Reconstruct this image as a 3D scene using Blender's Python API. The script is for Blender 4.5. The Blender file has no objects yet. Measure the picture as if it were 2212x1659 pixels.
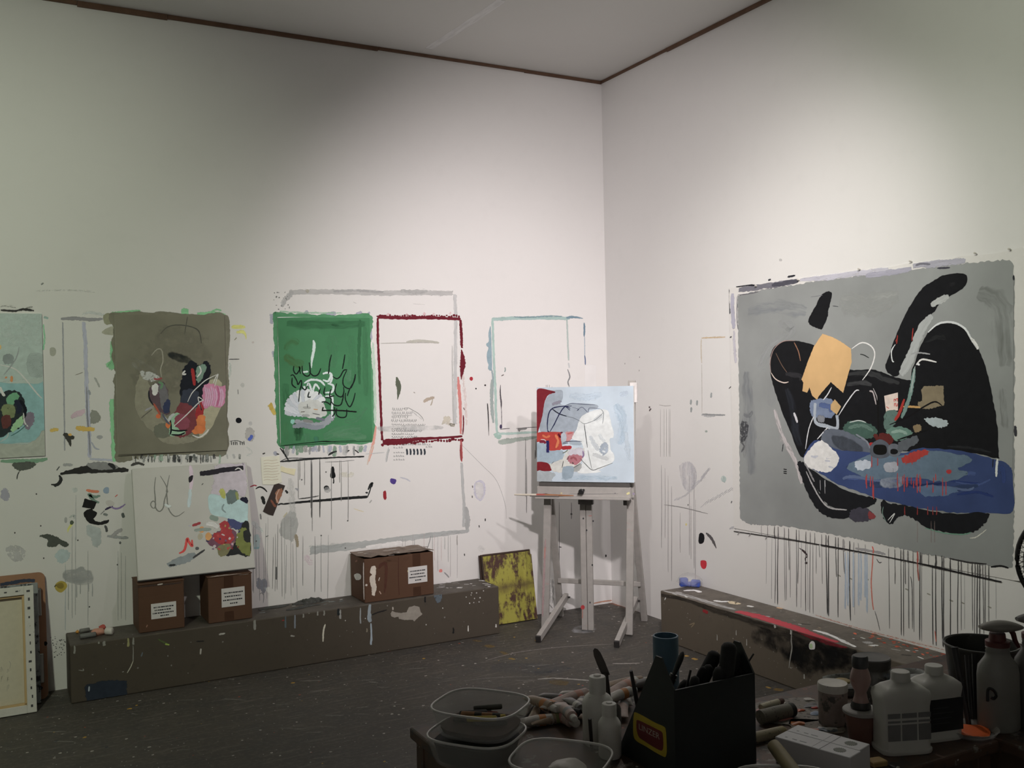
import bpy,bmesh,math,random
import numpy as np
from mathutils import Vector,Matrix,Euler
from mathutils.geometry import tessellate_polygon

random.seed(7)
scene = bpy.context.scene
COL = scene.collection

# ------------------------------------------------------------------ camera
IMG_W,IMG_H,FPX = 2212,1659,2080.0
CX,CY = IMG_W / 2,IMG_H / 2
CAM_ROT = Matrix(((0.8782825,0.02197753,-0.47763673),
                  (-0.47766567,-0.004253,-0.8785314),
                  (-0.02133934,0.99974942,0.00676258)))
CAM_LOC = Vector((-3.8213,-5.6244,1.6))
cam_data = bpy.data.cameras.new('camera')
cam_data.sensor_fit = 'HORIZONTAL'
cam_data.sensor_width = 36.0
cam_data.lens = FPX / IMG_W * 36.0
cam_data.clip_start = 0.05
cam = bpy.data.objects.new('camera', cam_data)
cam.matrix_world = Matrix.Translation(CAM_LOC) @ CAM_ROT.to_4x4()
COL.objects.link(cam)
scene.camera = cam

# ------------------------------------------------------------------ world,lights,exposure
world = bpy.data.worlds.new('world')
scene.world = world
world.use_nodes = True
bg = world.node_tree.nodes['Background']
bg.inputs[0].default_value = (0.9,0.92,0.9,1)
bg.inputs[1].default_value = 0.0

CEIL = 3.66


def spot(name,loc,aim,watts,angle,blend,color,radius=0.06):
    d = bpy.data.lights.new(name, 'SPOT')
    d.energy = watts
    d.spot_size = math.radians(angle)
    d.spot_blend = blend
    d.color = color
    d.shadow_soft_size = radius
    o = bpy.data.objects.new(name,d)
    o.location = loc
    o.rotation_euler = (Vector(aim) - Vector(loc)).to_track_quat('-Z', 'Y').to_euler()
    COL.objects.link(o)
    return o


WARM,NEUT,GREEN = (1.0,0.905,0.895),(1.0,0.96,0.90),(0.94,1.0,0.78)
# track lamps hung below the ceiling,aimed at the two white walls
spot('track_or_fill_lamp', (-2.75,-4.6,3.35),(-0.10,0.0,1.45),565,57,1.0,WARM)
spot('track_or_fill_lamp', (-1.5,-4.1,3.35),(-1.25,0.0,1.25),150,60,1.0,WARM)
spot('track_or_fill_lamp', (-0.75,-3.5,3.35),(-1.1,0.0,1.1),88,60,1.0,WARM)
spot('track_or_fill_lamp', (-3.0,-3.3,3.35),(0.0,-2.1,1.30),165,60,1.0,NEUT)
spot('track_or_fill_lamp', (-3.4,-4.5,3.35),(0.0,-3.2,2.3),135,62,1.0,GREEN)
spot('track_or_fill_lamp', (-4.9,-4.0,3.35),(-4.1,0.0,1.6),255,72,1.0,GREEN)
spot('track_or_fill_lamp', (-1.45,-2.7,3.4),(-2.0,-4.05,0.75),34,44,1.0,NEUT)  # lamp added to brighten the foreground table tops
# fill lamp added far behind the camera to lift the dim foreground
spot('track_or_fill_lamp', (-5.5,-7.0,3.35),(-5.5,-8.8,1.2),170,100,1.0,NEUT)

vs = scene.view_settings
vs.view_transform = 'Standard'
try:
    vs.look = 'None'
except Exception:
    pass
vs.gamma = 1.0
vs.use_curve_mapping = False
vs.exposure = 0.0
scene.cycles.transparent_max_bounces = 24

# ------------------------------------------------------------------ colour


def s2l(c):
    return c / 12.92 if c <= 0.04045 else ((c + 0.055) / 1.055) ** 2.4


def lin(h):
    if isinstance(h,str):
        h = h.lstrip('#')
        h = tuple(int(h[i:i + 2],16) for i in (0,2,4))
    return tuple(s2l(v / 255.0) for v in h)


def alb(h,ref=None,white=0.82):
    """reflectance of a paint seen as h beside a white wall seen as ref"""
    c = lin(h)
    if ref is None:
        return tuple(max(0.006,v) for v in c)
    r = lin(ref)
    q = [a / b * white for a,b in zip(c,r)]
    g = 0.25 * q[0] + 0.6 * q[1] + 0.15 * q[2]
    return tuple(min(0.90,max(0.010,(a * 0.79 + g * 0.21) ** 1.05)) for a in q)


# ------------------------------------------------------------------ materials
_M = {}


class NT:
    def __init__(self,name):
        self.m = bpy.data.materials.new(name)
        self.m.use_nodes = True
        self.t = self.m.node_tree
        self.t.nodes.clear()
        self.out = self.n('ShaderNodeOutputMaterial')
        self.b = self.n('ShaderNodeBsdfPrincipled')
        self.l(self.b.outputs[0],self.out.inputs[0])

    def n(self,t, **kw):
        x = self.t.nodes.new(t)
        for k,v in kw.items():
            setattr(x,k,v)
        return x

    def l(self,a,b):
        self.t.links.new(a,b)

    def noise(self,vec,scale,detail=4,rough=0.55):
        x = self.n('ShaderNodeTexNoise')
        x.inputs['Scale'].default_value = scale
        x.inputs['Detail'].default_value = detail
        x.inputs['Roughness'].default_value = rough
        if vec is not None:
            self.l(vec,x.inputs['Vector'])
        return x.outputs[0]

    def ramp(self,fac,stops,interp='LINEAR'):
        r = self.n('ShaderNodeValToRGB')
        r.color_ramp.interpolation = interp
        el = r.color_ramp.elements
        while len(el) < len(stops):
            el.new(0.5)
        for e,(p,c) in zip(el,stops):
            e.position = p
            e.color = (c[0],c[1],c[2],1) if not isinstance(c,(int,float)) else (c,c,c,1)
        self.l(fac,r.inputs[0])
        return r.outputs[0]

    def mix(self,fac,a,b,mode='MIX'):
        x = self.n('ShaderNodeMix', data_type='RGBA', blend_type=mode)
        for i,v in ((0,fac),(6,a),(7,b)):
            if hasattr(v, 'links') or hasattr(v, 'is_linked'):
                self.l(v,x.inputs[i])
            elif i == 0:
                x.inputs[0].default_value = v
            else:
                x.inputs[i].default_value = (v[0],v[1],v[2],1)
        return x.outputs[2]

    def math(self,op,a,b=None,clamp=False):
        x = self.n('ShaderNodeMath', operation=op)
        x.use_clamp = clamp
        for i,v in ((0,a),(1,b)):
            if v is None:
                continue
            if isinstance(v,(int,float)):
                x.inputs[i].default_value = v
            else:
                self.l(v,x.inputs[i])
        return x.outputs[0]

    def coord(self,scale=(1,1,1)):
        tc = self.n('ShaderNodeTexCoord')
        mp = self.n('ShaderNodeMapping')
        mp.inputs['Scale'].default_value = scale
        self.l(tc.outputs['Object'],mp.inputs['Vector'])
        return mp.outputs[0]

    def bump(self,height,strength=0.3,dist=0.002):
        bp = self.n('ShaderNodeBump')
        bp.inputs['Strength'].default_value = strength
        bp.inputs['Distance'].default_value = dist
        self.l(height,bp.inputs['Height'])
        self.l(bp.outputs[0],self.b.inputs['Normal'])

    def base(self,c):
        if isinstance(c,(tuple,list)):
            self.b.inputs['Base Color'].default_value = (c[0],c[1],c[2],1)
        else:
            self.l(c,self.b.inputs['Base Color'])

    def set(self, **kw):
        for k,v in kw.items():
            self.b.inputs[k.replace('_', ' ')].default_value = v


def plain(name,c,rough=0.6,metallic=0.0,var=0.25,scale=30,spec=0.5,dirt=None,dirt_amt=0.5,dscale=None,bump=0.0):
    """a procedural surface: base colour broken up by noise, with blotches of dirt or paint"""
    if name in _M:
        return _M[name]
    t = NT(name)
    v = t.coord()
    n1 = t.noise(v,scale,5)
    col = t.mix(n1,tuple(x * (1 - var) for x in c),tuple(min(1,x * (1 + var)) for x in c))
    if dirt:
        n2 = t.noise(v,dscale or scale * 2.3,6,0.65)
        k = 0.62 - 0.2 * dirt_amt
        col = t.mix(t.ramp(n2,[(k,0.0),(k + 0.06,1.0)]),col,dirt)
    t.base(col)
    t.set(Roughness=rough,Metallic=metallic)
    t.b.inputs['Specular IOR Level'].default_value = spec
    if bump:
        t.bump(n1,bump)
    _M[name] = t.m
    return t.m


def spatter(t,col,v,scale,thr,color,seed=0.0):
    """small flecks of paint"""
    vo = t.n('ShaderNodeTexVoronoi')
    vo.inputs['Scale'].default_value = scale
    vo.inputs['Randomness'].default_value = 1.0
    ad = t.n('ShaderNodeVectorMath', operation='ADD')
    ad.inputs[1].default_value = (seed,seed * 1.7,seed * 0.6)
    t.l(v,ad.inputs[0])
    nz = t.n('ShaderNodeTexNoise')
    nz.inputs['Scale'].default_value = scale * 1.5
    t.l(ad.outputs[0],nz.inputs['Vector'])
    mxv = t.n('ShaderNodeVectorMath', operation='MULTIPLY_ADD')
    mxv.inputs[1].default_value = (0.5 / scale,) * 3
    t.l(nz.outputs[1],mxv.inputs[0])
    t.l(ad.outputs[0],mxv.inputs[2])
    t.l(mxv.outputs[0],vo.inputs['Vector'])
    sep = t.n('ShaderNodeSeparateColor')
    t.l(vo.outputs['Color'],sep.inputs[0])
    # a cell carries a fleck when its random value is high; the fleck radius varies too
    rad = t.math('MULTIPLY', t.math('SUBTRACT', sep.outputs[0],thr,clamp=True),0.30 / max(1e-3,1 - thr))
    m = t.math('LESS_THAN', vo.outputs['Distance'],rad)
    return t.mix(m,col,color)


def mat_wall():
    t = NT('white_wall_paint')
    v = t.coord()
    n1 = t.noise(v,1.3,5)
    n2 = t.noise(v,9,5)
    col = t.mix(n1,(0.80,0.795,0.785),(0.84,0.835,0.825))
    col = t.mix(t.ramp(n2,[(0.55,0.0),(0.8,0.25)]),col,(0.74,0.74,0.73))
    t.base(col)
    t.set(Roughness=0.7)
    t.b.inputs['Specular IOR Level'].default_value = 0.25
    t.bump(t.noise(v,140,3),0.08,0.001)
    return t.m


def mat_ceiling():
    t = NT('ceiling_paint')
    v = t.coord()
    t.base(t.mix(t.noise(v,2.2,4),(0.70,0.695,0.675),(0.73,0.725,0.705)))
    t.set(Roughness=0.8)
    return t.m


def mat_floor():
    t = NT('paint_stained_concrete')
    v = t.coord()
    n1 = t.noise(v,1.1,6,0.6)
    n2 = t.noise(v,7,6,0.65)
    n3 = t.noise(v,45,5,0.7)
    col = t.mix(n1,(0.050,0.046,0.040),(0.110,0.099,0.086))
    col = t.mix(t.ramp(n2,[(0.42,0.0),(0.66,0.6)]),col,(0.055,0.056,0.055))
    col = t.mix(t.ramp(n3,[(0.5,0.0),(0.75,0.5)]),col,(0.19,0.17,0.145))
    # worn scuffs drawn out in one direction
    vs_ = t.coord((14,120,1))
    n4 = t.noise(vs_,0.35,6,0.7)
    col = t.mix(t.ramp(n4,[(0.54,0.0),(0.70,0.55)]),col,(0.22,0.195,0.17))
    for sc,th,c,sd in ((40,0.93,(0.46,0.44,0.40),1.0),(80,0.94,(0.38,0.37,0.34),2.0),
                          (21,0.97,(0.05,0.055,0.06),6.0),(26,0.975,(0.45,0.28,0.05),4.0),
                          (40,0.985,(0.35,0.08,0.05),8.0)):
        col = spatter(t,col,v,sc,th,c,sd)
    t.base(col)
    t.set(Roughness=0.6)
    t.b.inputs['Specular IOR Level'].default_value = 0.3
    t.bump(n3,0.15,0.002)
    return t.m


def mat_bench(name,f):
    t = NT(name)
    v = t.coord()
    n1 = t.noise(v,3,5)
    n2 = t.noise(v,25,5,0.65)
    col = t.mix(n1,(0.15,0.125,0.095),(0.19,0.16,0.125))
    col = t.mix(t.ramp(n2,[(0.55,0.0),(0.75,0.35)]),col,(0.11,0.095,0.08))
    # only the top gathers scuffs and pale dust of paint
    geo = t.n('ShaderNodeNewGeometry')
    sep = t.n('ShaderNodeSeparateXYZ')
    t.l(geo.outputs['Normal'],sep.inputs[0])
    up = t.math('GREATER_THAN', sep.outputs[2],0.6)
    topc = t.mix(t.ramp(t.noise(v,11,6,0.7),[(0.4,0.0),(0.7,0.8)]),(0.21,0.185,0.155),(0.10,0.09,0.08))
    topc = t.mix(t.ramp(t.noise(t.coord((6,40,1)),1.0,6,0.75),[(0.56,0.0),(0.72,0.55)]),topc,(0.36,0.33,0.29))
    col = t.mix(up,col,topc)
    for sc,th,c,sd in ((60,0.97,(0.5,0.48,0.44),1.0),(90,0.975,(0.45,0.43,0.39),2.0)):
        col = spatter(t,col,v,sc,th,c,sd)
    t.base(t.mix(1.0,col,(f,f,f), 'MULTIPLY'))
    t.set(Roughness=0.65)
    t.b.inputs['Specular IOR Level'].default_value = 0.3
    t.bump(n2,0.12,0.002)
    return t.m


def mat_card():
    t = NT('brown_cardboard')
    v = t.coord()
    col = t.mix(t.noise(v,6,5),(0.100,0.052,0.032),(0.130,0.070,0.043))
    col = t.mix(t.ramp(t.noise(t.coord((1,1,60)),3,3),[(0.5,0.0),(0.8,0.3)]),col,(0.08,0.043,0.027))
    t.base(col)
    t.set(Roughness=0.75)
    t.b.inputs['Specular IOR Level'].default_value = 0.25
    return t.m


def mat_paint():
    """paint laid on a surface: colour, ragged edge and dry-brush gaps come from the stroke's own data"""
    t = NT('brushed_paint')
    a = t.n('ShaderNodeAttribute', attribute_name='Col')
    er = t.n('ShaderNodeAttribute', attribute_name='er')
    st = t.n('ShaderNodeAttribute', attribute_name='st')
    sep = t.n('ShaderNodeSeparateXYZ')
    t.l(er.outputs['Vector'],sep.inputs[0])
    n = t.noise(st.outputs['Vector'],1.0,5,0.6)
    n = t.math('MULTIPLY', t.math('SUBTRACT', n,0.27),2.1,clamp=True)
    e = t.math('SUBTRACT', sep.outputs[0],t.math('MULTIPLY', n,t.math('MULTIPLY', sep.outputs[1],1.5)))
    al = t.math('MULTIPLY', e,sep.outputs[2],clamp=True)
    al = t.math('MULTIPLY', al,a.outputs['Alpha'],clamp=True)
    n2 = t.noise(st.outputs['Vector'],0.55,4)
    col = t.mix(n2,t.mix(1.0,a.outputs['Color'],(0.72,0.72,0.72), 'MULTIPLY'),
                t.mix(1.0,a.outputs['Color'],(1.22,1.22,1.22), 'MULTIPLY'))
    t.base(col)
    t.l(al,t.b.inputs['Alpha'])
    t.set(Roughness=0.65)
    t.b.inputs['Specular IOR Level'].default_value = 0.12
    return t.m


def mat_rust_yellow():
    t = NT('scraped_yellow_metal')
    v = t.coord()
    n1 = t.noise(v,9,8,0.75)
    n2 = t.noise(t.coord((1,1,0.25)),26,6,0.7)
    f = t.ramp(t.mix(0.5,n1,n2),[(0.485,0.0),(0.56,1.0)])
    col = t.mix(t.noise(v,5,4),(0.34,0.31,0.045),(0.42,0.41,0.09))
    col = t.mix(f,col,(0.075,0.035,0.028))
    # a dark worn band across the middle
    tc = t.n('ShaderNodeTexCoord')
    sp = t.n('ShaderNodeSeparateXYZ')
    t.l(tc.outputs['Object'],sp.inputs[0])
    band = t.ramp(t.math('ADD', t.math('ABSOLUTE', t.math('SUBTRACT', sp.outputs[2],0.235)),t.math('MULTIPLY', n1,0.16)),
                  [(0.07,1.0),(0.115,0.0)])
    col = t.mix(t.math('MULTIPLY', band,0.75),col,(0.07,0.033,0.028))
    t.base(col)
    t.set(Roughness=0.55)
    return t.m


def mat_plastic_clear():
    t = NT('milky_clear_plastic')
    v = t.coord()
    t.base(t.mix(t.noise(v,30,5),(0.50,0.51,0.48),(0.62,0.62,0.60)))
    t.set(Roughness=0.28)
    t.b.inputs['Alpha'].default_value = 0.22
    return t.m


def mat_glass():
    t = NT('smeared_glass')
    v = t.coord()
    t.base(t.mix(t.noise(v,20,5),(0.10,0.10,0.095),(0.22,0.22,0.21)))
    t.set(Roughness=0.15)
    t.b.inputs['Alpha'].default_value = 0.72
    return t.m


WALL,CEILM,FLOORM,BENCHM,CARD,PAINT,YELLOW,CLEAR,GLASS = (
    mat_wall(),mat_ceiling(),mat_floor(),mat_bench('dark_grey_brown_board', 0.52),mat_card(),mat_paint(),mat_rust_yellow(),mat_plastic_clear(),mat_glass())

BENCHM2 = mat_bench('grey_brown_board', 0.80)
# ------------------------------------------------------------------ objects


def wm(o):
    if o.parent is None:
        return o.matrix_basis.copy()
    return wm(o.parent) @ o.matrix_parent_inverse @ o.matrix_basis


def link(name,data,parent=None,world=True):
    o = bpy.data.objects.new(name,data)
    COL.objects.link(o)
    if parent is not None:
        o.parent = parent
        if world:
            o.matrix_parent_inverse = wm(parent).inverted()
    return o


def tag(o,label=None,cat=None,group=None,kind=None):
    if label:
        o['label'] = label
    if cat:
        o['category'] = cat
    if group:
        o['group'] = group
    if kind:
        o['kind'] = kind
    return o


def thing(name,loc,label,cat,group=None,rot=(0,0,0)):
    o = bpy.data.objects.new(name,None)
    o.empty_display_size = 0.05
    o.location = loc
    o.rotation_euler = rot
    COL.objects.link(o)
    return tag(o,label,cat,group)


def me_from_bm(name,bm,mat,smooth=False):
    me = bpy.data.meshes.new(name)
    bmesh.ops.recalc_face_normals(bm,faces=bm.faces)
    bm.to_mesh(me)
    bm.free()
    if smooth:
        for p in me.polygons:
            p.use_smooth = True
        try:
            me.set_sharp_from_angle(angle=math.radians(smooth if smooth > 1 else 40))
        except Exception:
            pass
    if mat is not None:
        me.materials.append(mat)
    return me


def part(name,bm,mat,parent=None,world=True,smooth=False,label=None):
    o = link(name,me_from_bm(name,bm,mat,smooth),parent,world)
    if label:
        o['label'] = label
    return o


def copy_tree(o,parent=None):
    c = o.copy()
    COL.objects.link(c)
    c.parent = parent
    for ch in list(o.children):
        copy_tree(ch,c)
    return c


def box(bm,lo,hi,bev=0.0,M=None,seg=1):
    b2 = bmesh.new()
    bmesh.ops.create_cube(b2,size=1)
    lo,hi = Vector(lo),Vector(hi)
    for v in b2.verts:
        v.co = Vector(((v.co.x + .5) * (hi.x - lo.x) + lo.x,(v.co.y + .5) * (hi.y - lo.y) + lo.y,(v.co.z + .5) * (hi.z - lo.z) + lo.z))
    if bev > 0:
        bmesh.ops.bevel(b2,geom=list(b2.edges),offset=bev,segments=seg,affect='EDGES', profile=0.5)
    return merge(bm,b2,M)


def merge(bm,b2,M=None):
    if M is not None:
        bmesh.ops.transform(b2,matrix=M,verts=b2.verts)
    tmp = bpy.data.meshes.new('tmp')
    b2.to_mesh(tmp)
    b2.free()
    bm.from_mesh(tmp)
    bpy.data.meshes.remove(tmp)
    return bm


def beam(bm,a,b,w,t,up=(0,0,1),bev=0.002):
    """a squared bar from a to b; w across, t along 'up'"""
    a,b = Vector(a),Vector(b)
    z = (b - a)
    L = z.length
    z.normalize()
    u = Vector(up)
    x = u.cross(z)
    if x.length < 1e-5:
        x = Vector((1,0,0)).cross(z)
    x.normalize()
    y = z.cross(x)
    M = Matrix(((x.x,y.x,z.x,a.x),(x.y,y.y,z.y,a.y),(x.z,y.z,z.z,a.z),(0,0,0,1)))
    return box(bm,(-w / 2,-t / 2,0),(w / 2,t / 2,L),bev,M)


def lathe(bm,prof,seg=32,M=None,cap0=True,cap1=True,sx=1.0,sy=1.0,power=2.0):
    """surface of revolution; power>2 gives rounded-square sections"""
    b2 = bmesh.new()
    rings = []
    for r,z in prof:
        ring = []
        for i in range(seg):
            a = 2 * math.pi * i / seg
            c,s = math.cos(a),math.sin(a)
            if power != 2.0:
                k = (abs(c) ** power + abs(s) ** power) ** (-1.0 / power)
            else:
                k = 1
            ring.append(b2.verts.new((r * k * c * sx,r * k * s * sy,z)))
        rings.append(ring)
    for a,b in zip(rings,rings[1:]):
        for i in range(seg):
            j = (i + 1) % seg
            b2.faces.new((a[i],a[j],b[j],b[i]))
    if cap0:
        b2.faces.new(rings[0][::-1])
    if cap1:
        b2.faces.new(rings[-1])
    return merge(bm,b2,M)


def rod(bm,a,b,r0,r1=None,seg=12):
    a,b = Vector(a),Vector(b)
    r1 = r0 if r1 is None else r1
    L = (b - a).length
    M = Matrix.Translation(a) @ (b - a).to_track_quat('Z', 'Y').to_matrix().to_4x4()
    return lathe(bm,[(r0,0),(r1,L)],seg,M)


def tube_path(bm,pts,r,seg=8):
    pts = [Vector(p) for p in pts]
    b2 = bmesh.new()
    rings = []
    n = len(pts)
    for i,p in enumerate(pts):
        t = (pts[min(i + 1,n - 1)] - pts[max(i - 1,0)]).normalized()
        q = t.to_track_quat('Z', 'Y')
        rr = r[i] if isinstance(r,(list,tuple)) else r
        rings.append([b2.verts.new(p + q @ Vector((rr * math.cos(2 * math.pi * k / seg),rr * math.sin(2 * math.pi * k / seg),0))) for k in range(seg)])
    for a,b in zip(rings,rings[1:]):
        for k in range(seg):
            j = (k + 1) % seg
            b2.faces.new((a[k],a[j],b[j],b[k]))
    b2.faces.new(rings[0][::-1])
    b2.faces.new(rings[-1])
    return merge(bm,b2)


def prism(bm,poly,z0,z1,M=None):
    """polygon in xy, extruded in z"""
    b2 = bmesh.new()
    lo = [b2.verts.new((x,y,z0)) for x,y in poly]
    hi = [b2.verts.new((x,y,z1)) for x,y in poly]
    n = len(poly)
    for i in range(n):
        j = (i + 1) % n
        b2.faces.new((lo[i],lo[j],hi[j],hi[i]))
    b2.faces.new(lo[::-1])
    b2.faces.new(hi)
    return merge(bm,b2,M)


def frame_matrix(O,U,V,N):
    return Matrix(((U.x,V.x,N.x,O.x),(U.y,V.y,N.y,O.y),(U.z,V.z,N.z,O.z),(0,0,0,1)))


# ------------------------------------------------------------------ placing from the photograph


def ray(px,py):
    return (CAM_ROT @ Vector((px - CX,-(py - CY),-FPX)))


def on_plane(px,py,O,N):
    d = ray(px,py)
    return CAM_LOC + d * ((O - CAM_LOC).dot(N) / d.dot(N))


def on_z(px,py,z):
    return on_plane(px,py,Vector((0,0,z)),Vector((0,0,1)))


def on_y(px,py,y):
    return on_plane(px,py,Vector((0,y,0)),Vector((0,1,0)))


def on_x(px,py,x):
    return on_plane(px,py,Vector((x,0,0)),Vector((1,0,0)))


FWD = -Vector((CAM_ROT[0][2],CAM_ROT[1][2],CAM_ROT[2][2]))


def at_depth(px,py,d):
    r = ray(px,py)
    return CAM_LOC + r * (d / r.dot(FWD))


# ------------------------------------------------------------------ paint on surfaces


class Surf:
    """a flat surface that carries paint: O a point on it, U and V its axes, N outwards"""

    def __init__(self,O,U,V,parent,ref,base=0.0003):
        self.O,self.U,self.V = Vector(O),Vector(U).normalized(),Vector(V).normalized()
        self.N = self.U.cross(self.V).normalized()
        self.parent,self.ref,self.k,self.base = parent,ref,0,base
        self.boxes,self.clip = [],None
        self.crop = (0,0,1.0)

    def at(self,x0,y0,s):
        self.crop = (x0,y0,s)
        return self

    def uv(self,p):
        x,y = self.crop[0] + p[0] * self.crop[2],self.crop[1] + p[1] * self.crop[2]
        q = on_plane(x,y,self.O,self.N) - self.O
        return (q.dot(self.U),q.dot(self.V))

    def scale(self,p):
        """metres per crop pixel, vertically"""
        a,b = self.uv(p),self.uv((p[0],p[1] + 4))
        return math.hypot(a[0] - b[0],a[1] - b[1]) / 4

    def emit(self,name,verts,faces,cols,st,er):
        if self.clip:
            x0_,y0_,x1_,y1_ = self.clip
            verts = [(min(max(a,x0_),x1_),min(max(b,y0_),y1_)) for a,b in verts]
        # a mark lies one coat above whatever it overlaps
        xs_,ys_ = [v[0] for v in verts],[v[1] for v in verts]
        bb = (min(xs_),min(ys_),max(xs_),max(ys_))
        lay = 1 + max((q[4] for q in self.boxes if q[0] < bb[2] and q[2] > bb[0] and q[1] < bb[3] and q[3] > bb[1]),default=0)
        lay = min(lay,44)
        self.boxes.append((*bb,lay))
        self.k = max(self.k,lay)
        off = self.base + lay * 3e-5
        me = bpy.data.meshes.new(name)
        me.from_pydata([self.O + self.U * u + self.V * v + self.N * off for u,v in verts],[],faces)
        n = len(verts)
        ca = me.color_attributes.new('Col', 'FLOAT_COLOR', 'POINT')
        ca.data.foreach_set('color', [c for q in cols for c in q])
        for nm,dat in (('st', st),('er', er)):
            at = me.attributes.new(nm, 'FLOAT_VECTOR', 'POINT')
            at.data.foreach_set('vector', [c for q in dat for c in q])
        me.materials.append(PAINT)
        return link(name,me,self.parent)


def spline(pts,per=8,closed=False):
    n = len(pts)
    if n < 3 and not closed:
        out = []
        for i in range(n - 1):
            for k in range(per):
                f = k / per
                out.append(tuple(pts[i][j] * (1 - f) + pts[i + 1][j] * f for j in range(len(pts[0]))))
        return out + [tuple(pts[-1])]
    out = []
    for i in range(n if closed else n - 1):
        p = [pts[(i + k) % n] if closed else pts[min(max(i + k,0),n - 1)] for k in (-1,0,1,2)]
        for k in range(per):
            f = k / per
            out.append(tuple(0.5 * (2 * p[1][j] + (p[2][j] - p[0][j]) * f + (2 * p[0][j] - 5 * p[1][j] + 4 * p[2][j] - p[3][j]) * f * f
                                    + (3 * p[1][j] - p[0][j] - 3 * p[2][j] + p[3][j]) * f ** 3) for j in range(len(pts[0]))))
    if not closed:
        out.append(tuple(pts[-1]))
    return out


def stroke(S,pts,w,color,rag=0.35,op=1.0,taper=0.5,jit=0.16,name='paint_stroke', per=9,ref=None,soft=6.0,smooth=True,wl=None):
    """a brush stroke along photo points; w in crop pixels; wl: relative widths along it"""
    c = alb(color,ref or S.ref)
    if rag > 0.5:
        soft = min(soft,3.0)
    uv = [S.uv(p) for p in pts]
    sc = S.scale(pts[len(pts) // 2])
    if wl is None:
        wl = [1.0] * len(pts)
    p3 = [(u[0],u[1],k) for u,k in zip(uv,wl)]
    if smooth:
        line = spline(p3,per)
    else:
        line = []
        for a,b in zip(p3,p3[1:]):
            line += [tuple(a[j] + (b[j] - a[j]) * k / per for j in range(3)) for k in range(per)]
        line.append(p3[-1])
    W = w * sc
    if W > 0.045 and rag > 0.5:
        soft,op = 1.0,op * .75
    if W > 0.012 and rag > .3:
        jit = max(jit,.22)
    verts,faces,cols,st,er = [],[],[],[],[]
    s = 0.0
    n = len(line)
    sd = random.uniform(0,50)
    for i,(x,y,k) in enumerate(line):
        a,b = line[max(i - 1,0)],line[min(i + 1,n - 1)]
        tx,ty = b[0] - a[0],b[1] - a[1]
        L = math.hypot(tx,ty) or 1e-6
        nx,ny = -ty / L,tx / L
        if i:
            s += math.hypot(x - line[i - 1][0],y - line[i - 1][1])
        f = i / max(1,n - 1)
        env = 1.0 - taper * max(0.0,abs(2 * f - 1) - 0.55) / 0.45
        hw = W * 0.5 * k * env
        end = 0.0 if i in (0,n - 1) else 1.0
        inn = max(0.25,0.85 - 0.5 * rag)
        for q,e in ((-1.15,0.0),(-inn,1.0),(inn,1.0),(1.15,0.0)):
            j = 1 + random.uniform(-jit,jit)
            verts.append((x + nx * hw * q * j,y + ny * hw * q * j))
            cols.append((c[0],c[1],c[2],op))
            st.append((s / (W * 1.3) + sd,q * 2.6,sd))
            er.append((e * end if taper > 0 else e * max(end,0.0),rag,soft))
        if i:
            o = (i - 1) * 4
            for m in range(3):
                faces.append((o + m,o + m + 1,o + 5 + m,o + 4 + m))
    return S.emit(name,verts,faces,cols,st,er)


def fill(S,pts,color,rag=0.3,op=1.0,jit=0.004,edge=0.008,name='paint_patch', per=7,smooth=True,ref=None,freq=55,soft=6.0,stretch=(1,1)):
    """a patch of paint bounded by photo points; jit and edge in metres"""
    c = alb(color,ref or S.ref)
    if rag > 0.5:
        soft,edge = min(soft,3.0),edge * 1.8
        q_ = [S.uv(p) for p in pts]
        if max(a for a,b in q_) - min(a for a,b in q_) > .12:
            soft,freq,edge = 1.0,min(freq,16),edge * 1.5
    uv = [S.uv(p) for p in pts]
    if smooth:
        line = spline(uv,per,closed=True)
    else:
        line = []
        m = len(uv)
        for i in range(m):
            a,b = uv[i],uv[(i + 1) % m]
            L = math.hypot(a[0] - b[0],a[1] - b[1])
            k = max(1,min(40,int(L / max(0.006,jit * 2.5)))) if jit > 0 else 1
            line += [(a[0] + (b[0] - a[0]) * q / k,a[1] + (b[1] - a[1]) * q / k) for q in range(k)]
    area = sum(line[i][0] * line[(i + 1) % len(line)][1] - line[(i + 1) % len(line)][0] * line[i][1] for i in range(len(line)))
    sg = 1 if area > 0 else -1
    n = len(line)
    inner,outer = [],[]
    for i in range(n):
        a,b,p = line[i - 1],line[(i + 1) % n],line[i]
        tx,ty = b[0] - a[0],b[1] - a[1]
        L = math.hypot(tx,ty) or 1e-6
        nx,ny = ty / L * sg,-tx / L * sg
        j = random.uniform(-jit,jit)
        inner.append((p[0] + nx * (j - edge * .5),p[1] + ny * (j - edge * .5)))
        outer.append((p[0] + nx * (j + edge * .5),p[1] + ny * (j + edge * .5)))
    verts = inner + outer
    tri = tessellate_polygon([[Vector((x,y,0)) for x,y in inner]])
    ta = sum(abs((inner[b][0] - inner[a][0]) * (inner[c_][1] - inner[a][1]) - (inner[c_][0] - inner[a][0]) * (inner[b][1] - inner[a][1])) for a,b,c_ in tri)
    if not 0.75 < ta / max(1e-9,abs(area)) < 1.3:
        inner = [tuple(q) for q in line]
        tri = tessellate_polygon([[Vector((x,y,0)) for x,y in inner]])
        verts = inner + outer
    faces = [tuple(t) for t in tri]
    for i in range(n):
        j = (i + 1) % n
        faces.append((i,j,n + j,n + i))
    sd = random.uniform(0,50)
    cols = [(c[0],c[1],c[2],op)] * len(verts)
    st = [(x * freq * stretch[0] + sd,y * freq * stretch[1],sd) for x,y in verts]
    er = [(1.0,rag,soft)] * n + [(0.0,rag,soft)] * n
    return S.emit(name,verts,faces,cols,st,er)


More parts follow.
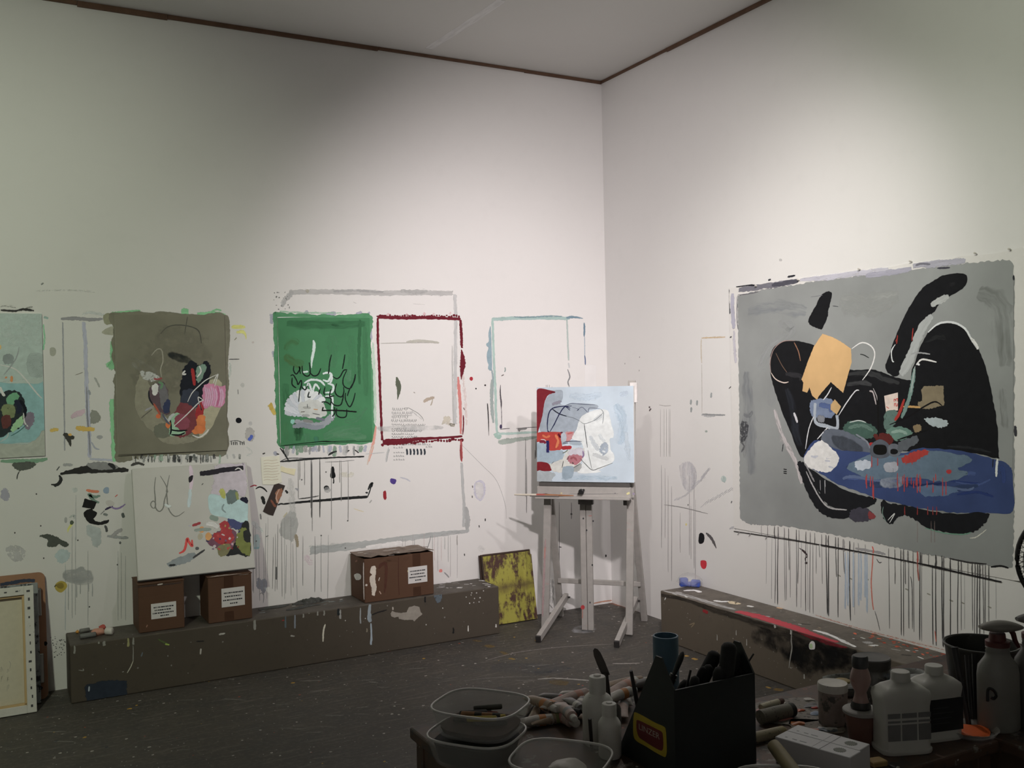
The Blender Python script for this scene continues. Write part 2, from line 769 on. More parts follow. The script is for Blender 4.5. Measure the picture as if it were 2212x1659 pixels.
def drip(S,x,y0,y1,w,color,op=0.8,rag=0.25,lean=0.0,name='paint_drip', ref=None):
    m = (y0 + y1) / 2
    return stroke(S,[(x,y0),(x + random.uniform(-1,1) * w * 0.3 + lean * .5,m),(x + lean,y1)],w,color,rag=rag,op=op,taper=0.35,
                  jit=0.2,name=name,per=4,ref=ref,wl=[0.8,1.0,1.25])


def dot(S,x,y,rx,ry,color,rag=0.2,op=1.0,rot=0.0,name='paint_blob', ref=None,edge=0.003):
    pts = []
    for k in range(8):
        a = k * math.pi / 4
        r = random.uniform(0.85,1.12)
        u,v = rx * r * math.cos(a),ry * r * math.sin(a)
        pts.append((x + u * math.cos(rot) - v * math.sin(rot),y + u * math.sin(rot) + v * math.cos(rot)))
    return fill(S,pts,color,rag=rag,op=op,jit=0.0,edge=edge,name=name,per=3,ref=ref,freq=60)


def text_mesh(S,txt,p0,p1,height,color,parent,name='lettering', ref=None,spacing=1.0,shear=0.0):
    """flat letters on surface S, starting at photo point p0 and running towards p1; height in crop pixels"""
    cu = bpy.data.curves.new(name, 'FONT')
    cu.body = txt
    cu.size = 1.0
    cu.space_character = spacing
    cu.shear = shear
    cu.resolution_u = 2
    tmp = bpy.data.objects.new('tmp_text', cu)
    COL.objects.link(tmp)
    dg = bpy.context.evaluated_depsgraph_get()
    dg.update()
    me = bpy.data.meshes.new_from_object(tmp.evaluated_get(dg))
    bpy.data.objects.remove(tmp)
    bpy.data.curves.remove(cu)
    a,b = Vector(S.uv(p0)),Vector(S.uv(p1))
    L = (b - a).length
    d = (b - a).normalized()
    nrm = Vector((-d.y,d.x))
    if nrm.y < 0:
        nrm = -nrm
    w = max(v.co.x for v in me.vertices)
    h = height * S.scale(p0) / 0.7
    S.k += 1
    off = S.base + S.k * 3e-5 + 1e-4
    for v in me.vertices:
        x,y = v.co.x / w * L,v.co.y * h
        q = a + d * x + nrm * y
        v.co = S.O + S.U * q.x + S.V * q.y + S.N * off
    me.materials.clear()
    me.materials.append(ink(color,ref or S.ref))
    me.name = name
    return link(name,me,parent)


def ink(color,ref):
    key = 'ink_%s' % str(color)
    if key not in _M:
        c = alb(color,ref)
        _M[key] = None
        _M[key] = plain_ink(key,c)
    return _M[key]


def plain_ink(name,c):
    t = NT(name)
    t.base(t.mix(t.noise(t.coord(),80,3),tuple(x * 0.8 for x in c),tuple(min(1,x * 1.2) for x in c)))
    t.set(Roughness=0.7)
    return t.m

# ================================================================== the room
XL,YB = -7.6,-8.8        # far ends of the studio behind and beside the camera


def struct(name,lo,hi,mat):
    bm = bmesh.new()
    box(bm,lo,hi)
    o = part(name,bm,mat)
    o['kind'] = 'structure'
    return o


floor = struct('floor', (XL,YB,-0.12),(0.15,0.15,0.0),FLOORM)
ceiling = struct('ceiling', (XL,YB,CEIL),(0.15,0.15,CEIL + 0.12),CEILM)
wall_left = struct('wall_left', (XL,0.0,0.0),(0.15,0.15,CEIL),WALL)
wall_right = struct('wall_right', (0.0,YB,0.0),(0.15,0.0,CEIL),WALL)
wall_back = struct('wall_back', (XL,YB - 0.15,0.0),(0.15,YB,CEIL),WALL)
wall_side = struct('wall_side', (XL - 0.15,YB - 0.15,0.0),(XL,0.15,CEIL),WALL)
tag(floor, 'dark concrete studio floor spattered and smeared with paint')
tag(ceiling, 'plain off-white studio ceiling above the two walls')
tag(wall_left, 'white studio wall with painted outlines, smears and drips')
tag(wall_right, 'white studio wall behind the big grey and black painting')

WOODTRIM = plain('raw_brown_wood_strip', (0.14,0.075,0.045),0.7,var=0.45,scale=14)
# thin brown wooden strips closing the joint between walls and ceiling,in uneven lengths
bm = bmesh.new()
xs = [-7.5,-3.36,-2.9,-1.66,-0.62,-0.005]
for i in range(5):
    h = (0.022,0.030,0.024,0.017,0.020)[i]
    box(bm,(xs[i],-0.014 - 0.002 * (i % 2),CEIL - h),(xs[i + 1] - 0.002,0.0,CEIL - 0.001))
trim = part('trim_1', bm,WOODTRIM)
tag(trim, 'thin brown wooden strip along the top of the long wall', kind='structure')
bm = bmesh.new()
ys = [-0.005,-0.75,-1.9,-3.4,-8.7]
for i in range(4):
    h = (0.016,0.022,0.026,0.024)[i]
    box(bm,(-0.014 - 0.002 * (i % 2),ys[i + 1] + 0.002,CEIL - h),(0.0,ys[i],CEIL - 0.001))
trim = part('trim_2', bm,WOODTRIM)
tag(trim, 'thin brown wooden strip above the large painting wall', kind='structure')
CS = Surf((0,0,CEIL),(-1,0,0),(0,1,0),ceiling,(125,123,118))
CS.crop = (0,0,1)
stroke(CS,[(925,106),(1000,58),(1085,0)],7,(134,132,127),rag=0.0,taper=0.0,jit=0.0,op=0.9,name='ceiling_pale_line')  # thin straight band a little paler than the ceiling

# ------------------------------------------------------------------ marks on the long white wall
LW = Surf((0,0,0),(1,0,0),(0,0,1),wall_left,(188,182,176))
KA,KB,KC,KD,KE,KF = (0,580,.25316),(0,980,.27125),(540,580,.25316),(540,960,.29837),(1020,660,.19892),(1020,960,.28933)

# --- far section,upper (crop A)
LW.at(*KA).ref = (172,167,159)
stroke(LW,[(0,355),(120,362),(200,350),(295,360)],32,(52,50,48),rag=0.75,name='paint_smear')
stroke(LW,[(0,330),(60,320),(140,335)],34,(120,116,110),rag=1.1,op=.5,name='paint_smear')
stroke(LW,[(215,340),(285,325)],22,(110,106,100),rag=1.0,op=.6,name='paint_smear')
stroke(LW,[(370,415),(415,425)],26,(120,148,138),rag=0.8,name='paint_smear')
stroke(LW,[(370,470),(380,600),(368,700)],22,(110,175,130),rag=0.85,op=.75,name='paint_smear')
stroke(LW,[(350,1640),(400,1630)],18,(95,150,110),rag=0.6,name='paint_smear')
stroke(LW,[(120,1655),(260,1650),(390,1625)],40,(92,98,84),rag=0.8,name='paint_smear')
stroke(LW,[(515,430),(640,425),(760,435),(880,430)],34,(126,122,122),rag=0.55,name='paint_smear')
stroke(LW,[(700,400),(760,375),(880,395),(930,400)],34,(172,172,190),rag=0.9,op=.7,name='paint_smear')
stroke(LW,[(535,450),(540,750),(545,1050),(550,1330),(552,1560)],13,(140,138,140),rag=0.55,op=.8,taper=.1,name='paint_line_or_shade')
stroke(LW,[(715,450),(728,640),(735,900),(745,1150),(760,1400),(765,1620)],34,(160,158,170),rag=0.5,op=.8,taper=.1,name='paint_line_or_shade')
stroke(LW,[(740,1000),(745,1250),(760,1420),(770,1600)],14,(120,118,122),rag=0.6,op=.8,name='paint_line_or_shade')
stroke(LW,[(760,1625),(900,1632),(1000,1640)],24,(160,160,172),rag=0.6,op=.8,name='paint_line_or_shade')
stroke(LW,[(350,140),(372,122)],14,(110,110,104),rag=.4,name='paint_fleck_or_shade')
stroke(LW,[(280,195),(600,185),(820,205)],26,(160,155,148),rag=1.1,op=.35,name='paint_smear')
dot(LW,450,710,26,38,(146,143,128),op=.9)
fill(LW,[(890,400),(950,390),(960,460),(900,470)],(125,122,96),name='paint_smear', jit=.002)
fill(LW,[(875,550),(920,510),(975,500),(975,560)],(150,145,124),name='paint_smear', jit=.002,op=.9)
stroke(LW,[(640,910),(710,885)],6,(120,112,100),name='paint_fleck_or_shade')
stroke(LW,[(805,930),(830,970),(850,1015)],18,(140,138,130),rag=.6,name='paint_fleck_or_shade')
stroke(LW,[(755,1035),(768,1080)],20,(128,128,132),rag=.4,name='paint_fleck_or_shade')
fill(LW,[(605,1270),(640,1230),(715,1205),(700,1245),(640,1270)],(205,152,160),rag=.7,op=.85,name='paint_smear')
fill(LW,[(775,1290),(785,1215),(835,1235),(855,1270),(845,1300),(790,1322)],(122,120,108),rag=.2,name='paint_patch')
stroke(LW,[(425,1388),(465,1375),(500,1378)],34,(212,150,52),rag=.6,name='paint_stroke')
stroke(LW,[(645,1355),(720,1370),(810,1372)],44,(208,148,48),rag=.5,name='paint_stroke')
stroke(LW,[(540,1410),(590,1435),(635,1445)],36,(58,56,50),rag=.3,name='paint_stroke')
stroke(LW,[(555,1415),(590,1465),(603,1520)],30,(60,58,52),rag=.35,wl=[1,1,.4],name='paint_stroke')
dot(LW,598,1418,14,10,(214,140,50))
dot(LW,850,1440,24,16,(150,148,146),op=.7)
stroke(LW,[(780,1480),(810,1530),(850,1545)],14,(150,150,158),rag=.5,op=.8,name='paint_fleck_or_shade')
# green overpaint round the olive canvas
for pts,w,rg,op in (([(950,380),(1020,378),(1120,368),(1200,362)],30,.6,.9),([(1545,370),(1610,372)],60,.3,1),
                       ([(1680,388),(1760,385),(1840,380),(1925,400)],36,.6,1),([(1800,370),(1850,350),(1890,360)],16,.5,.9),
                       ([(958,620),(955,720),(965,860)],34,.5,.9),([(920,800),(945,830),(975,850)],60,.6,.9),
                       ([(960,1110),(965,1240),(975,1400),(980,1550),(985,1650)],55,.35,1),([(920,840),(950,800)],40,.9,.6),
                       ([(1790,1575),(1850,1580),(1930,1570)],36,.5,.9)):
    stroke(LW,pts,w,(112,168,118),rag=rg,op=op,taper=.2,name='paint_smear')
fill(LW,[(950,385),(1300,378),(1700,392),(1935,405),(1945,700),(1940,1200),(1925,1580),(1700,1580),(1300,1600),(1160,1620),(1000,1645),
          (985,1500),(975,1000),(985,880),(960,700),(965,500)],(107,102,84),jit=.006,edge=.012,rag=.25,name='paint_halo')
# black and white scrubbing under the olive canvas
for k in range(26):
    x = 1130 + k * 27 + random.uniform(-12,12)
    g = random.choice(((40,40,40),(90,92,88),(160,158,152),(185,182,176),(130,128,122)))
    stroke(LW,[(x,1580 + random.uniform(0,20)),(x + random.uniform(-10,10),1660)],random.uniform(12,34),g,rag=.8,op=.8,name='paint_smear')
fill(LW,[(1985,490),(2080,490),(2080,510),(1990,512)],(215,182,84),name='paint_stroke', jit=.001,edge=.004,rag=.5)
stroke(LW,[(1975,495),(2075,490)],22,(212,178,78),rag=.4,name='paint_stroke')
stroke(LW,[(2015,545),(2070,540),(2095,570),(2100,605)],30,(216,184,84),rag=.45,wl=[1,1,.6,.3],name='paint_stroke')
stroke(LW,[(2000,612),(2020,588)],7,(120,112,90),name='paint_fleck_or_shade')
dot(LW,2158,630,9,7,(165,155,145))
stroke(LW,[(1950,775),(2045,774)],7,(70,70,66),rag=.2,name='paint_line_or_shade')
stroke(LW,[(1960,800),(1965,870),(1955,930)],30,(165,172,160),rag=.9,op=.6,name='paint_smear')
stroke(LW,[(2030,1030),(2033,1075)],9,(128,124,118),name='paint_fleck_or_shade')
dot(LW,2070,995,16,18,(168,165,155),op=.8)
dot(LW,2035,1296,24,23,(22,24,28))
dot(LW,2137,1322,15,16,(160,156,150))
fill(LW,[(2095,1420),(2110,1365),(2150,1365),(2170,1420),(2150,1470),(2105,1460)],(158,152,144),rag=.35,op=.8,name='paint_patch')
stroke(LW,[(2118,1465),(2140,1445),(2150,1420)],26,(66,86,158),rag=.2,name='paint_fleck_or_shade')
for k,x in enumerate((1972,1990,2005,2020,2048,2065,2080)):
    stroke(LW,[(x,1470 + 6 * (k % 2)),(x + 4,1508)],8,(52,52,52),rag=.5,name='paint_fleck_or_shade')
stroke(LW,[(1955,1475),(2020,1468),(2085,1492)],5,(60,60,60),rag=.4,name='paint_fleck_or_shade')
stroke(LW,[(2100,1520),(2150,1570),(2100,1600)],30,(170,190,196),rag=1.0,op=.6,name='paint_smear')

# --- far section,lower (crop B)
LW.at(*KB).ref = (160,156,148)
stroke(LW,[(0,60),(150,60),(300,55),(380,40)],34,(96,128,100),rag=.5,name='paint_smear')
fill(LW,[(110,80),(230,70),(280,85),(240,115),(160,130),(120,110)],(72,74,66),rag=.6,name='paint_smear')
stroke(LW,[(155,140),(140,170),(135,205)],8,(60,60,56),rag=.3,name='paint_fleck_or_shade')
fill(LW,[(480,162),(600,120),(720,92),(850,100),(1000,120),(1010,140),(880,148),(700,152)],(42,40,38),rag=.45,jit=.004,name='paint_smear')
fill(LW,[(690,85),(780,70),(870,75),(940,110),(840,125),(750,120)],(112,110,106),rag=.5,name='paint_smear')
stroke(LW,[(860,80),(900,100),(910,125)],30,(40,40,40),rag=.5,name='paint_smear')
stroke(LW,[(500,92),(540,86),(580,92)],26,(130,128,124),rag=.7,name='paint_smear')
stroke(LW,[(450,135),(475,100)],8,(70,70,68),rag=.3,name='paint_fleck_or_shade')
stroke(LW,[(470,170),(485,205),(460,245),(405,245)],26,(42,42,40),rag=.35,wl=[.6,1,1,.5],name='paint_stroke')
stroke(LW,[(430,255),(450,262)],12,(48,48,46),name='paint_fleck_or_shade')
stroke(LW,[(1040,95),(1100,75),(1150,92)],26,(60,58,54),rag=.6,name='paint_smear')
for k in range(16):
    x = 1130 + k * 52
    stroke(LW,[(x,0),(x + random.uniform(-9,9),random.uniform(40,95))],random.uniform(14,46),
           random.choice(((120,122,116),(80,84,78),(150,148,142),(58,58,56),(128,150,128))),rag=.85,op=.75,name='paint_smear')
fill(LW,[(12,345),(20,290),(45,280),(66,310),(68,360),(45,372)],(140,136,144),rag=.3,op=.8,name='paint_patch')
stroke(LW,[(685,290),(740,300),(790,302)],22,(196,96,62),rag=.3,name='paint_stroke')
stroke(LW,[(800,335),(750,345),(710,325),(740,365),(790,392)],24,(92,112,98),rag=.35,name='paint_stroke')
dot(LW,846,292,22,26,(112,126,138))
fill(LW,[(675,358),(770,385),(745,440),(655,425)],(30,29,28),smooth=False,jit=.001,edge=.003,rag=.1,name='paint_patch')
stroke(LW,[(735,440),(705,480),(720,530),(780,555),(850,545)],60,(32,31,30),rag=.2,taper=.8,wl=[1,1,.7,.4,.35],name='paint_stroke')
fill(LW,[(700,450),(770,470),(740,520),(700,510)],(32,31,30),rag=.2,jit=.001,edge=.004,name='paint_patch')
stroke(LW,[(790,560),(850,540),(852,530)],26,(34,33,32),rag=.2,name='paint_stroke')
stroke(LW,[(835,448),(880,425),(900,420)],16,(52,44,66),rag=.3,name='paint_stroke')
stroke(LW,[(880,420),(920,438),(960,428),(1000,400)],14,(112,92,130),rag=.5,name='paint_stroke')
stroke(LW,[(915,345),(938,325)],7,(160,70,60),name='paint_fleck_or_shade')
dot(LW,875,395,36,24,(165,158,148),op=.6)
stroke(LW,[(800,485),(835,450)],8,(110,108,104),name='paint_fleck_or_shade')
stroke(LW,[(820,480),(860,490)],20,(100,104,98),rag=.5,name='paint_stroke')
stroke(LW,[(975,470),(985,512)],22,(72,76,72),rag=.3,name='paint_stroke')
stroke(LW,[(575,535),(570,560),(545,600),(540,630)],22,(190,178,70),rag=.4,wl=[.6,1,.7,.2],name='paint_stroke')
dot(LW,572,548,14,16,(70,76,60))
stroke(LW,[(550,510),(590,490),(590,520)],18,(140,142,134),rag=.6,name='paint_smear')
dot(LW,524,528,10,20,(140,138,132),op=.7)
stroke(LW,[(590,270),(600,310)],50,(158,168,172),rag=.6,op=.5,name='paint_smear')
drip(LW,605,320,700,6,(140,140,138),op=.5)
fill(LW,[(320,655),(380,645),(450,665),(490,690),(540,720),(520,742),(470,715),(440,738),(380,735),(385,690),(350,665)],(66,68,60),rag=.35,name='paint_stroke', jit=.003)
fill(LW,[(690,600),(700,570),(740,580),(790,600),(805,660),(795,720),(765,745),(740,720),(730,680),(695,640)],(146,150,144),rag=.4,op=.85,name='paint_patch')
stroke(LW,[(835,570),(848,600),(850,625)],18,(66,66,64),rag=.3,name='paint_fleck_or_shade')
stroke(LW,[(850,655),(940,665),(1025,672)],26,(124,124,120),rag=.6,name='paint_stroke')
stroke(LW,[(890,670),(930,625),(975,600)],34,(128,124,120),rag=.5,name='paint_stroke')
dot(LW,957,710,8,9,(80,80,78))
fill(LW,[(445,800),(480,765),(540,775),(555,810),(525,860),(480,870),(450,840)],(148,160,160),rag=.35,op=.7,name='paint_patch')
drip(LW,520,860,1420,7,(142,146,144),op=.5)
fill(LW,[(50,760),(120,730),(195,770),(180,840),(100,850)],(150,146,142),rag=.9,op=.6,name='paint_smear')
fill(LW,[(510,940),(600,925),(650,905),(680,930),(720,940),(735,1020),(660,1045),(600,1035),(520,1005)],(126,126,122),rag=.6,op=.85,name='paint_patch', stretch=(.4,1.5))
for x,y in ((545,1250),(610,1150),(640,1120),(705,1100),(735,1140)):
    drip(LW,x,1030,y,7,(132,132,128),op=.6)
dot(LW,485,1055,46,42,(142,122,28),rag=.3,edge=.008)
dot(LW,480,1052,28,26,(112,94,24),rag=.5)
stroke(LW,[(432,1062),(450,1042)],8,(60,56,40),name='paint_fleck_or_shade')
for x,a,b in ((575,560,1330),(600,650,1300),(700,760,1380),(940,760,1340),(965,770,1330),(1000,800,1340)):
    drip(LW,x,a,b,6,(138,136,132),op=.5)
for k in range(34):
    dot(LW,random.uniform(400,520),random.uniform(1440,1640),random.uniform(2,5),random.uniform(2,5),(70,70,68),rag=0,edge=.001,name='paint_fleck_or_shade')
for x,y in ((290,322),(118,630),(348,832),(935,884),(712,1220),(325,575),(620,690)):
    dot(LW,x,y,5,6,(60,56,54),rag=0,edge=.001,name='paint_fleck_or_shade')

# --- centre,upper (crop C): grey ghost outline,halo of the green canvas,red outline
LW.at(*KC).ref = (206,197,192)
GREY1 = (180,173,168)
stroke(LW,[(330,205),(500,200),(800,200),(1100,210),(1400,205),(1740,215)],50,GREY1,rag=.55,op=.9,taper=.1,name='paint_outline')
stroke(LW,[(700,195),(900,188),(1150,200)],34,(172,166,163),rag=.9,op=.7,name='paint_outline')
stroke(LW,[(1280,190),(1400,200),(1520,190)],44,(176,170,165),rag=.8,op=.8,name='paint_outline')
stroke(LW,[(360,190),(340,225),(300,270),(270,330)],54,(178,172,168),rag=.7,op=.9,name='paint_outline')
stroke(LW,[(1748,215),(1755,420),(1752,800),(1748,1200),(1750,1330)],38,(190,184,180),rag=.55,op=.85,taper=.1,name='paint_outline')
stroke(LW,[(480,180),(500,205)],34,(178,168,150),rag=.6,op=.7,name='paint_outline')
for k in range(20):
    dot(LW,random.uniform(200,340),random.uniform(200,360),random.uniform(2,6),random.uniform(2,6),(120,116,112),rag=0,edge=.001,name='paint_fleck_or_shade')
for pts,w in (([(185,380),(185,480)],46),([(460,395),(500,365)],44),([(640,395),(740,380)],50),([(900,390),(960,372)],34),([(1020,390),(1010,370)],24),
               ([(1030,480),(1035,620)],26),([(195,700),(200,760)],26),([(205,1560),(230,1600)],40),([(520,1560),(560,1520)],50)):
    stroke(LW,pts,w,(168,166,178),rag=.7,op=.8,name='paint_smear')
fill(LW,[(205,400),(260,380),(500,395),(760,400),(980,385),(1035,410),(1045,480),(1025,560),(1040,800),(1060,1100),(1065,1300),(1060,1440),
          (1000,1490),(700,1500),(400,1530),(255,1525),(225,1300),(215,1000),(210,700)],(74,138,92),jit=.005,edge=.012,rag=.3,name='paint_halo')
stroke(LW,[(1050,620),(1060,900),(1066,1150),(1066,1330)],34,(186,205,182),rag=.7,op=.8,name='paint_smear')
stroke(LW,[(250,365),(330,372),(500,378),(800,378)],26,(150,190,156),rag=.9,op=.7,name='paint_smear')
stroke(LW,[(160,1160),(190,1200),(215,1250)],46,(206,172,62),rag=.7,name='paint_smear')
dot(LW,180,1180,18,34,(196,160,50),rag=.4)
# under the green canvas
for k in range(20):
    x = 300 + k * 36 + random.uniform(-10,10)
    stroke(LW,[(x,1505),(x + random.uniform(-14,14),random.uniform(1560,1620))],random.uniform(24,60),
           random.choice(((176,176,188),(150,148,146),(128,158,130),(190,186,182),(118,152,124),(160,156,152))),rag=.8,op=.75,name='paint_smear')
stroke(LW,[(255,1530),(300,1590),(330,1640)],12,(40,40,40),rag=.4,name='paint_line_or_shade')
stroke(LW,[(670,1590),(700,1570),(735,1560)],14,(40,42,42),rag=.5,name='paint_line_or_shade')
stroke(LW,[(830,1560),(850,1550)],10,(50,50,50),name='paint_fleck_or_shade')
stroke(LW,[(890,1545),(930,1575)],10,(60,60,58),name='paint_fleck_or_shade')
stroke(LW,[(1075,1340),(1060,1450),(1035,1560),(1010,1650)],24,(232,150,132),rag=.45,op=.9,name='paint_stroke')
# the dark red outline
RED = (112,22,38)
stroke(LW,[(1085,415),(1300,422),(1550,420),(1800,432)],26,RED,rag=.25,taper=.1,jit=.25,per=14,name='paint_outline')
for k in range(34):
    x = 1090 + k * 21
    dot(LW,x,408 + random.uniform(-9,4),random.uniform(5,14),random.uniform(5,12),RED,rag=.3,edge=.002,name='paint_fleck_or_shade')
stroke(LW,[(1090,420),(1092,600),(1098,760),(1105,900),(1112,1100),(1120,1300),(1128,1470)],22,RED,rag=.3,taper=.1,jit=.25,per=10,name='paint_outline')
stroke(LW,[(1795,435),(1800,520),(1805,620),(1808,680)],26,RED,rag=.4,taper=.3,jit=.3,per=10,name='paint_outline')
stroke(LW,[(1805,690),(1812,760),(1815,820),(1808,890),(1802,950)],52,RED,rag=.4,taper=.7,jit=.25,wl=[.5,.9,1,.6,.3],name='paint_outline')
stroke(LW,[(1775,920),(1785,1050),(1795,1200),(1800,1420)],30,(212,120,112),rag=.5,op=.9,name='paint_outline')
stroke(LW,[(1820,1250),(1822,1330),(1815,1420)],12,RED,rag=.3,name='paint_outline')
stroke(LW,[(1130,1482),(1250,1478),(1350,1470),(1420,1455),(1600,1446),(1815,1432)],44,RED,rag=.25,taper=.2,jit=.2,per=10,wl=[1.2,1.2,1,.65,.45,.5],name='paint_outline')
for k in range(28):
    x = 1130 + k * 25
    dot(LW,x,1490 - k * 1.5 + random.uniform(0,16),random.uniform(6,18),random.uniform(6,16),RED,rag=.4,edge=.003,name='paint_fleck_or_shade')
stroke(LW,[(1800,1460),(1805,1560),(1806,1650)],22,(190,84,84),rag=.5,op=.85,name='paint_stroke')
for x,y in ((1170,385),(1330,388),(1480,380),(1560,385),(1700,375)):
    stroke(LW,[(x,y + 20),(x + 15,y - 5)],40,(226,172,172),rag=.9,op=.6,name='paint_smear')
stroke(LW,[(1820,900),(1830,1050),(1850,1350)],40,(230,190,182),rag=.95,op=.5,name='paint_smear')
# inside the red outline
stroke(LW,[(1110,640),(1300,635),(1620,632)],8,(176,168,158),rag=.5,op=.8,name='paint_line_or_shade')
stroke(LW,[(1330,628),(1450,618),(1620,634)],28,(182,174,160),rag=.6,op=.8,name='paint_smear')
stroke(LW,[(1725,650),(1728,1000),(1735,1330)],12,(182,176,170),rag=.5,op=.8,name='paint_line_or_shade')
fill(LW,[(1130,1350),(1600,1345),(1610,1370),(1350,1385),(1140,1385)],(176,172,168),rag=.8,op=.7,name='paint_smear')
fill(LW,[(1740,1330),(1640,1335),(1640,1300),(1660,1260),(1710,1270),(1715,1340)],(200,186,165),rag=.8,op=.7,name='paint_smear')
stroke(LW,[(1250,925),(1265,985),(1270,1040),(1258,1120)],44,(92,96,78),rag=.3,wl=[.5,1,.8,.2],name='paint_stroke')
stroke(LW,[(1480,1140),(1520,1115),(1575,1100)],30,(172,152,132),rag=.5,name='paint_stroke')
stroke(LW,[(1560,1110),(1550,1150),(1540,1170)],12,(172,156,138),rag=.5,name='paint_stroke')
stroke(LW,[(1395,1055),(1410,1063)],7,(150,140,130),name='paint_fleck_or_shade')
# handwriting in pencil
for i,(y,x0,x1) in enumerate(((1210,1215,1345),(1243,1210,1390),(1277,1210,1350),(1308,1205,1415),(1338,1210,1500),(1375,1210,1330),(1392,1210,1475),
                                 (1418,1210,1410),(1442,1210,1420))):
    t = LW
    x = x0
    pts = []
    while x < x1:
        for q in (0,1,2):
            pts.append((x + q * 4,y - (0,22,4)[q] * (1.0 if i < 4 else .55) + random.uniform(-3,3)))
        x += random.uniform(13,22)
        if random.random() < .22:
            if len(pts) > 2:
                stroke(LW,pts,3.4,(150,145,142) if i < 4 else (118,115,112),rag=.35,op=.85,taper=0,name='handwriting', per=3)
            pts = []
    if len(pts) > 2:
        stroke(LW,pts,3.4,(140,136,132),rag=.35,op=.85,taper=0,name='handwriting', per=3)
stroke(LW,[(1305,1195),(1350,1190),(1390,1210),(1440,1240),(1475,1280),(1480,1305)],5,(130,126,122),rag=.5,name='handwriting')
stroke(LW,[(1380,1215),(1420,1250),(1470,1290)],14,(180,174,170),rag=1.0,op=.6,name='handwriting')
stroke(LW,[(1210,1256),(1390,1255)],4,(130,126,122),rag=.4,name='handwriting')
for i,(y,x0,x1) in enumerate(((1510,1290,1530),(1538,1225,1300),(1530,1500,1550),(1578,1225,1320),(1610,1225,1315),(1640,1225,1315))):
    x = x0
    while x < x1:
        h = random.uniform(10,22)
        stroke(LW,[(x,y),(x + 4,y - h),(x + 9,y - 2),(x + 13,y - h * .8)],3.4,(140,136,134),rag=.35,op=.85,taper=0,name='handwriting', per=3)
        x += random.uniform(16,24)
for k in range(6):
    x = 1335 + k * 30
    stroke(LW,[(x,1538),(x + 6,1560),(x + 5,1592)],17,(52,58,66),rag=.35,name='paint_stroke')
stroke(LW,[(1190,1540),(1175,1590),(1165,1650)],14,(176,172,170),rag=.6,op=.8,name='paint_line_or_shade')
dot(LW,1888,940,13,16,(176,32,48))
dot(LW,2006,996,6,6,(70,60,60))
dot(LW,1928,1025,5,6,(70,66,66))
stroke(LW,[(2026,1150),(2032,1250),(2038,1430)],8,(46,40,44),rag=.25,wl=[1.4,1,.6],name='paint_line_or_shade')
stroke(LW,[(1820,1185),(1832,1210)],14,(140,110,106),rag=.7,name='paint_fleck_or_shade')
for pts in ([(1380,300),(1500,310)],[(880,285),(910,300)]):
    stroke(LW,pts,5,(190,182,176),rag=.7,op=.6,name='paint_fleck_or_shade')

# --- centre,lower (crop D)
LW.at(*KD).ref = (182,174,169)
stroke(LW,[(215,125),(300,118),(520,100),(700,92),(830,88)],15,(38,38,38),rag=.45,wl=[1,1,.8,.8,1.2],name='paint_line_or_shade')
stroke(LW,[(220,122),(280,100),(400,100),(520,95)],6,(50,50,50),rag=.5,name='paint_line_or_shade')
stroke(LW,[(540,128),(650,124),(760,114)],5,(80,78,76),rag=.7,name='paint_line_or_shade')
stroke(LW,[(235,20),(255,80),(280,112)],8,(44,44,44),rag=.4,name='paint_line_or_shade')
stroke(LW,[(90,70),(110,62)],10,(60,58,56),name='paint_fleck_or_shade')
stroke(LW,[(190,68),(212,72)],10,(60,58,56),name='paint_fleck_or_shade')
stroke(LW,[(565,80),(610,55),(630,50)],12,(46,46,46),rag=.5,name='paint_line_or_shade')
stroke(LW,[(830,70),(980,58)],7,(160,155,152),rag=.5,name='paint_line_or_shade')
stroke(LW,[(895,0),(870,70),(848,150)],15,(226,166,148),rag=.6,op=.8,name='paint_stroke')
stroke(LW,[(1005,20),(990,80),(985,130)],13,(168,164,160),rag=.6,op=.8,name='paint_line_or_shade')
fill(LW,[(590,165),(605,165),(612,200),(618,230),(605,245),(582,235),(585,200)],(22,22,24),rag=.15,jit=.001,edge=.003,name='paint_stroke')
drip(LW,604,240,285,8,(30,30,30),op=1)
fill(LW,[(535,310),(550,298),(568,305),(570,322),(545,330)],(30,30,32),rag=.2,jit=.001,edge=.003,name='paint_blob')
dot(LW,560,330,24,22,(150,146,142),op=.5,rag=.8)
fill(LW,[(665,205),(745,205),(745,232),(665,232)],(192,184,164),rag=.9,op=.6,name='paint_smear')
fill(LW,[(1018,250),(1035,248),(1058,258),(1050,285),(1030,285),(1016,272)],(72,52,118),rag=.2,jit=.001,edge=.003,name='paint_blob')
fill(LW,[(966,345),(982,338),(988,385),(978,400),(966,385)],(136,26,36),rag=.2,jit=.001,edge=.003,name='paint_stroke')
stroke(LW,[(1085,238),(1130,250),(1162,270)],10,(160,156,162),rag=.6,name='paint_fleck_or_shade')
stroke(LW,[(240,432),(400,415),(560,402),(720,388),(852,380)],20,(34,34,34),rag=.25,wl=[.6,.8,.9,1,1.1],taper=.1,name='paint_line_or_shade')
stroke(LW,[(200,440),(225,430),(245,434)],12,(40,40,40),rag=.4,name='paint_line_or_shade')
stroke(LW,[(850,385),(865,345),(875,310),(880,285)],9,(40,40,40),rag=.3,name='paint_line_or_shade')
stroke(LW,[(855,330),(870,295),(885,280),(880,310)],17,(40,40,40),rag=.4,name='paint_line_or_shade')
dot(LW,845,350,9,5,(44,44,44))
stroke(LW,[(350,395),(430,385),(500,372)],9,(70,68,66),rag=.5,name='paint_line_or_shade')
stroke(LW,[(865,425),(882,402)],9,(140,135,130),name='paint_fleck_or_shade')
stroke(LW,[(750,464),(790,478),(825,488)],7,(190,172,130),rag=.8,name='paint_fleck_or_shade')
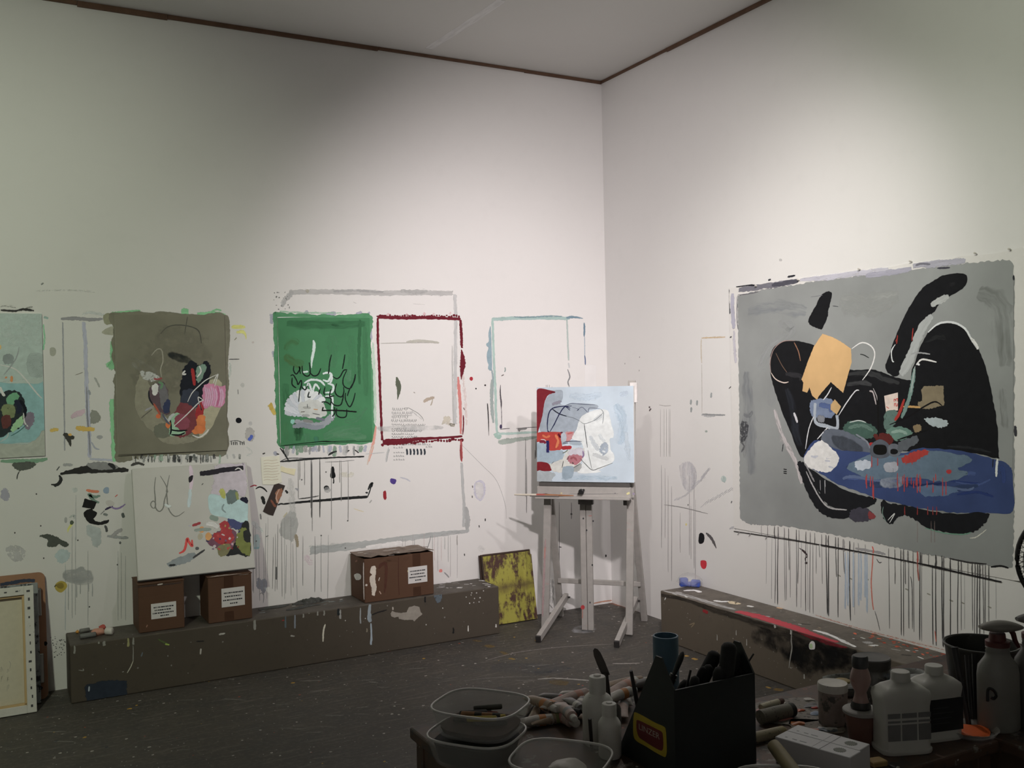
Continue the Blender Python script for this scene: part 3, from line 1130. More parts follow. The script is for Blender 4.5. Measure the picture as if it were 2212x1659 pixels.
# grey ghost of a larger canvas
stroke(LW,[(1525,0),(1525,60),(1530,120)],17,(140,54,54),rag=.5,op=.9,name='paint_outline')
stroke(LW,[(1532,130),(1540,300),(1550,450),(1545,600)],22,(158,154,150),rag=.3,op=.9,taper=.1,name='paint_outline')
stroke(LW,[(1560,450),(1575,540),(1572,620)],38,(150,146,142),rag=.4,op=.9,name='paint_outline')
stroke(LW,[(1590,625),(1400,645),(1200,670),(950,705),(700,740),(430,770)],42,(152,150,146),rag=.35,taper=.2,wl=[.6,.8,.9,1,1.2,1.6],op=.9,name='paint_outline')
stroke(LW,[(1380,660),(1480,640),(1580,632)],30,(158,154,150),rag=.7,op=.8,name='paint_outline')
stroke(LW,[(420,740),(560,745),(700,720)],60,(162,160,155),rag=.8,op=.7,name='paint_outline')
for x,b in ((440,470),(505,540),(395,300),(360,260),(650,280),(590,630),(710,560),(660,420),(450,640),(350,400)):
    drip(LW,x,110,b,6,(120,116,112),op=.55)
drip(LW,445,100,540,7,(60,58,58),op=.8)
drip(LW,505,95,535,7,(50,48,48),op=.8)
fill(LW,[(215,640),(230,560),(280,490),(330,500),(345,600),(320,680),(300,700),(240,670)],(160,156,150),rag=.5,op=.8,name='paint_patch')
stroke(LW,[(290,240),(300,350),(310,500),(300,600)],60,(170,165,160),rag=.6,op=.8,name='paint_smear')
stroke(LW,[(330,650),(340,700),(345,745)],24,(138,122,98),rag=.4,name='paint_stroke')
stroke(LW,[(10,560),(50,600),(90,640)],60,(168,182,190),rag=.8,op=.6,name='paint_smear')
stroke(LW,[(45,650),(50,700),(48,760)],46,(164,186,194),rag=.5,op=.7,name='paint_smear')
stroke(LW,[(0,752),(40,750),(70,748)],14,(128,168,168),rag=.6,op=.8,name='paint_smear')
fill(LW,[(60,970),(85,985),(110,975),(122,1020),(100,1075),(80,1050),(50,1030)],(130,130,136),rag=.5,op=.9,name='paint_patch')
stroke(LW,[(65,1090),(85,1075),(100,1100),(95,1150)],5,(110,108,108),name='paint_fleck_or_shade')
stroke(LW,[(190,885),(192,940),(190,980)],14,(84,80,78),rag=.5,name='paint_stroke')
stroke(LW,[(110,670),(135,660)],7,(80,78,76),name='paint_fleck_or_shade')
stroke(LW,[(240,530),(270,490)],10,(170,158,130),name='paint_fleck_or_shade')
stroke(LW,[(400,800),(430,850),(455,850)],60,(206,160,172),rag=.85,op=.8,name='paint_smear')
for x in (30,45,60,95,130,165,200,225,250,270,300,330,20,115,180,310,470,380,520,570):
    y0 = random.uniform(450,760)
    drip(LW,x + random.uniform(-6,6),y0,random.uniform(1020,1140),random.uniform(3.5,6.5),random.choice(((132,128,124),(110,106,104),(150,146,142))),op=.6,lean=random.uniform(-10,10))
for x in (1105,1125,1180,1190,1260,1320,1335,1360,1385,1410,1435,1500,1450):
    drip(LW,x,random.uniform(640,680),random.uniform(720,1000),5,random.choice(((170,160,158),(186,164,160),(150,146,142))),op=.6)
stroke(LW,[(1310,660),(1295,720),(1280,760)],5,(110,108,106),name='paint_line_or_shade')
drip(LW,1500,655,730,9,(150,140,134),op=.8)
fill(LW,[(850,735),(980,715),(1080,700),(1090,720),(960,745),(860,755)],(205,200,198),rag=.5,name='paint_smear')
# lilac loop,pencil arc,small marks towards the easel
stroke(LW,[(1630,280),(1660,265),(1690,285),(1695,350),(1670,400),(1640,380),(1625,320),(1630,280)],26,(176,168,180),rag=.8,op=.8,name='paint_smear')
fill(LW,[(1635,290),(1685,290),(1690,360),(1665,395),(1640,370)],(188,180,184),rag=.7,op=.5,name='paint_smear')
stroke(LW,[(1530,0),(1600,70),(1690,160),(1770,240),(1815,330),(1850,450),(1855,540)],4,(160,154,150),rag=.5,op=.7,name='paint_line_or_shade')
for x,y,c in ((1702,545,(60,56,56)),(1658,592,(80,76,74)),(1552,798,(70,66,64)),(1610,305,(100,90,88)),(1608,378,(90,84,80))):
    stroke(LW,[(x,y - 8),(x + 2,y + 10)],8,c,rag=.2,name='paint_fleck_or_shade')
dot(LW,1380,915,11,11,(214,110,100))
stroke(LW,[(1405,925),(1430,950),(1440,965)],12,(130,126,124),rag=.6,name='paint_fleck_or_shade')
stroke(LW,[(1650,740),(1690,770),(1660,750)],80,(165,160,158),rag=1.05,op=.5,name='paint_smear')
for x,y in ((45,700),(550,200),(708,553),(515,660),(375,256),(690,750)):
    dot(LW,x,y,5,5,(80,76,74),rag=0,edge=.001,name='paint_fleck_or_shade')

# --- beside the corner (crop E): teal outline
LW.at(*KE).ref = (230,220,217)
TEAL = (170,192,186)
stroke(LW,[(215,150),(300,145),(430,138),(600,138),(800,135),(1000,140),(1060,135)],38,TEAL,rag=.45,taper=.1,jit=.2,name='paint_outline')
stroke(LW,[(450,120),(520,128),(640,126),(760,118),(870,115),(980,118)],26,(132,160,166),rag=.85,name='paint_outline')
stroke(LW,[(1020,135),(1080,125),(1150,132),(1205,140)],26,(122,148,162),rag=.5,wl=[1.3,1.2,.8,.4],name='paint_outline')
stroke(LW,[(220,140),(225,300),(232,500),(240,700),(250,900),(258,1150),(268,1380)],30,(176,200,190),rag=.4,taper=.1,name='paint_outline')
stroke(LW,[(205,1200),(225,900),(222,760),(210,690)],24,(164,180,184),rag=.6,op=.8,name='paint_outline')
fill(LW,[(198,225),(180,300),(180,390),(155,415),(160,440),(178,460),(160,530),(165,600),(178,640),(175,690),(212,692),(210,500),(205,350)],(150,172,182),rag=.2,jit=.001,edge=.004,name='paint_patch')
stroke(LW,[(215,800),(210,950),(215,1100),(230,1280)],42,(172,180,176),rag=.5,op=.9,name='paint_outline')
stroke(LW,[(260,1380),(270,1400),(310,1440)],70,(168,196,182),rag=.3,name='paint_outline')
stroke(LW,[(270,1395),(400,1390),(560,1382),(720,1375)],26,(182,204,194),rag=.4,taper=.1,name='paint_outline')
stroke(LW,[(280,1480),(340,1480),(460,1460),(580,1445),(720,1425)],42,(172,178,168),rag=.5,wl=[1.5,1.6,1.2,1,1],name='paint_outline')
stroke(LW,[(1028,155),(1035,300),(1040,450),(1048,600)],20,(186,194,188),rag=.35,taper=.1,name='paint_outline')
stroke(LW,[(1045,620),(1055,680)],20,(206,202,202),rag=.5,name='paint_outline')
stroke(LW,[(1035,690),(1060,770),(1040,830),(1055,880)],16,(142,138,140),rag=.4,name='paint_outline')
stroke(LW,[(1045,880),(1060,905)],26,(190,190,184),rag=.4,name='paint_outline')
stroke(LW,[(1215,185),(1218,260),(1215,340)],24,(120,142,160),rag=.5,name='paint_outline')
stroke(LW,[(1220,330),(1222,450),(1222,560)],13,(176,184,196),rag=.6,name='paint_outline')
stroke(LW,[(1222,540),(1228,600),(1228,645)],15,(100,116,152),rag=.4,name='paint_outline')
stroke(LW,[(355,670),(360,700),(350,722)],16,(150,160,156),rag=.5,name='paint_fleck_or_shade')
stroke(LW,[(315,765),(345,750)],11,(110,96,92),rag=.4,name='paint_fleck_or_shade')
stroke(LW,[(308,860),(305,950),(315,1060),(315,1130)],15,(96,86,92),rag=.35,wl=[.6,1,1.2,.6],name='paint_line_or_shade')
stroke(LW,[(317,1120),(320,1220),(322,1310)],7,(80,70,80),rag=.4,name='paint_line_or_shade')
dot(LW,312,1315,13,24,(80,66,100))
stroke(LW,[(300,1345),(360,1338),(410,1335)],7,(70,62,66),rag=.4,name='paint_line_or_shade')
stroke(LW,[(475,1335),(600,1325),(720,1320)],7,(110,104,104),rag=.3,name='paint_line_or_shade')
fill(LW,[(500,1335),(590,1330),(580,1345),(530,1350),(510,1368)],(140,134,132),rag=.3,jit=.001,edge=.003,name='paint_smear')
stroke(LW,[(165,1060),(172,1140),(178,1250),(180,1415)],9,(44,36,40),rag=.2,wl=[1.5,1,.9,.5],name='paint_line_or_shade')
dot(LW,141,866,8,8,(70,60,60))
dot(LW,40,902,5,7,(80,76,76))
for x in (802,815,838,865):
    stroke(LW,[(x,850 + random.uniform(0,30)),(x + 2,910)],10,(150,128,128),rag=.9,op=.6,name='paint_smear')
for x in (578,700,690):
    drip(LW,x,1440,1655,6,(80,76,78),op=.7)
# a whiter patch by the corner
fill(LW,[(1222,652),(1300,640),(1345,650),(1345,900),(1222,900)],(242,234,231),rag=.1,smooth=False,jit=0,edge=.003,name='paint_patch', freq=5)
# below,crop F
LW.at(*KF).ref = (192,184,180)
for x,a,b in ((398,0,400),(405,100,520),(650,420,900),(740,430,560),(470,40,110)):
    drip(LW,x,a,b,5,(96,90,90),op=.7)
stroke(LW,[(98,552),(97,574)],8,(60,56,56),rag=.2,name='paint_fleck_or_shade')
dot(LW,740,520,7,6,(80,76,76))
dot(LW,998,832,5,9,(40,38,38))
stroke(LW,[(645,765),(668,768)],7,(60,58,58),name='paint_fleck_or_shade')
stroke(LW,[(560,1180),(580,1200),(600,1225)],12,(110,104,98),rag=.9,op=.7,name='paint_smear')
stroke(LW,[(900,1188),(980,1172),(1045,1165)],12,(178,120,92),rag=.6,name='paint_smear')
for x in (560,580,600):
    stroke(LW,[(x,1000),(x + 3,1100),(x - 2,1190)],30,(150,146,142),rag=1.0,op=.5,name='paint_smear')

# ------------------------------------------------------------------ marks on the right-hand wall
RW = Surf((0,0,0),(0,-1,0),(0,0,1),wall_right,(205,203,197))
KG,KH,KP = (1480,500,.33152),(1380,1000,.37613),(1120,800,.18083)
RW.at(*KG)
TAN = (196,172,134)
stroke(RW,[(105,695),(160,692),(265,688)],12,TAN,rag=.7,name='paint_outline')
stroke(RW,[(106,700),(104,760),(108,860)],12,(192,180,158),rag=.6,name='paint_outline')
stroke(RW,[(108,860),(110,1050),(110,1190)],6,(178,172,160),rag=.6,name='paint_outline')
stroke(RW,[(108,1190),(180,1195),(265,1196)],13,(140,142,140),rag=.6,name='paint_outline')
stroke(RW,[(105,1195),(150,1205),(200,1200)],20,(176,178,176),rag=.9,op=.7,name='paint_outline')
for x,y in ((40,1110),(80,1115),(172,1065),(42,1160)):
    stroke(RW,[(x,y - 16),(x - 4,y + 20)],18,(150,155,152),rag=.4,name='paint_fleck_or_shade')
stroke(RW,[(284,1025),(305,1005)],7,(90,88,86),name='paint_fleck_or_shade')
dot(RW,622,186,9,8,(190,188,182),op=.7)
dot(RW,138,1303,7,6,(150,160,150))
stroke(RW,[(250,1595),(258,1640)],26,(160,176,166),rag=.8,op=.7,name='paint_smear')
stroke(RW,[(100,1630),(130,1580),(165,1540)],22,(176,174,170),rag=.9,op=.7,name='paint_smear')
stroke(RW,[(540,318),(560,312)],14,(60,60,66),rag=.5,name='paint_fleck_or_shade')
stroke(RW,[(665,297),(720,286)],15,(48,48,54),rag=.5,name='paint_fleck_or_shade')
RW.at(*KE).ref = (222,214,210)
for x,y in ((1818,560),(1815,705),(1660,630)):
    stroke(RW,[(x,y - 8),(x - 2,y + 10)],8,(110,100,98),rag=.3,name='paint_fleck_or_shade')
for x,y in ((1925,1105),(1938,1125),(1928,1138)):
    dot(RW,x,y,8,9,(110,96,96),rag=.5,name='paint_fleck_or_shade')
for x in (2045,2110,2140,2150,2085):
    drip(RW,x,1110,1655,5,(150,142,138),op=.6)
stroke(RW,[(2030,1080),(2100,1090),(2160,1085)],10,(180,170,165),rag=.8,name='paint_smear')
# below the painting,crop H
RW.at(*KH).ref = (172,169,161)
for x,a,b,g in ((130,0,500,1),(150,20,440,0),(168,60,640,0),(188,120,690,1),(238,280,520,0),(290,60,540,0),(318,40,620,1),(325,200,690,0),(300,240,560,0)):
    drip(RW,x,a,b,5,((140,134,130),(118,112,110))[g],op=.6)
fill(RW,[(240,10),(300,0),(330,60),(320,130),(280,160),(250,120),(238,60)],(152,150,152),rag=.7,op=.6,name='paint_smear', stretch=(1.5,.5))
stroke(RW,[(300,150),(360,90),(405,30)],30,(165,162,160),rag=.9,op=.6,name='paint_smear')
stroke(RW,[(200,215),(260,190),(320,140)],20,(166,163,160),rag=.9,op=.6,name='paint_smear')
for k in range(9):
    x,y = 350 + k * 26,260 - k * 14
    stroke(RW,[(x,y),(x + 60,y - 55)],9,(150,148,146),rag=.95,op=.55,name='paint_smear')
dot(RW,488,92,16,18,(150,165,155),op=.6,rag=.7)
stroke(RW,[(142,240),(230,252),(310,270),(400,293)],5,(110,106,102),rag=.5,name='paint_line_or_shade')
fill(RW,[(348,408),(365,404),(376,420),(372,455),(352,464),(343,450)],(24,24,26),rag=.15,jit=.001,edge=.003,name='paint_blob')
stroke(RW,[(385,402),(410,425),(430,455),(445,492)],22,(78,74,72),rag=.45,wl=[.7,1,1,.4],name='paint_stroke')
fill(RW,[(355,566),(370,560),(388,568),(386,600),(372,608),(358,596)],(176,28,42),rag=.15,jit=.001,edge=.003,name='paint_blob')
stroke(RW,[(535,218),(530,232)],8,(80,78,76),name='paint_fleck_or_shade')
stroke(RW,[(284,236),(282,246)],7,(60,60,58),name='paint_fleck_or_shade')
dot(RW,272,353,5,6,(200,170,100))
stroke(RW,[(520,380),(545,370),(560,385)],22,(150,148,146),rag=.9,op=.7,name='paint_smear')
stroke(RW,[(920,488),(950,510),(968,535),(955,550),(963,578)],11,(52,40,40),rag=.3,wl=[.5,1.3,.8,.5,.8],name='paint_stroke')
dot(RW,961,575,7,6,(50,36,36))
stroke(RW,[(1365,550),(1380,572),(1395,570)],6,(80,78,76),name='paint_fleck_or_shade')
for x,y in ((1150,648),(1540,728),(1665,755),(1795,792),(1860,805),(2015,830),(1215,665),(1310,668)):
    stroke(RW,[(x - 12,y - 6),(x + 12,y + 4)],11,(136,132,116),rag=.7,op=.8,name='paint_smear')
# the dense curtain of drips running from the bottom of the big painting down to the bench
DK,MD,LT = (66,64,62),(104,101,97),(138,135,130)
for x,a,b,w,c in ((735,360,700,4,LT),(765,365,790,5,LT),(785,365,815,8,MD),(800,370,822,9,DK),(835,372,800,6,MD),(845,372,795,6,MD),(860,380,620,6,DK),
                      (868,378,780,5,MD),(905,385,835,8,MD),(915,385,700,6,DK),(935,388,840,5,LT),(960,395,860,7,DK),(968,390,850,5,LT),(985,400,870,7,MD),(1000,400,875,5,DK),
                      (1020,404,640,5,MD),(1035,408,545,9,LT),(1050,410,700,5,MD),(1075,415,880,9,DK),(1090,418,890,11,DK),(1130,425,660,7,DK),(1145,428,895,9,DK),
                      (1175,440,640,9,MD),(1210,450,915,10,DK),(1240,455,880,5,LT),(1435,490,960,7,MD),(1470,495,700,6,DK),(1505,495,1000,8,DK),(1520,500,1005,7,DK),
                      (1530,500,700,9,MD),(1550,500,960,9,MD),(1575,505,980,7,MD),(1615,510,1030,9,DK),(1625,515,1035,6,MD),(1685,525,1055,8,DK),(1705,528,1060,9,DK),
                      (1740,532,1065,10,DK),(1752,535,1068,9,DK),(1790,545,1070,9,DK),(1835,555,1010,8,DK),(1850,555,970,6,MD),(1870,558,960,4,LT),(1915,565,970,7,MD),(1930,570,1000,7,MD),
                      (1945,572,1005,9,DK),(1958,575,1005,9,DK),(1975,580,990,8,MD),(1990,582,960,9,MD),(2010,585,940,7,MD),(2050,600,900,4,LT)):
    drip(RW,x,a + 40,b,w * .8,c,op=.85,lean=random.uniform(-4,8))
for x,b in ((1185,850),(1200,830),(1232,840),(1262,830),(1275,800),(1300,780),(1310,870)):
    drip(RW,x,500,b,13,(150,162,182),op=.8,rag=.4)
stroke(RW,[(1345,470),(1343,560),(1335,680),(1340,780),(1348,845)],8,(176,96,78),rag=.3,taper=.1,name='paint_drip')
stroke(RW,[(1600,500),(1602,600),(1608,680)],11,(150,80,68),rag=.5,op=.8,name='paint_drip')
stroke(RW,[(1355,850),(1370,900),(1385,965)],6,(90,88,84),rag=.4,name='paint_drip')
stroke(RW,[(1560,650),(1570,720),(1572,960)],7,(90,88,84),rag=.4,name='paint_drip')
stroke(RW,[(1700,960),(1708,1030)],6,(180,84,60),rag=.4,name='paint_drip')
for pts in ([(1000,870),(1300,960),(1780,1080)], ):
    stroke(RW,pts,14,(176,110,84),rag=1.0,op=.5,name='paint_smear')

# ------------------------------------------------------------------ marks on the floor
FS = Surf((0,0,0),(1,0,0),(0,1,0),floor,(190,185,178))
FS.crop = (880,1330,.23508)
OC = (126,100,44)
for pts,w in (([(600,225),(640,230),(680,238)],26),([(715,270),(750,282),(795,290)],36),([(850,330),(890,345),(920,365)],26),([(930,390),(990,405)],18),
               ([(1340,590),(1400,615),(1480,625)],60),([(1270,570),(1330,570)],30)):
    stroke(FS,pts,w,OC,rag=.75,op=.9,name='paint_mark')
stroke(FS,[(760,480),(1000,480),(1300,490),(1480,480)],150,(78,82,86),rag=.8,op=.5,name='paint_mark')
stroke(FS,[(1150,530),(1350,525)],70,(70,76,84),rag=.8,op=.5,name='paint_mark')
stroke(FS,[(1190,585),(1350,575),(1600,590),(1700,600)],12,(140,134,124),rag=.6,name='paint_mark')
stroke(FS,[(1880,440),(2000,440),(2140,435)],9,(138,130,120),rag=.6,name='paint_mark')
stroke(FS,[(700,420),(1000,340),(1400,290),(1900,260)],8,(120,112,104),rag=.7,op=.8,name='paint_mark')
stroke(FS,[(500,600),(800,570),(1200,560)],8,(116,110,102),rag=.8,op=.8,name='paint_mark')
FS.crop = (1280,1330,.19892)
for pts,w in (([(1210,520),(1260,530)],30),([(1080,460),(1140,480)],20),([(1000,430),(1040,445)],18),([(1960,795),(2080,810)],34),([(1880,770),(1940,790)],14)):
    stroke(FS,pts,w,(150,116,44),rag=.6,name='paint_mark')
FS.crop = (0,0,1)
dot(FS,1262,1360,22,8,(150,148,146),rag=.7,op=.8,edge=.02)
stroke(FS,[(1265,1300),(1310,1297),(1330,1305),(1420,1330)],5,(170,110,84),rag=.6,op=.8,name='paint_mark')
for k in range(60):
    x,y = random.uniform(60,1250),random.uniform(1430,1650)
    stroke(FS,[(x,y),(x + random.uniform(8,60),y + random.uniform(-4,4))],random.uniform(1.5,3.5),(128,122,112),rag=.9,op=.6,name='paint_mark')

# ================================================================== paintings on the walls
CANVAS_W = plain('primed_white_canvas', (0.80,0.79,0.77),0.75,var=0.04,scale=60)
CANVAS_RAW = plain('raw_cream_canvas', (0.62,0.58,0.46),0.85,var=0.10,scale=40)
PAPER = plain('ivory_paper', (0.62,0.53,0.40),0.85,var=0.12,scale=25)


def flat_canvas(name,S0,corners,th,mat,label,cat='painting'):
    """a thin board or canvas lying on the wall surface S0, its rectangle read from photo corners TL TR BR BL"""
    S1 = Surf(S0.O + S0.N * th,S0.U,S0.V,None,S0.ref)
    S1.crop = S0.crop
    uv = [S1.uv(p) for p in corners]
    u0,u1 = (uv[0][0] + uv[3][0]) / 2,(uv[1][0] + uv[2][0]) / 2
    v1,v0 = (uv[0][1] + uv[1][1]) / 2,(uv[2][1] + uv[3][1]) / 2
    M = frame_matrix(S0.O,S0.U,S0.V,S0.N)
    bm = bmesh.new()
    box(bm,(u0,v0,0.002),(u1,v1,th),0.0012,M)
    o = part(name,bm,mat)
    tag(o,label,cat)
    S1.parent = o
    S1.ref = S0.ref
    S1.base = 0.0003
    S1.rect = S1.clip = (u0,v0,u1,v1)
    return o,S1


def ground(S,color,inset=0.0, **kw):
    """an even coat over the whole canvas"""
    u0,v0,u1,v1 = S.rect
    c = alb(color,S.ref)
    vs_ = [(u0 + inset,v0 + inset),(u1 - inset,v0 + inset),(u1 - inset,v1 - inset),(u0 + inset,v1 - inset)]
    return S.emit('painted_ground', vs_,[(0,1,2,3)],[(*c,1.0)] * 4,[(x * 9,y * 9,3.0) for x,y in vs_],[(1.0,0.0,8.0)] * 4)


# --- pale blue painting at the edge of the picture
LW.at(*KA).ref = (172,167,159)
o,S = flat_canvas('abstract_painting', LW,[(-2020 + 1030,378),(354,378),(388,1625),(-990,1640)],0.009,CANVAS_W,
                   'pale blue painting with dark tangle, cut off by the picture edge')
ground(S,(150,158,148))
fill(S,[(-900,380),(350,382),(372,700),(378,920),(-900,960)],(164,174,164),rag=.3,op=.7,edge=.02)
fill(S,[(0,390),(345,390),(352,620),(150,640),(0,600)],(170,182,176),rag=.8,op=.7,edge=.03)
fill(S,[(-900,985),(200,990),(375,985),(385,1200),(380,1380),(300,1470),(100,1490),(-300,1500),(-900,1520)],(116,152,150),rag=.25,edge=.01)
fill(S,[(-900,1490),(120,1500),(280,1480),(380,1390),(388,1610),(-900,1620)],(148,148,134),rag=.3,edge=.01)
fill(S,[(60,1050),(140,1050),(200,1110),(215,1220),(190,1330),(80,1400),(-120,1460),(-250,1200),(-60,1110)],(40,46,48),rag=.45,edge=.012)
fill(S,[(60,1100),(130,1060),(160,1100),(110,1160),(70,1160)],(96,150,110),rag=.5,op=.9)
fill(S,[(20,1180),(110,1170),(120,1260),(40,1270)],(120,128,84),rag=.6,op=.8)
fill(S,[(150,1290),(200,1260),(215,1300),(150,1360),(110,1390),(100,1360)],(130,168,120),rag=.5)
fill(S,[(205,1290),(240,1235),(285,1240),(280,1320),(240,1370),(212,1350)],(112,100,112),rag=.3)
fill(S,[(20,1270),(80,1260),(90,1330),(30,1360)],(92,50,46),rag=.6)
stroke(S,[(130,1120),(165,1180),(150,1240)],40,(34,38,52),rag=.4)
stroke(S,[(170,1120),(215,1200),(200,1290)],26,(24,26,34),rag=.4)
stroke(S,[(200,1230),(210,1310),(240,1350)],10,(188,190,180),rag=.3)
stroke(S,[(0,820),(130,860),(230,960),(310,1060),(360,1110)],12,(186,190,178),rag=.4,op=.9)
stroke(S,[(0,1010),(20,1060),(40,1090)],22,(206,208,200),rag=.3)
stroke(S,[(90,1430),(160,1390),(230,1330)],8,(58,100,96),rag=.4)
stroke(S,[(0,1480),(60,1440),(70,1400)],10,(150,156,150),rag=.4)
stroke(S,[(165,665),(140,760),(80,850),(30,910)],9,(128,130,128),rag=.4)
stroke(S,[(100,915),(98,970)],20,(196,118,62),rag=.3)
stroke(S,[(45,925),(58,935)],18,(190,116,64),rag=.4)
stroke(S,[(0,650),(4,690)],16,(196,150,90),rag=.4)
fill(S,[(35,745),(100,740),(105,800),(40,805)],(128,134,130),rag=.6,op=.8)
fill(S,[(245,745),(360,740),(370,910),(250,900)],(146,154,146),rag=.7,op=.8)
stroke(S,[(0,1640),(200,1628),(390,1620)],8,(50,52,48),rag=.2,name='paint_line_or_shade')  # shadow under the canvas edge, painted on as a dark line

# --- olive painting
o,S = flat_canvas('abstract_painting', LW,[(985,398),(1928,398),(1928,1562),(1000,1585)],0.009,CANVAS_W,
                   'olive grey painting with black and red forms and pink scribble')
ground(S,(106,101,83))
fill(S,[(1380,560),(1700,600),(1720,800),(1500,1000),(1250,1150),(1180,900)],(116,110,92),rag=.8,op=.8,edge=.05)
fill(S,[(1150,1110),(1200,900),(1280,1000),(1310,1180),(1420,1330),(1480,1420),(1620,1440),(1700,1440),(1640,1480),(1500,1500),(1380,1470),(1290,1380),(1190,1270)],(124,118,98),rag=.4,edge=.01)
fill(S,[(1720,1000),(1880,960),(1880,1180),(1790,1380),(1700,1440),(1720,1220)],(150,142,114),rag=.25,edge=.006)
fill(S,[(1310,1370),(1380,1320),(1450,1350),(1440,1430),(1350,1440)],(96,96,80),rag=.5)
for k in range(5):
    stroke(S,[(1370,560 - k),(1430,500),(1520,482),(1640,500),(1700,540),(1720,640)],8,(94,90,76),rag=.5,op=.25)
stroke(S,[(1370,555),(1430,500),(1520,482),(1640,500),(1700,545),(1718,640)],9,(80,78,68),rag=.4,op=.8)
stroke(S,[(1600,410),(1590,470),(1575,560)],7,(76,74,64),rag=.4)
# dark column and top sweep
fill(S,[(1440,730),(1480,720),(1600,760),(1640,800),(1560,800),(1460,760)],(30,36,38),rag=.6,edge=.008,freq=60)
fill(S,[(1570,850),(1640,790),(1700,830),(1760,790),(1795,850),(1780,950),(1740,1060),(1700,1160),(1640,1190),(1560,1240),(1545,1160),(1540,1000),(1560,920)],(30,32,38),rag=.2,edge=.006)
fill(S,[(1680,850),(1740,820),(1760,850),(1710,960),(1680,960)],(104,128,110),rag=.5)
stroke(S,[(1640,850),(1650,920),(1660,1000)],26,(150,34,34),rag=.2)
stroke(S,[(1700,830),(1715,880),(1680,930)],12,(200,202,190),rag=.4)
stroke(S,[(1580,870),(1560,900),(1590,900)],16,(190,188,176),rag=.4)
fill(S,[(1560,1050),(1680,1040),(1700,1160),(1640,1200),(1550,1240)],(58,62,74),rag=.5,op=.8)
fill(S,[(1540,1150),(1640,1180),(1690,1260),(1700,1330),(1640,1400),(1540,1440),(1480,1400),(1490,1250)],(112,52,56),rag=.3)
fill(S,[(1700,1160),(1740,1130),(1730,1240),(1690,1300),(1670,1230)],(150,34,40),rag=.3)
fill(S,[(1470,1260),(1540,1240),(1530,1360),(1580,1390),(1560,1420),(1450,1420),(1450,1360)],(128,160,128),rag=.2,edge=.004)
fill(S,[(1500,1260),(1580,1250),(1620,1330),(1560,1380),(1500,1340)],(126,60,72),rag=.3)
for pts in ([(1450,1270),(1460,1370),(1450,1420)],[(1450,1375),(1520,1385),(1600,1380)],[(1460,1418),(1530,1420),(1580,1400)]):
    stroke(S,pts,13,(26,30,32),rag=.25)
fill(S,[(1640,1400),(1700,1320),(1740,1280),(1740,1400)],(206,98,32),rag=.15,edge=.004)
fill(S,[(1690,1262),(1745,1262),(1740,1330),(1680,1330)],(208,102,36),rag=.2,edge=.004)
dot(S,1435,1335,22,26,(206,98,34))
dot(S,1350,1260,18,20,(188,92,44))
# left claw
fill(S,[(1270,1070),(1290,1010),(1340,980),(1390,970),(1430,1050),(1440,1150),(1440,1240),(1380,1230),(1310,1150)],(84,66,70),rag=.3)
fill(S,[(1300,1010),(1340,985),(1345,1050),(1310,1080)],(206,178,168),rag=.4)
fill(S,[(1360,1010),(1400,990),(1430,1100),(1390,1200),(1370,1120)],(98,94,94),rag=.4)
fill(S,[(1420,1130),(1445,1130),(1440,1220),(1405,1230),(1395,1180)],(48,54,78),rag=.3)
stroke(S,[(1350,970),(1385,985),(1370,1030)],20,(84,120,84),rag=.4)
stroke(S,[(1270,1040),(1275,1110),(1310,1170)],13,(36,36,42),rag=.4)
stroke(S,[(1310,1150),(1340,1200),(1370,1250)],18,(150,70,50),rag=.4)
stroke(S,[(1390,1250),(1430,1300),(1460,1260),(1490,1240)],24,(158,158,152),rag=.4)
stroke(S,[(1385,1240),(1420,1300),(1450,1330)],16,(78,80,92),rag=.4)
# pink scribble
fill(S,[(1745,1000),(1800,980),(1880,1005),(1925,1010),(1920,1100),(1890,1180),(1800,1175),(1740,1190),(1725,1100)],(182,110,138),rag=.45,edge=.008,stretch=(1.6,.4))
for k in range(9):
    stroke(S,[(1745 + k * 18,1000 + (k % 3) * 10),(1760 + k * 18,1090),(1740 + k * 18,1180)],16,random.choice(((196,128,156),(166,84,116),(206,140,160))),rag=.6)
stroke(S,[(1600,1140),(1640,1060),(1700,1000),(1760,950),(1850,905)],8,(205,200,184),rag=.35)
stroke(S,[(1820,980),(1840,930),(1860,905),(1830,1010)],8,(205,196,180),rag=.4)
stroke(S,[(1480,1350),(1600,1240),(1690,1150),(1740,1120)],9,(205,200,190),rag=.35)
stroke(S,[(1700,1140),(1720,1210),(1690,1100),(1740,1130)],8,(200,198,190),rag=.4)
stroke(S,[(1640,1420),(1700,1440),(1760,1400),(1780,1370)],12,(206,200,180),rag=.4)
stroke(S,[(1290,745),(1340,690),(1380,700),(1390,790),(1370,860),(1380,930)],12,(142,136,118),rag=.6,op=.9)
fill(S,[(1110,740),(1200,790),(1340,870),(1370,920),(1280,940),(1200,880),(1140,830)],(136,132,116),rag=.95,op=.8,freq=90)
fill(S,[(1200,880),(1290,890),(1360,930),(1310,960),(1230,940)],(170,168,160),rag=.8,op=.8,freq=90)
stroke(S,[(1310,940),(1340,945),(1385,935)],16,(140,60,62),rag=.5)
stroke(S,[(1200,1280),(1260,1230),(1300,1200)],9,(88,82,72),rag=.5)
stroke(S,[(1235,1215),(1280,1190),(1300,1180)],20,(132,128,128),rag=.6)
stroke(S,[(1005,1590),(1250,1582),(1500,1572),(1790,1560)],7,(60,56,46),rag=.2,name='paint_line_or_shade')  # shade below the canvas put in as a dark stroke

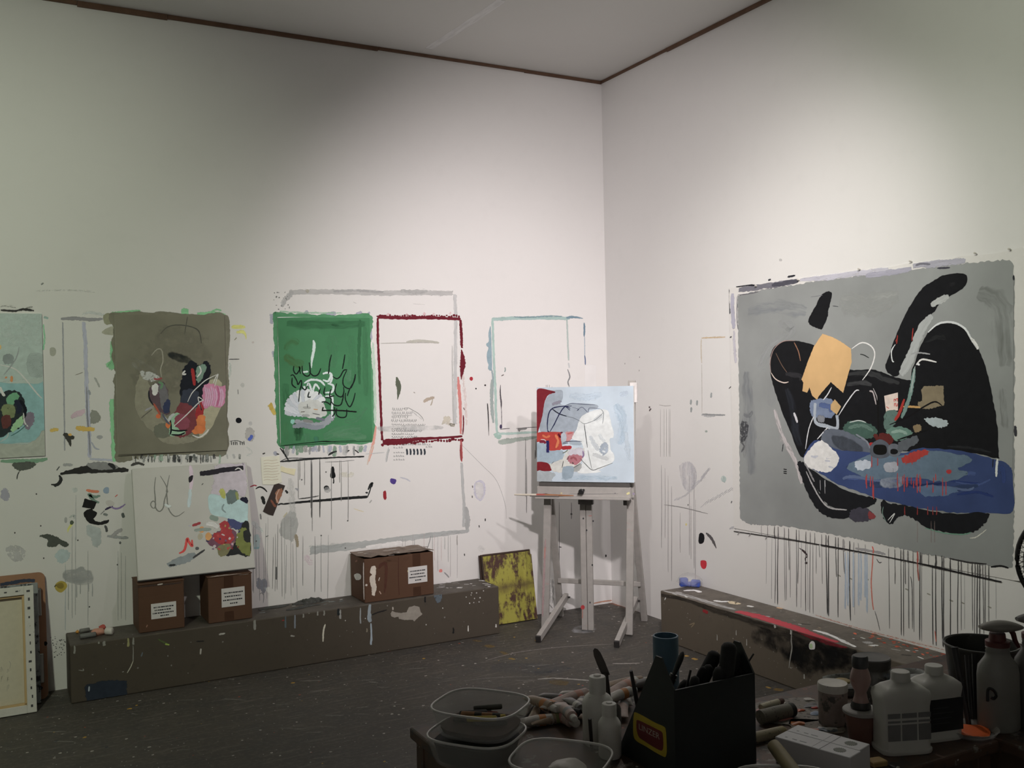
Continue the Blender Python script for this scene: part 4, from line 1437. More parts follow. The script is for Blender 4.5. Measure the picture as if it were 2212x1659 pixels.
# --- green painting
LW.at(*KC).ref = (206,197,192)
o,S = flat_canvas('abstract_painting', LW,[(236,415),(1026,420),(1040,1480),(258,1502)],0.007,CANVAS_W,
                   'bright green painting with black script loops and white fan shape')
ground(S,(58,124,78))
for pts,w,c,rg,op in (([(300,470),(600,480),(1000,470)],90,(50,112,70),.6,.9),([(700,560),(710,700),(700,850)],150,(78,146,98),.8,.8),
                          ([(860,560),(870,800),(850,1000)],130,(72,140,92),.8,.8),([(980,480),(985,800),(990,1100)],70,(66,134,86),.6,.8),
                          ([(940,430),(930,700),(935,1000)],34,(48,108,66),.6,.8),([(400,1420),(420,1300),(410,1480)],100,(40,92,56),.6,.9),
                          ([(300,1300),(310,1480)],70,(78,146,92),.7,.8),([(480,1400),(490,1490)],80,(86,152,108),.7,.8),
                          ([(620,1440),(800,1380),(950,1360)],120,(96,156,112),.7,.9),([(700,1420),(850,1430),(1000,1440)],80,(108,164,120),.7,.8),
                          ([(800,1300),(900,1290),(1000,1180)],70,(90,152,108),.8,.7),([(560,1430),(570,1490)],60,(60,130,98),.7,.7),
                          ([(300,700),(350,620),(420,640)],90,(84,122,58),.8,.8),([(290,740),(360,800),(460,830)],110,(92,120,54),.8,.8),([(300,960),(310,1200)],90,(52,116,72),.7,.8),
                          ([(850,860),(840,930),(860,960)],90,(100,160,116),.8,.8),([(690,480),(760,490)],22,(38,92,56),.8,.9)):
    stroke(S,pts,w,c,rag=rg,op=op)
stroke(S,[(222,418),(400,414),(700,412),(1020,418)],7,(206,220,200),rag=.6,taper=0,name='paint_line_or_shade')
stroke(S,[(225,420),(235,600),(245,900),(252,1200),(258,1500)],8,(212,222,205),rag=.5,taper=0,name='paint_line_or_shade')
# white fan
for k in range(13):
    a = math.radians(190 - k * 13)
    x,y = 480 + 190 * math.cos(a),1200 - 175 * math.sin(a)
    stroke(S,[(500 + k * 3,1240),((x + 500) / 2,(y + 1230) / 2),(x,y)],66,random.choice(((196,195,198),(206,205,206),(184,186,190))),rag=.35,wl=[.9,1,.8])
fill(S,[(420,1160),(520,1120),(620,1150),(650,1240),(560,1280),(440,1250)],(188,186,178),rag=.4)
stroke(S,[(380,1300),(480,1330),(600,1340),(680,1280),(720,1250)],60,(146,148,152),rag=.4)
stroke(S,[(360,1350),(450,1335),(560,1360),(630,1340)],44,(132,136,142),rag=.5)
stroke(S,[(345,1300),(380,1310)],40,(128,186,168),rag=.5)
for pts,w,c in (([(450,1185),(520,1190)],22,(160,158,150)),([(440,1255),(510,1255)],22,(156,154,150)),([(450,1295),(540,1310)],26,(128,126,122)),
                  ([(560,1275),(640,1295)],24,(112,114,124)),([(540,1200),(580,1205)],8,(196,140,80)),([(430,1225),(470,1222)],6,(90,80,66)),([(530,1235),(600,1250)],6,(84,84,80)),
                  ([(488,1155),(490,1190)],6,(90,90,88))):
    stroke(S,pts,w,c,rag=.3)
stroke(S,[(540,610),(548,660),(540,720),(528,780),(525,850)],28,(196,206,198),rag=.35,wl=[.9,1,.9,.7,.4])
stroke(S,[(440,885),(500,880)],18,(190,205,194),rag=.5)
for pts in ([(620,900),(650,890),(690,900),(670,960),(620,950)],[(460,980),(520,950),(600,960),(640,1000)],[(640,1060),(700,1050),(710,1000),(660,980)],
            [(480,1030),(500,980),(530,1040),(560,990),(600,1040)],[(690,890),(700,940),(680,980)],[(640,1090),(700,1100),(700,1200),(700,1280)],
            [(460,1000),(470,1040)]):
    stroke(S,pts,20,(200,208,204),rag=.5)
# black loops of script
for pts in ([(375,830),(372,870),(395,900),(425,860),(420,840),(430,900)],[(445,830),(450,890),(480,918),(510,905),(512,850),(505,800)],[(505,880),(540,915),(580,905),(605,850)],
            [(345,915),(370,910),(400,960),(410,990),(435,955),(440,990),(425,1040),(415,1140)],[(360,930),(360,990),(395,1020)],[(440,1010),(470,1035),(490,1000)],
            [(695,735),(680,800),(672,880),(668,900)],[(810,732),(800,800),(788,860)],[(705,920),(740,940),(770,920),(800,870),(830,865)],
            [(740,980),(725,1040),(740,1080),(780,1095),(800,1060),(798,1010)],[(825,870),(795,940),(800,1000),(850,1025),(880,980),(900,900)],
            [(900,900),(890,960),(850,1030),(830,1090)],[(640,1010),(630,1060),(640,1080)],[(690,1030),(680,1090),(720,1085)],[(800,1060),(790,1120),(770,1165),(720,1165),(690,1130)],
            [(815,1060),(815,1120),(850,1180),(880,1130),(898,1060)],[(610,1140),(650,1140),(690,1165)],[(640,1100),(690,1110),(685,1170)],[(740,1190),(740,1250),(780,1272),(820,1260),(825,1200)],
            [(720,1180),(725,1230),(700,1265)],[(505,1050),(495,1095),(520,1095)],[(600,1020),(585,1080)]):
    stroke(S,pts,11,(26,36,32),rag=.3,op=.95,taper=.3)
stroke(S,[(610,1212),(700,1210),(800,1214),(912,1224)],12,(20,26,24),rag=.25,taper=.1)
stroke(S,[(615,1215),(625,1180)],12,(20,26,24))
stroke(S,[(280,1510),(450,1492),(600,1478),(700,1478),(910,1468)],7,(20,40,26),rag=.4,name='paint_line_or_shade')  # shadow along the bottom edge painted as a dark line
stroke(S,[(570,1478),(650,1472),(730,1482)],5,(20,40,26),rag=.4,name='paint_line_or_shade')

# --- the large unstretched painting pinned to the right-hand wall
RW.crop = (0,0,1)
RW.ref = (196,196,189)
BP_TH = 0.004
uTL,uTR,uBL = RW.uv((1574,622)),RW.uv((2196,537)),RW.uv((1580,1146))
Y0,Y1,ZB,ZT = -1.285,-3.16,0.69,2.10
bm = bmesh.new()
nx,nz = 60,24
grid = []
pins = [0.0,0.16,0.33,0.50,0.66,0.82,0.965]
for i in range(nx + 1):
    f = i / nx
    # the top edge sags between the pins
    sag = 0.0
    for a,b in zip(pins,pins[1:] + [1.1]):
        if a <= f <= b:
            q = (f - a) / (b - a)
            sag = 0.010 * 4 * q * (1 - q)
    row = []
    for j in range(nz + 1):
        g = j / nz
        y = Y0 + (Y1 - Y0) * f
        z = ZB + (ZT - ZB - sag * 0.0) * g - sag * (g ** 6)
        curl = max(0.0,(f - 0.93) / 0.07) * max(0.0,(0.06 - g) / 0.06)
        x = -BP_TH - 0.05 * curl ** 1.5
        z += 0.05 * curl ** 2
        row.append(bm.verts.new((x,y,z)))
    grid.append(row)
for i in range(nx):
    for j in range(nz):
        bm.faces.new((grid[i][j],grid[i][j + 1],grid[i + 1][j + 1],grid[i + 1][j]))
big = part('large_painting', bm,CANVAS_W)
sol = big.modifiers.new('thickness', 'SOLIDIFY')
sol.thickness = 0.0015
sol.offset = -1
tag(big, 'large grey unstretched painting with black shapes pinned to the wall', 'painting')
B = Surf((-BP_TH - 0.0006,0,0),(0,-1,0),(0,0,1),big,(196,196,189))
B.crop = (0,0,1)
B.clip = (-Y0,ZB - .035,-Y1,ZT)
fill(B,[(1594,640),(1640,628),(1800,603),(2000,580),(2085,570),(2180,562),(2189,575),(2190,800),(2190,1100),(2186,1225),(2140,1222),(2000,1196),(1850,1163),(1700,1136),
         (1620,1132),(1599,1120),(1598,900),(1595,700)],(134,138,133),smooth=False,rag=.12,jit=.004,edge=.008,name='painted_ground', freq=5)
B.at(*KG)
for pts,w,c,rg,op in (([(400,520),(600,500),(800,520)],150,(130,137,142),.9,.6),([(600,600),(700,640),(560,760),(480,900)],130,(166,170,166),.8,.7),([(1000,450),(1200,480),(1400,420)],200,(160,164,156),.7,.9),  # last one lightens the top, painting the light pool into the ground
                          ([(400,900),(420,1200),(430,1600)],170,(124,130,133),.8,.7),([(1900,400),(2050,500),(2080,900)],200,(120,124,116),.8,.7),([(2060,1000),(2090,1300)],90,(124,128,120),.8,.6),
                          ([(560,1000),(560,1150)],110,(164,168,166),.8,.6),([(370,1200),(390,1500)],60,(136,138,136),.9,.6)):
    stroke(B,pts,w,c,rag=rg,op=op)
# scrubbed margin
stroke(B,[(345,385),(470,362),(600,345),(740,322)],50,(112,112,118),rag=.6,op=.95)
stroke(B,[(330,360),(400,348),(455,352)],14,(40,40,46),rag=.4)
stroke(B,[(560,352),(660,335),(740,318)],34,(76,76,84),rag=.6)
stroke(B,[(740,318),(950,295),(1160,268),(1330,245)],52,(178,178,184),rag=.7,op=.9)
stroke(B,[(1170,290),(1340,268),(1480,240)],44,(156,156,166),rag=.6,op=.9)
stroke(B,[(1480,225),(1620,210),(1740,200),(1830,192)],60,(160,160,168),rag=.65,op=.9)
stroke(B,[(1500,222),(1540,210),(1600,215)],18,(110,110,118),rag=.6)
stroke(B,[(1640,240),(1730,236)],13,(66,66,74),rag=.4)
stroke(B,[(340,415),(420,405),(480,392)],7,(96,96,98),rag=.5)
stroke(B,[(285,375),(280,430),(292,540)],26,(58,60,66),rag=.7)
stroke(B,[(310,400),(308,500),(318,640)],46,(166,166,176),rag=.6,op=.9)
stroke(B,[(318,640),(322,760),(330,860)],34,(184,182,186),rag=.7,op=.8)
stroke(B,[(340,420),(338,560),(345,640)],8,(96,98,102),rag=.5)
stroke(B,[(283,540),(284,700),(290,900)],5,(90,88,90),rag=.5)
stroke(B,[(288,692),(305,685)],8,(70,70,72))
stroke(B,[(2140,285),(2142,320)],13,(52,54,56),rag=.4)
stroke(B,[(2150,1260),(2155,1340)],26,(60,60,64),rag=.6)
stroke(B,[(2142,300),(2140,700),(2138,1200),(2135,1640)],6,(120,122,118),rag=.6,taper=0)
BLK = (26,27,29)
fill(B,[(805,582),(850,490),(900,405),(955,402),(935,500),(925,560),(895,628),(880,636),(840,620)],BLK,rag=.35,jit=.002,edge=.01,freq=25,stretch=(.5,2))
fill(B,[(555,850),(575,765),(640,718),(740,718),(850,750),(900,800),(1000,880),(1100,905),(1200,900),(1290,920),(1360,950),(1480,975),(1560,985),(1700,985),
         (1700,1150),(1690,1440),(1500,1430),(1200,1430),(1000,1400),(880,1420),(780,1470),(740,1440),(690,1310),(640,1190),(600,1080),(565,960)],BLK,rag=.12,jit=.002,edge=.006)
fill(B,[(1480,985),(1500,850),(1560,700),(1620,620),(1700,596),(1780,615),(1850,670),(1910,770),(1960,900),(2000,1080),(2030,1250),(2040,1450),(2030,1475),(1900,1445),(1690,1440),(1600,1300)],BLK,rag=.12,jit=.002,edge=.006)
fill(B,[(1308,895),(1340,780),(1400,620),(1470,480),(1550,370),(1640,312),(1690,286),(1825,280),(1825,352),(1740,410),(1670,450),(1625,520),(1565,575),(1505,690),(1445,810),(1385,940)],BLK,rag=.15,jit=.002,edge=.006)
# soft greys within the black
for pts,w,c,rg,op in (([(660,1020),(700,1150),(720,1300),(760,1400)],90,(64,70,80),.8,.7),([(1060,930),(1200,925),(1300,960),(1400,990)],46,(58,60,60),.7,.8),
                          ([(1050,1000),(1150,985),(1220,1000)],40,(72,74,74),.8,.7),([(650,930),(740,940),(760,970)],50,(56,56,58),.8,.7),([(1180,1050),(1100,1120)],60,(44,46,50),.8,.6),
                          ([(1560,720),(1640,690),(1700,700)],50,(48,50,50),.9,.6),([(1700,1400),(1850,1410),(2000,1440)],24,(52,54,56),.8,.6),([(1720,350),(1760,340)],50,(48,48,50),.9,.5)):
    stroke(B,pts,w,c,rag=rg,op=op)
stroke(B,[(1610,545),(1545,630),(1495,750),(1445,870),(1405,935)],66,(158,163,158),rag=.2,wl=[.9,.9,.9,1,1.1])
stroke(B,[(1600,480),(1660,450),(1720,420)],46,(160,164,158),rag=.5)
stroke(B,[(1580,660),(1650,602),(1740,592),(1820,630),(1870,710),(1905,765)],17,(196,200,196),rag=.55)
stroke(B,[(1860,690),(1900,740),(1905,770)],26,(206,208,204),rag=.7)
stroke(B,[(1470,800),(1520,790),(1600,800)],13,(150,152,150),rag=.7)
stroke(B,[(1505,870),(1540,835),(1590,840),(1640,852)],12,(206,208,206),rag=.4)
stroke(B,[(1510,860),(1530,870)],16,(200,202,200),rag=.4)
stroke(B,[(1085,765),(1150,725),(1210,745),(1236,800),(1210,890),(1155,970)],9,(210,213,210),rag=.25)
stroke(B,[(1370,735),(1345,780),(1350,840),(1362,850)],9,(190,195,190),rag=.4)
stroke(B,[(1140,800),(1165,805),(1200,825)],7,(50,54,52),rag=.4)
stroke(B,[(815,428),(900,415)],5,(110,112,112),rag=.5)
stroke(B,[(960,485),(1000,490)],5,(70,72,74),rag=.4)
stroke(B,[(560,925),(555,845),(580,765),(640,716),(720,712)],6,(150,126,116),rag=.4)
stroke(B,[(710,722),(738,780),(752,845)],8,(142,100,72),rag=.3)
stroke(B,[(590,790),(630,870),(665,920)],6,(104,82,64),rag=.4)
stroke(B,[(675,980),(640,985),(590,962),(560,920)],8,(196,180,164),rag=.4)
# collage
fill(B,[(895,668),(962,690),(1020,722),(1080,765),(1085,850),(1062,930),(1030,1050),(990,1015),(950,980),(905,1030),(870,1072),(860,1096),(830,1070),(810,1015),(795,1050),(765,1040),(772,985),
         (760,965),(800,850),(840,750)],(202,162,98),smooth=False,rag=.05,jit=.001,edge=.003,name='torn_paper', freq=8)
fill(B,[(818,1110),(850,1094),(962,1100),(965,1205),(840,1205),(815,1160)],(108,124,148),rag=.4)
stroke(B,[(870,1130),(940,1140),(950,1180)],40,(76,96,138),rag=.6)
stroke(B,[(848,1115),(850,1240),(920,1268),(990,1282),(990,1195)],24,(156,166,172),rag=.25,taper=.1)
fill(B,[(950,1130),(975,1095),(1015,1140),(988,1192),(950,1160)],(188,154,94),smooth=False,rag=.1,jit=.001,edge=.003,name='torn_paper')
fill(B,[(865,1205),(905,1210),(900,1240),(870,1235)],(120,124,128),rag=.6)
fill(B,[(1298,1072),(1386,1050),(1386,1165),(1310,1176)],(204,188,172),smooth=False,rag=.1,jit=0,edge=.003,name='pasted_paper')
# red figures 53 turned on their side
for pts in ([(1364,1140),(1364,1122),(1374,1122),(1374,1138),(1384,1136),(1384,1120)],[(1362,1110),(1362,1092),(1373,1098),(1373,1106),(1374,1092),(1385,1088),(1385,1108)]):
    stroke(B,pts,5,(196,60,50),rag=.15,taper=0,smooth=False,name='lettering')
stroke(B,[(1310,1140),(1330,1155)],7,(200,90,80),rag=.6)
fill(B,[(1540,1030),(1560,1010),(1682,1005),(1688,1132),(1590,1156),(1520,1152),(1520,1110),(1548,1104)],(128,116,88),smooth=False,rag=.35,jit=.002,edge=.005,name='pasted_paper')
stroke(B,[(1420,1142),(1480,1142),(1535,1146)],14,(186,144,74),rag=.3)
fill(B,[(1490,1270),(1530,1262),(1535,1295),(1500,1305)],(130,112,78),rag=.4)
fill(B,[(1560,1222),(1620,1213),(1702,1235),(1702,1264),(1655,1276),(1600,1256)],(160,174,174),rag=.3,edge=.006)
stroke(B,[(1495,890),(1480,1000),(1452,1110),(1410,1220)],30,(104,134,124),rag=.45)
stroke(B,[(1500,870),(1470,1060)],12,(146,160,152),rag=.5)
fill(B,[(1310,1180),(1385,1180),(1350,1270),(1300,1275)],(86,112,102),rag=.6)
stroke(B,[(1430,1090),(1395,1185),(1365,1232)],20,(164,44,32),rag=.25)
stroke(B,[(1385,672),(1378,736)],8,(150,44,34),rag=.4)
stroke(B,[(1486,626),(1478,716)],8,(160,44,34),rag=.4)
stroke(B,[(1385,690),(1370,720)],6,(150,44,34),rag=.5)
for pts in ([(955,1015),(930,1060),(900,1098)],[(1135,1035),(1108,1042),(1050,1120),(1000,1200)],[(838,1205),(806,1290),(784,1420)],[(932,1275),(900,1310),(860,1355)]):
    stroke(B,pts,8,(196,198,196),rag=.3)
stroke(B,[(1200,1040),(1225,1050),(1245,1130)],11,(170,160,156),rag=.4)
stroke(B,[(1225,1020),(1250,1080),(1258,1140)],6,(170,166,162),rag=.4)
stroke(B,[(1258,1210),(1256,1250)],5,(190,190,186))
stroke(B,[(708,1180),(722,1215),(732,1246)],20,(190,190,190),rag=.4)
# green and grey forms
fill(B,[(1030,1275),(1070,1240),(1150,1235),(1230,1270),(1252,1312),(1200,1346),(1110,1340),(1050,1312)],(62,92,80),rag=.35)
stroke(B,[(1060,1280),(1150,1265),(1230,1300)],34,(88,118,104),rag=.7)
stroke(B,[(1070,1245),(1130,1232),(1180,1245)],8,(170,180,172),rag=.4)
fill(B,[(1310,1312),(1350,1275),(1420,1275),(1482,1310),(1450,1342),(1370,1362)],(92,128,112),rag=.4)
stroke(B,[(1340,1310),(1400,1300),(1450,1320)],26,(126,156,140),rag=.6)
fill(B,[(1235,1320),(1340,1325),(1350,1380),(1280,1380),(1240,1350)],(96,38,34),rag=.5)
stroke(B,[(1330,1260),(1450,1210),(1560,1140),(1630,1110),(1680,1140)],10,(24,22,24),rag=.3)
stroke(B,[(1380,1360),(1500,1320),(1590,1290)],10,(22,22,24),rag=.3)
stroke(B,[(1256,1060),(1258,1200),(1260,1340)],12,(20,20,22),rag=.3)
fill(B,[(888,1345),(920,1296),(1000,1290),(1100,1330),(1180,1370),(1215,1420),(1185,1472),(1080,1470),(960,1440),(905,1395)],(92,100,110),rag=.25)
fill(B,[(960,1340),(1060,1350),(1150,1410),(1120,1440),(1000,1410)],(66,72,80),rag=.6)
stroke(B,[(1110,1320),(1180,1365),(1205,1415)],16,(124,130,138),rag=.6)
# blue oval
B.crop = (0,0,1)
fill(B,[(1737,991),(1745,971),(1765,951),(1811,972),(1878,978),(1944,981),(1994,969),(2077,976),(2143,991),(2179,1007),(2186,1030),(2187,1103),(2132,1107),(2076,1107),(2019,1101),
         (1944,1088),(1869,1066),(1812,1045),(1779,1026),(1749,1008)],(54,72,116),rag=.15,jit=.003,edge=.008,name='paint_patch', freq=14)
for k in range(46):
    f = random.random()
    x = 1790 + 290 * random.random()
    y = 1000 + 95 * random.random() ** .8 + (x - 1790) * .02
    if y > 1040 + (x - 1790) * .17:
        continue
    stroke(B,[(x,y),(x + random.uniform(20,50),y + random.uniform(-6,8)),(x + random.uniform(60,100),y + random.uniform(-8,10))],random.uniform(5,11),
           random.choice(((40,60,114),(66,86,134),(48,66,100),(34,50,92),(86,104,138))),rag=.55)
fill(B,[(1880,982),(1944,985),(1994,974),(2060,980),(2100,992),(2070,1012),(2090,1024),(2040,1040),(1960,1030),(1900,1036),(1830,1012)],(92,114,130),rag=.35,edge=.01)
fill(B,[(1985,1050),(2060,1052),(2055,1068),(2000,1072)],(86,110,138),rag=.5)
fill(B,[(1738,990),(1755,965),(1775,952),(1798,970),(1812,986),(1808,1004),(1788,1020),(1765,1016),(1745,1007)],(206,210,210),rag=.2,edge=.006)
for k in range(14):
    x,y = random.uniform(1748,1800),random.uniform(965,1010)
    stroke(B,[(x,y),(x + 12,y + random.uniform(-5,5))],4,random.choice(((232,234,234),(176,180,186),(216,218,216))),rag=.4)
fill(B,[(1848,998),(1875,994),(1882,1008),(1862,1016),(1850,1012)],(176,186,194),rag=.5)
fill(B,[(1912,1002),(1936,1000),(1938,1016),(1915,1018)],(156,160,166),rag=.6)
fill(B,[(1905,1036),(1950,1032),(1946,1050),(1912,1052)],(150,160,172),rag=.7)
B.at(*KG)
fill(B,[(1415,1478),(1480,1440),(1560,1425),(1590,1440),(1530,1480),(1500,1500),(1430,1505)],(170,52,44),rag=.5,stretch=(2,.5))
for x,a,b in ((1216,1460,1540),(1256,1440,1530),(1385,1470,1530),(1440,1480,1520),(1480,1480,1520),(1385,1570,1659),(1180,1590,1650),(1210,1590,1659),(1225,1595,1640),(1420,1590,1650),(1450,1595,1659),(1475,1600,1650),(1505,1600,1659),(1530,1590,1640),(1620,1600,1640)):
    drip(B,x,a,b,8,(176,62,56),op=.85,rag=.5)
dot(B,1720,1565,16,12,(176,46,50))
dot(B,1215,1385,14,10,(166,36,34))
dot(B,1270,1418,70,58,(84,90,98),rag=.25,edge=.006)
dot(B,1272,1420,46,34,(18,18,20),rag=.15)
dot(B,1365,1428,46,42,(98,104,110),rag=.25,edge=.006)
dot(B,1362,1434,26,18,(24,24,26),rag=.2)
fill(B,[(1400,1370),(1510,1336),(1505,1385),(1400,1440),(1390,1400)],(88,94,98),rag=.5)
stroke(B,[(2036,1480),(2030,1540),(2028,1600)],16,(200,205,208),rag=.3)
stroke(B,[(2008,1480),(2004,1540)],10,(40,46,60),rag=.4)
stroke(B,[(2060,1520),(2080,1600),(2070,1640)],40,(50,70,120),rag=.6)
stroke(B,[(580,1150),(640,1350),(720,1500),(762,1650)],54,(186,180,176),rag=.8,op=.85)
for y in (1548,1562,1574):
    stroke(B,[(640,y),(664,y + 4)],7,(34,34,36),name='paint_fleck_or_shade')
stroke(B,[(640,1380),(632,1440)],10,(56,58,60),rag=.7)
fill(B,[(365,1250),(410,1255),(400,1340),(365,1370)],(70,72,74),rag=.9,op=.8,freq=70)
stroke(B,[(360,1370),(385,1400),(365,1440)],22,(84,86,86),rag=.9)
stroke(B,[(380,1190),(420,1200),(440,1170)],50,(120,124,124),rag=.9,op=.7)
# lower black forms,under the oval
B.at(*KH).ref = (176,175,167)
fill(B,[(912,0),(935,80),(970,170),(1010,240),(1060,295),(1120,313),(1212,313),(1216,272),(1150,270),(1085,245),(1045,190),(1005,115),(965,40),(945,0)],BLK,rag=.12,edge=.006)
fill(B,[(958,25),(1040,72),(1150,140),(1280,188),(1362,206),(1340,242),(1280,262),(1180,266),(1090,240),(1040,170),(990,90)],BLK,rag=.12,edge=.006)
fill(B,[(1400,218),(1450,235),(1530,247),(1700,285),(1850,292),(2005,290),(1980,350),(1930,390),(1850,405),(1750,395),(1660,370),(1580,320),(1530,300),(1490,306),(1455,350),(1415,330),(1395,270)],BLK,rag=.12,edge=.006)
stroke(B,[(960,45),(1000,130),(1050,215),(1100,258),(1200,270)],13,(146,144,140),rag=.65)
stroke(B,[(955,0),(985,60),(1010,110)],16,(120,118,116),rag=.7)
for x,b in ((1070,140),(1042,160),(1068,180)):
    stroke(B,[(x,95),(x + 2,b)],4,(150,150,148),rag=.5)
fill(B,[(1215,285),(1250,262),(1310,265),(1352,300),(1330,325),(1270,338),(1220,322)],(60,58,66),rag=.2)
fill(B,[(1325,282),(1360,305),(1330,322),(1320,300)],(122,50,50),rag=.4)
stroke(B,[(1430,330),(1470,290),(1440,345)],5,(180,190,184),rag=.4)
stroke(B,[(1405,250),(1400,290),(1420,335)],6,(92,120,106),rag=.5)
stroke(B,[(1640,372),(1750,402),(1860,410),(1910,398)],9,(92,134,110),rag=.6)
for k,x in enumerate((1310,1330,1345,1488,1525,1540,1580,1600,1615,1620,1655,1690,1705,1745,1765,1350,1600)):
    a = 60 + (k % 4) * 20
    drip(B,x,a,a + random.uniform(40,120),7,(168,54,50),op=.85,rag=.5)
for x in (1528,1600,1660,1690,1710):
    drip(B,x,248,300,6,(140,46,42),op=.85,rag=.4)
for x in (1600,1680,1700):
    drip(B,x,330,460,5,(140,120,112),op=.4)
stroke(B,[(1900,432),(1940,425),(2000,380)],9,(176,174,158),rag=.7)
stroke(B,[(1240,490),(1330,505),(1420,525)],20,(140,138,136),rag=.7,op=.8)
# bare bottom margin: drips,the dashed black line,dark edge
for x,a,b,w,c in ((705,358,410,6,LT),(740,362,420,6,MD),(780,366,430,9,DK),(800,368,432,10,MD),(835,374,436,7,MD),(860,378,440,7,DK),(905,385,448,8,DK),(920,388,450,6,MD),
                      (960,396,458,7,DK),(985,400,462,7,MD),(1010,404,466,6,DK),(1050,412,474,7,MD),(1075,416,478,12,MD),(1090,418,482,10,DK),(1130,428,490,12,MD),(1145,430,492,8,DK),(1175,440,498,22,LT),
                      (1210,450,504,11,DK),(1235,458,510,9,LT),(1260,462,514,8,LT),(1300,470,520,7,LT),(1435,492,545,7,MD),(1470,496,552,6,DK),(1505,500,560,8,DK),(1520,500,562,12,MD),(1545,505,568,12,MD),(1575,508,572,7,MD),(1615,516,580,12,DK),
                      (1625,518,584,10,MD),(1665,522,592,6,MD),(1705,530,602,14,DK),(1740,534,606,9,DK),(1752,538,612,12,MD),(1790,546,620,10,DK),(1835,556,630,9,DK),(1850,560,632,12,MD),(1890,566,640,6,MD),(1915,570,646,9,DK),(1930,572,650,11,MD),(1945,576,652,9,DK),(1958,578,656,11,DK),(1975,580,660,9,MD),(1990,584,664,10,MD),(2010,588,668,8,DK)):
    drip(B,x,a - 4,b + 6,w * .8,c,op=.85)
stroke(B,[(1340,478),(1347,500),(1345,520)],9,(190,84,70),rag=.4)
stroke(B,[(1600,506),(1602,540),(1600,575)],13,(160,76,66),rag=.6)
stroke(B,[(530,390),(720,418),(900,446),(1040,470)],6,(44,42,42),rag=.5,taper=.1,name='paint_line_or_shade')
stroke(B,[(1040,470),(1210,500),(1400,535),(1600,575)],8,(36,34,34),rag=.4,taper=.1,wl=[1.3,1,.7,1],name='paint_line_or_shade')
stroke(B,[(1600,575),(1720,602),(1850,632),(2090,685)],10,(34,32,32),rag=.4,taper=.1,wl=[.8,1.2,.9,1],name='paint_line_or_shade')
stroke(B,[(1780,548),(1900,572),(2000,580)],10,(52,50,48),rag=.5,name='paint_line_or_shade')
stroke(B,[(2020,598),(2080,592),(2125,604)],12,(30,30,30),rag=.4,name='paint_line_or_shade')
for x,y in ((575,404),(640,412),(735,428)):  # small shadows of the lower pins, painted as grey streaks
    stroke(B,[(x + 6,y - 12),(x - 10,y + 12)],6,(120,118,114),rag=.6,name='paint_fleck_or_shade')
PIN = plain('steel_push_pin', (0.62,0.60,0.55),0.35,metallic=0.2,var=0.1)
pin_me = None
B.crop = (0,0,1)
for px,py in ((1636,618),(1728,605),(1859,582),(1970,565),(2110,548),(2184,539)):
    u,v = B.uv((px,py))
    base = B.O + B.U * u + B.V * v
    bm = bmesh.new()
    M = Matrix.Translation(base) @ Vector((-1,0,0.12)).to_track_quat('Z', 'Y').to_matrix().to_4x4()
    lathe(bm,[(0.0010,-0.002),(0.0010,0.007),(0.0042,0.007),(0.0030,0.010),(0.0030,0.014),(0.0048,0.016),(0.0040,0.018)],10,M)
    part('push_pin', bm,PIN,big,smooth=40)

# --- small papers stuck to the wall
LW.at(*KD).ref = (182,174,169)


def paper_on_wall(name,poly,th,color,label,cat):
    S1 = Surf(LW.O + LW.N * th,LW.U,LW.V,None,LW.ref)
    S1.crop = LW.crop
    uv = [S1.uv(p) for p in poly]
    area = sum(uv[i][0] * uv[(i + 1) % len(uv)][1] - uv[(i + 1) % len(uv)][0] * uv[i][1] for i in range(len(uv)))
    if area < 0:
        uv = uv[::-1]
    bm = bmesh.new()
    prism(bm,uv,min(0.0019,th * .5),th,frame_matrix(LW.O,LW.U,LW.V,LW.N))
    o = part(name,bm,plain(name + '_surface', alb(color,LW.ref),0.8,var=0.12,scale=18))
    tag(o,label,cat)
    S1.parent = o
    S1.base = 0.0002
    return o,S1


o,S = paper_on_wall('paper_note', [(78,95),(150,86),(213,82),(222,180),(232,275),(170,292),(92,290),(84,200)],0.004,(208,190,160),
                     'cream handwritten paper note stuck to the wall above a dark strip', 'note')
for k in range(8):
    y = 115 + k * 20
    stroke(S,[(98,y + 4),(130,y),(160,y + 3),(200 + (k % 3) * 8,y - 4)],3,(168,140,112),rag=.6,op=.8,taper=0,name='handwriting')
o,S = paper_on_wall('masking_tape', [(228,155),(260,170),(332,178),(322,224),(280,212),(214,192)],0.0035,(190,176,140),
                     'torn piece of yellowish masking tape beside the paper note', 'tape')
o,S = paper_on_wall('photo_strip', [(178,283),(200,280),(255,298),(168,516),(135,508),(94,486)],0.003,(52,40,36),
                     'tilted dark brown photo strip stuck under the paper note', 'photo')
fill(S,[(190,340),(225,320),(235,345),(200,420),(185,400)],(140,92,66),rag=.4,edge=.004)
stroke(S,[(150,400),(175,440),(190,450)],18,(120,70,52),rag=.5)
stroke(S,[(215,320),(190,380),(205,430)],7,(176,140,120),rag=.4)
LW.crop = KD
stroke(LW,[(40,322),(70,308),(100,320),(125,345)],11,(36,34,34),rag=.4,name='paint_stroke')
stroke(LW,[(85,375),(95,400),(105,435)],24,(40,40,38),rag=.3,name='paint_stroke')
stroke(LW,[(0,308),(30,296),(50,300)],10,(150,50,62),rag=.5,name='paint_stroke')
stroke(LW,[(255,330),(275,355)],16,(44,44,42),rag=.4,name='paint_fleck_or_shade')
stroke(LW,[(75,500),(80,545)],13,(110,106,104),rag=.5,name='paint_stroke')
stroke(LW,[(325,320),(345,325),(340,335)],16,(140,136,140),rag=.7,name='paint_fleck_or_shade')

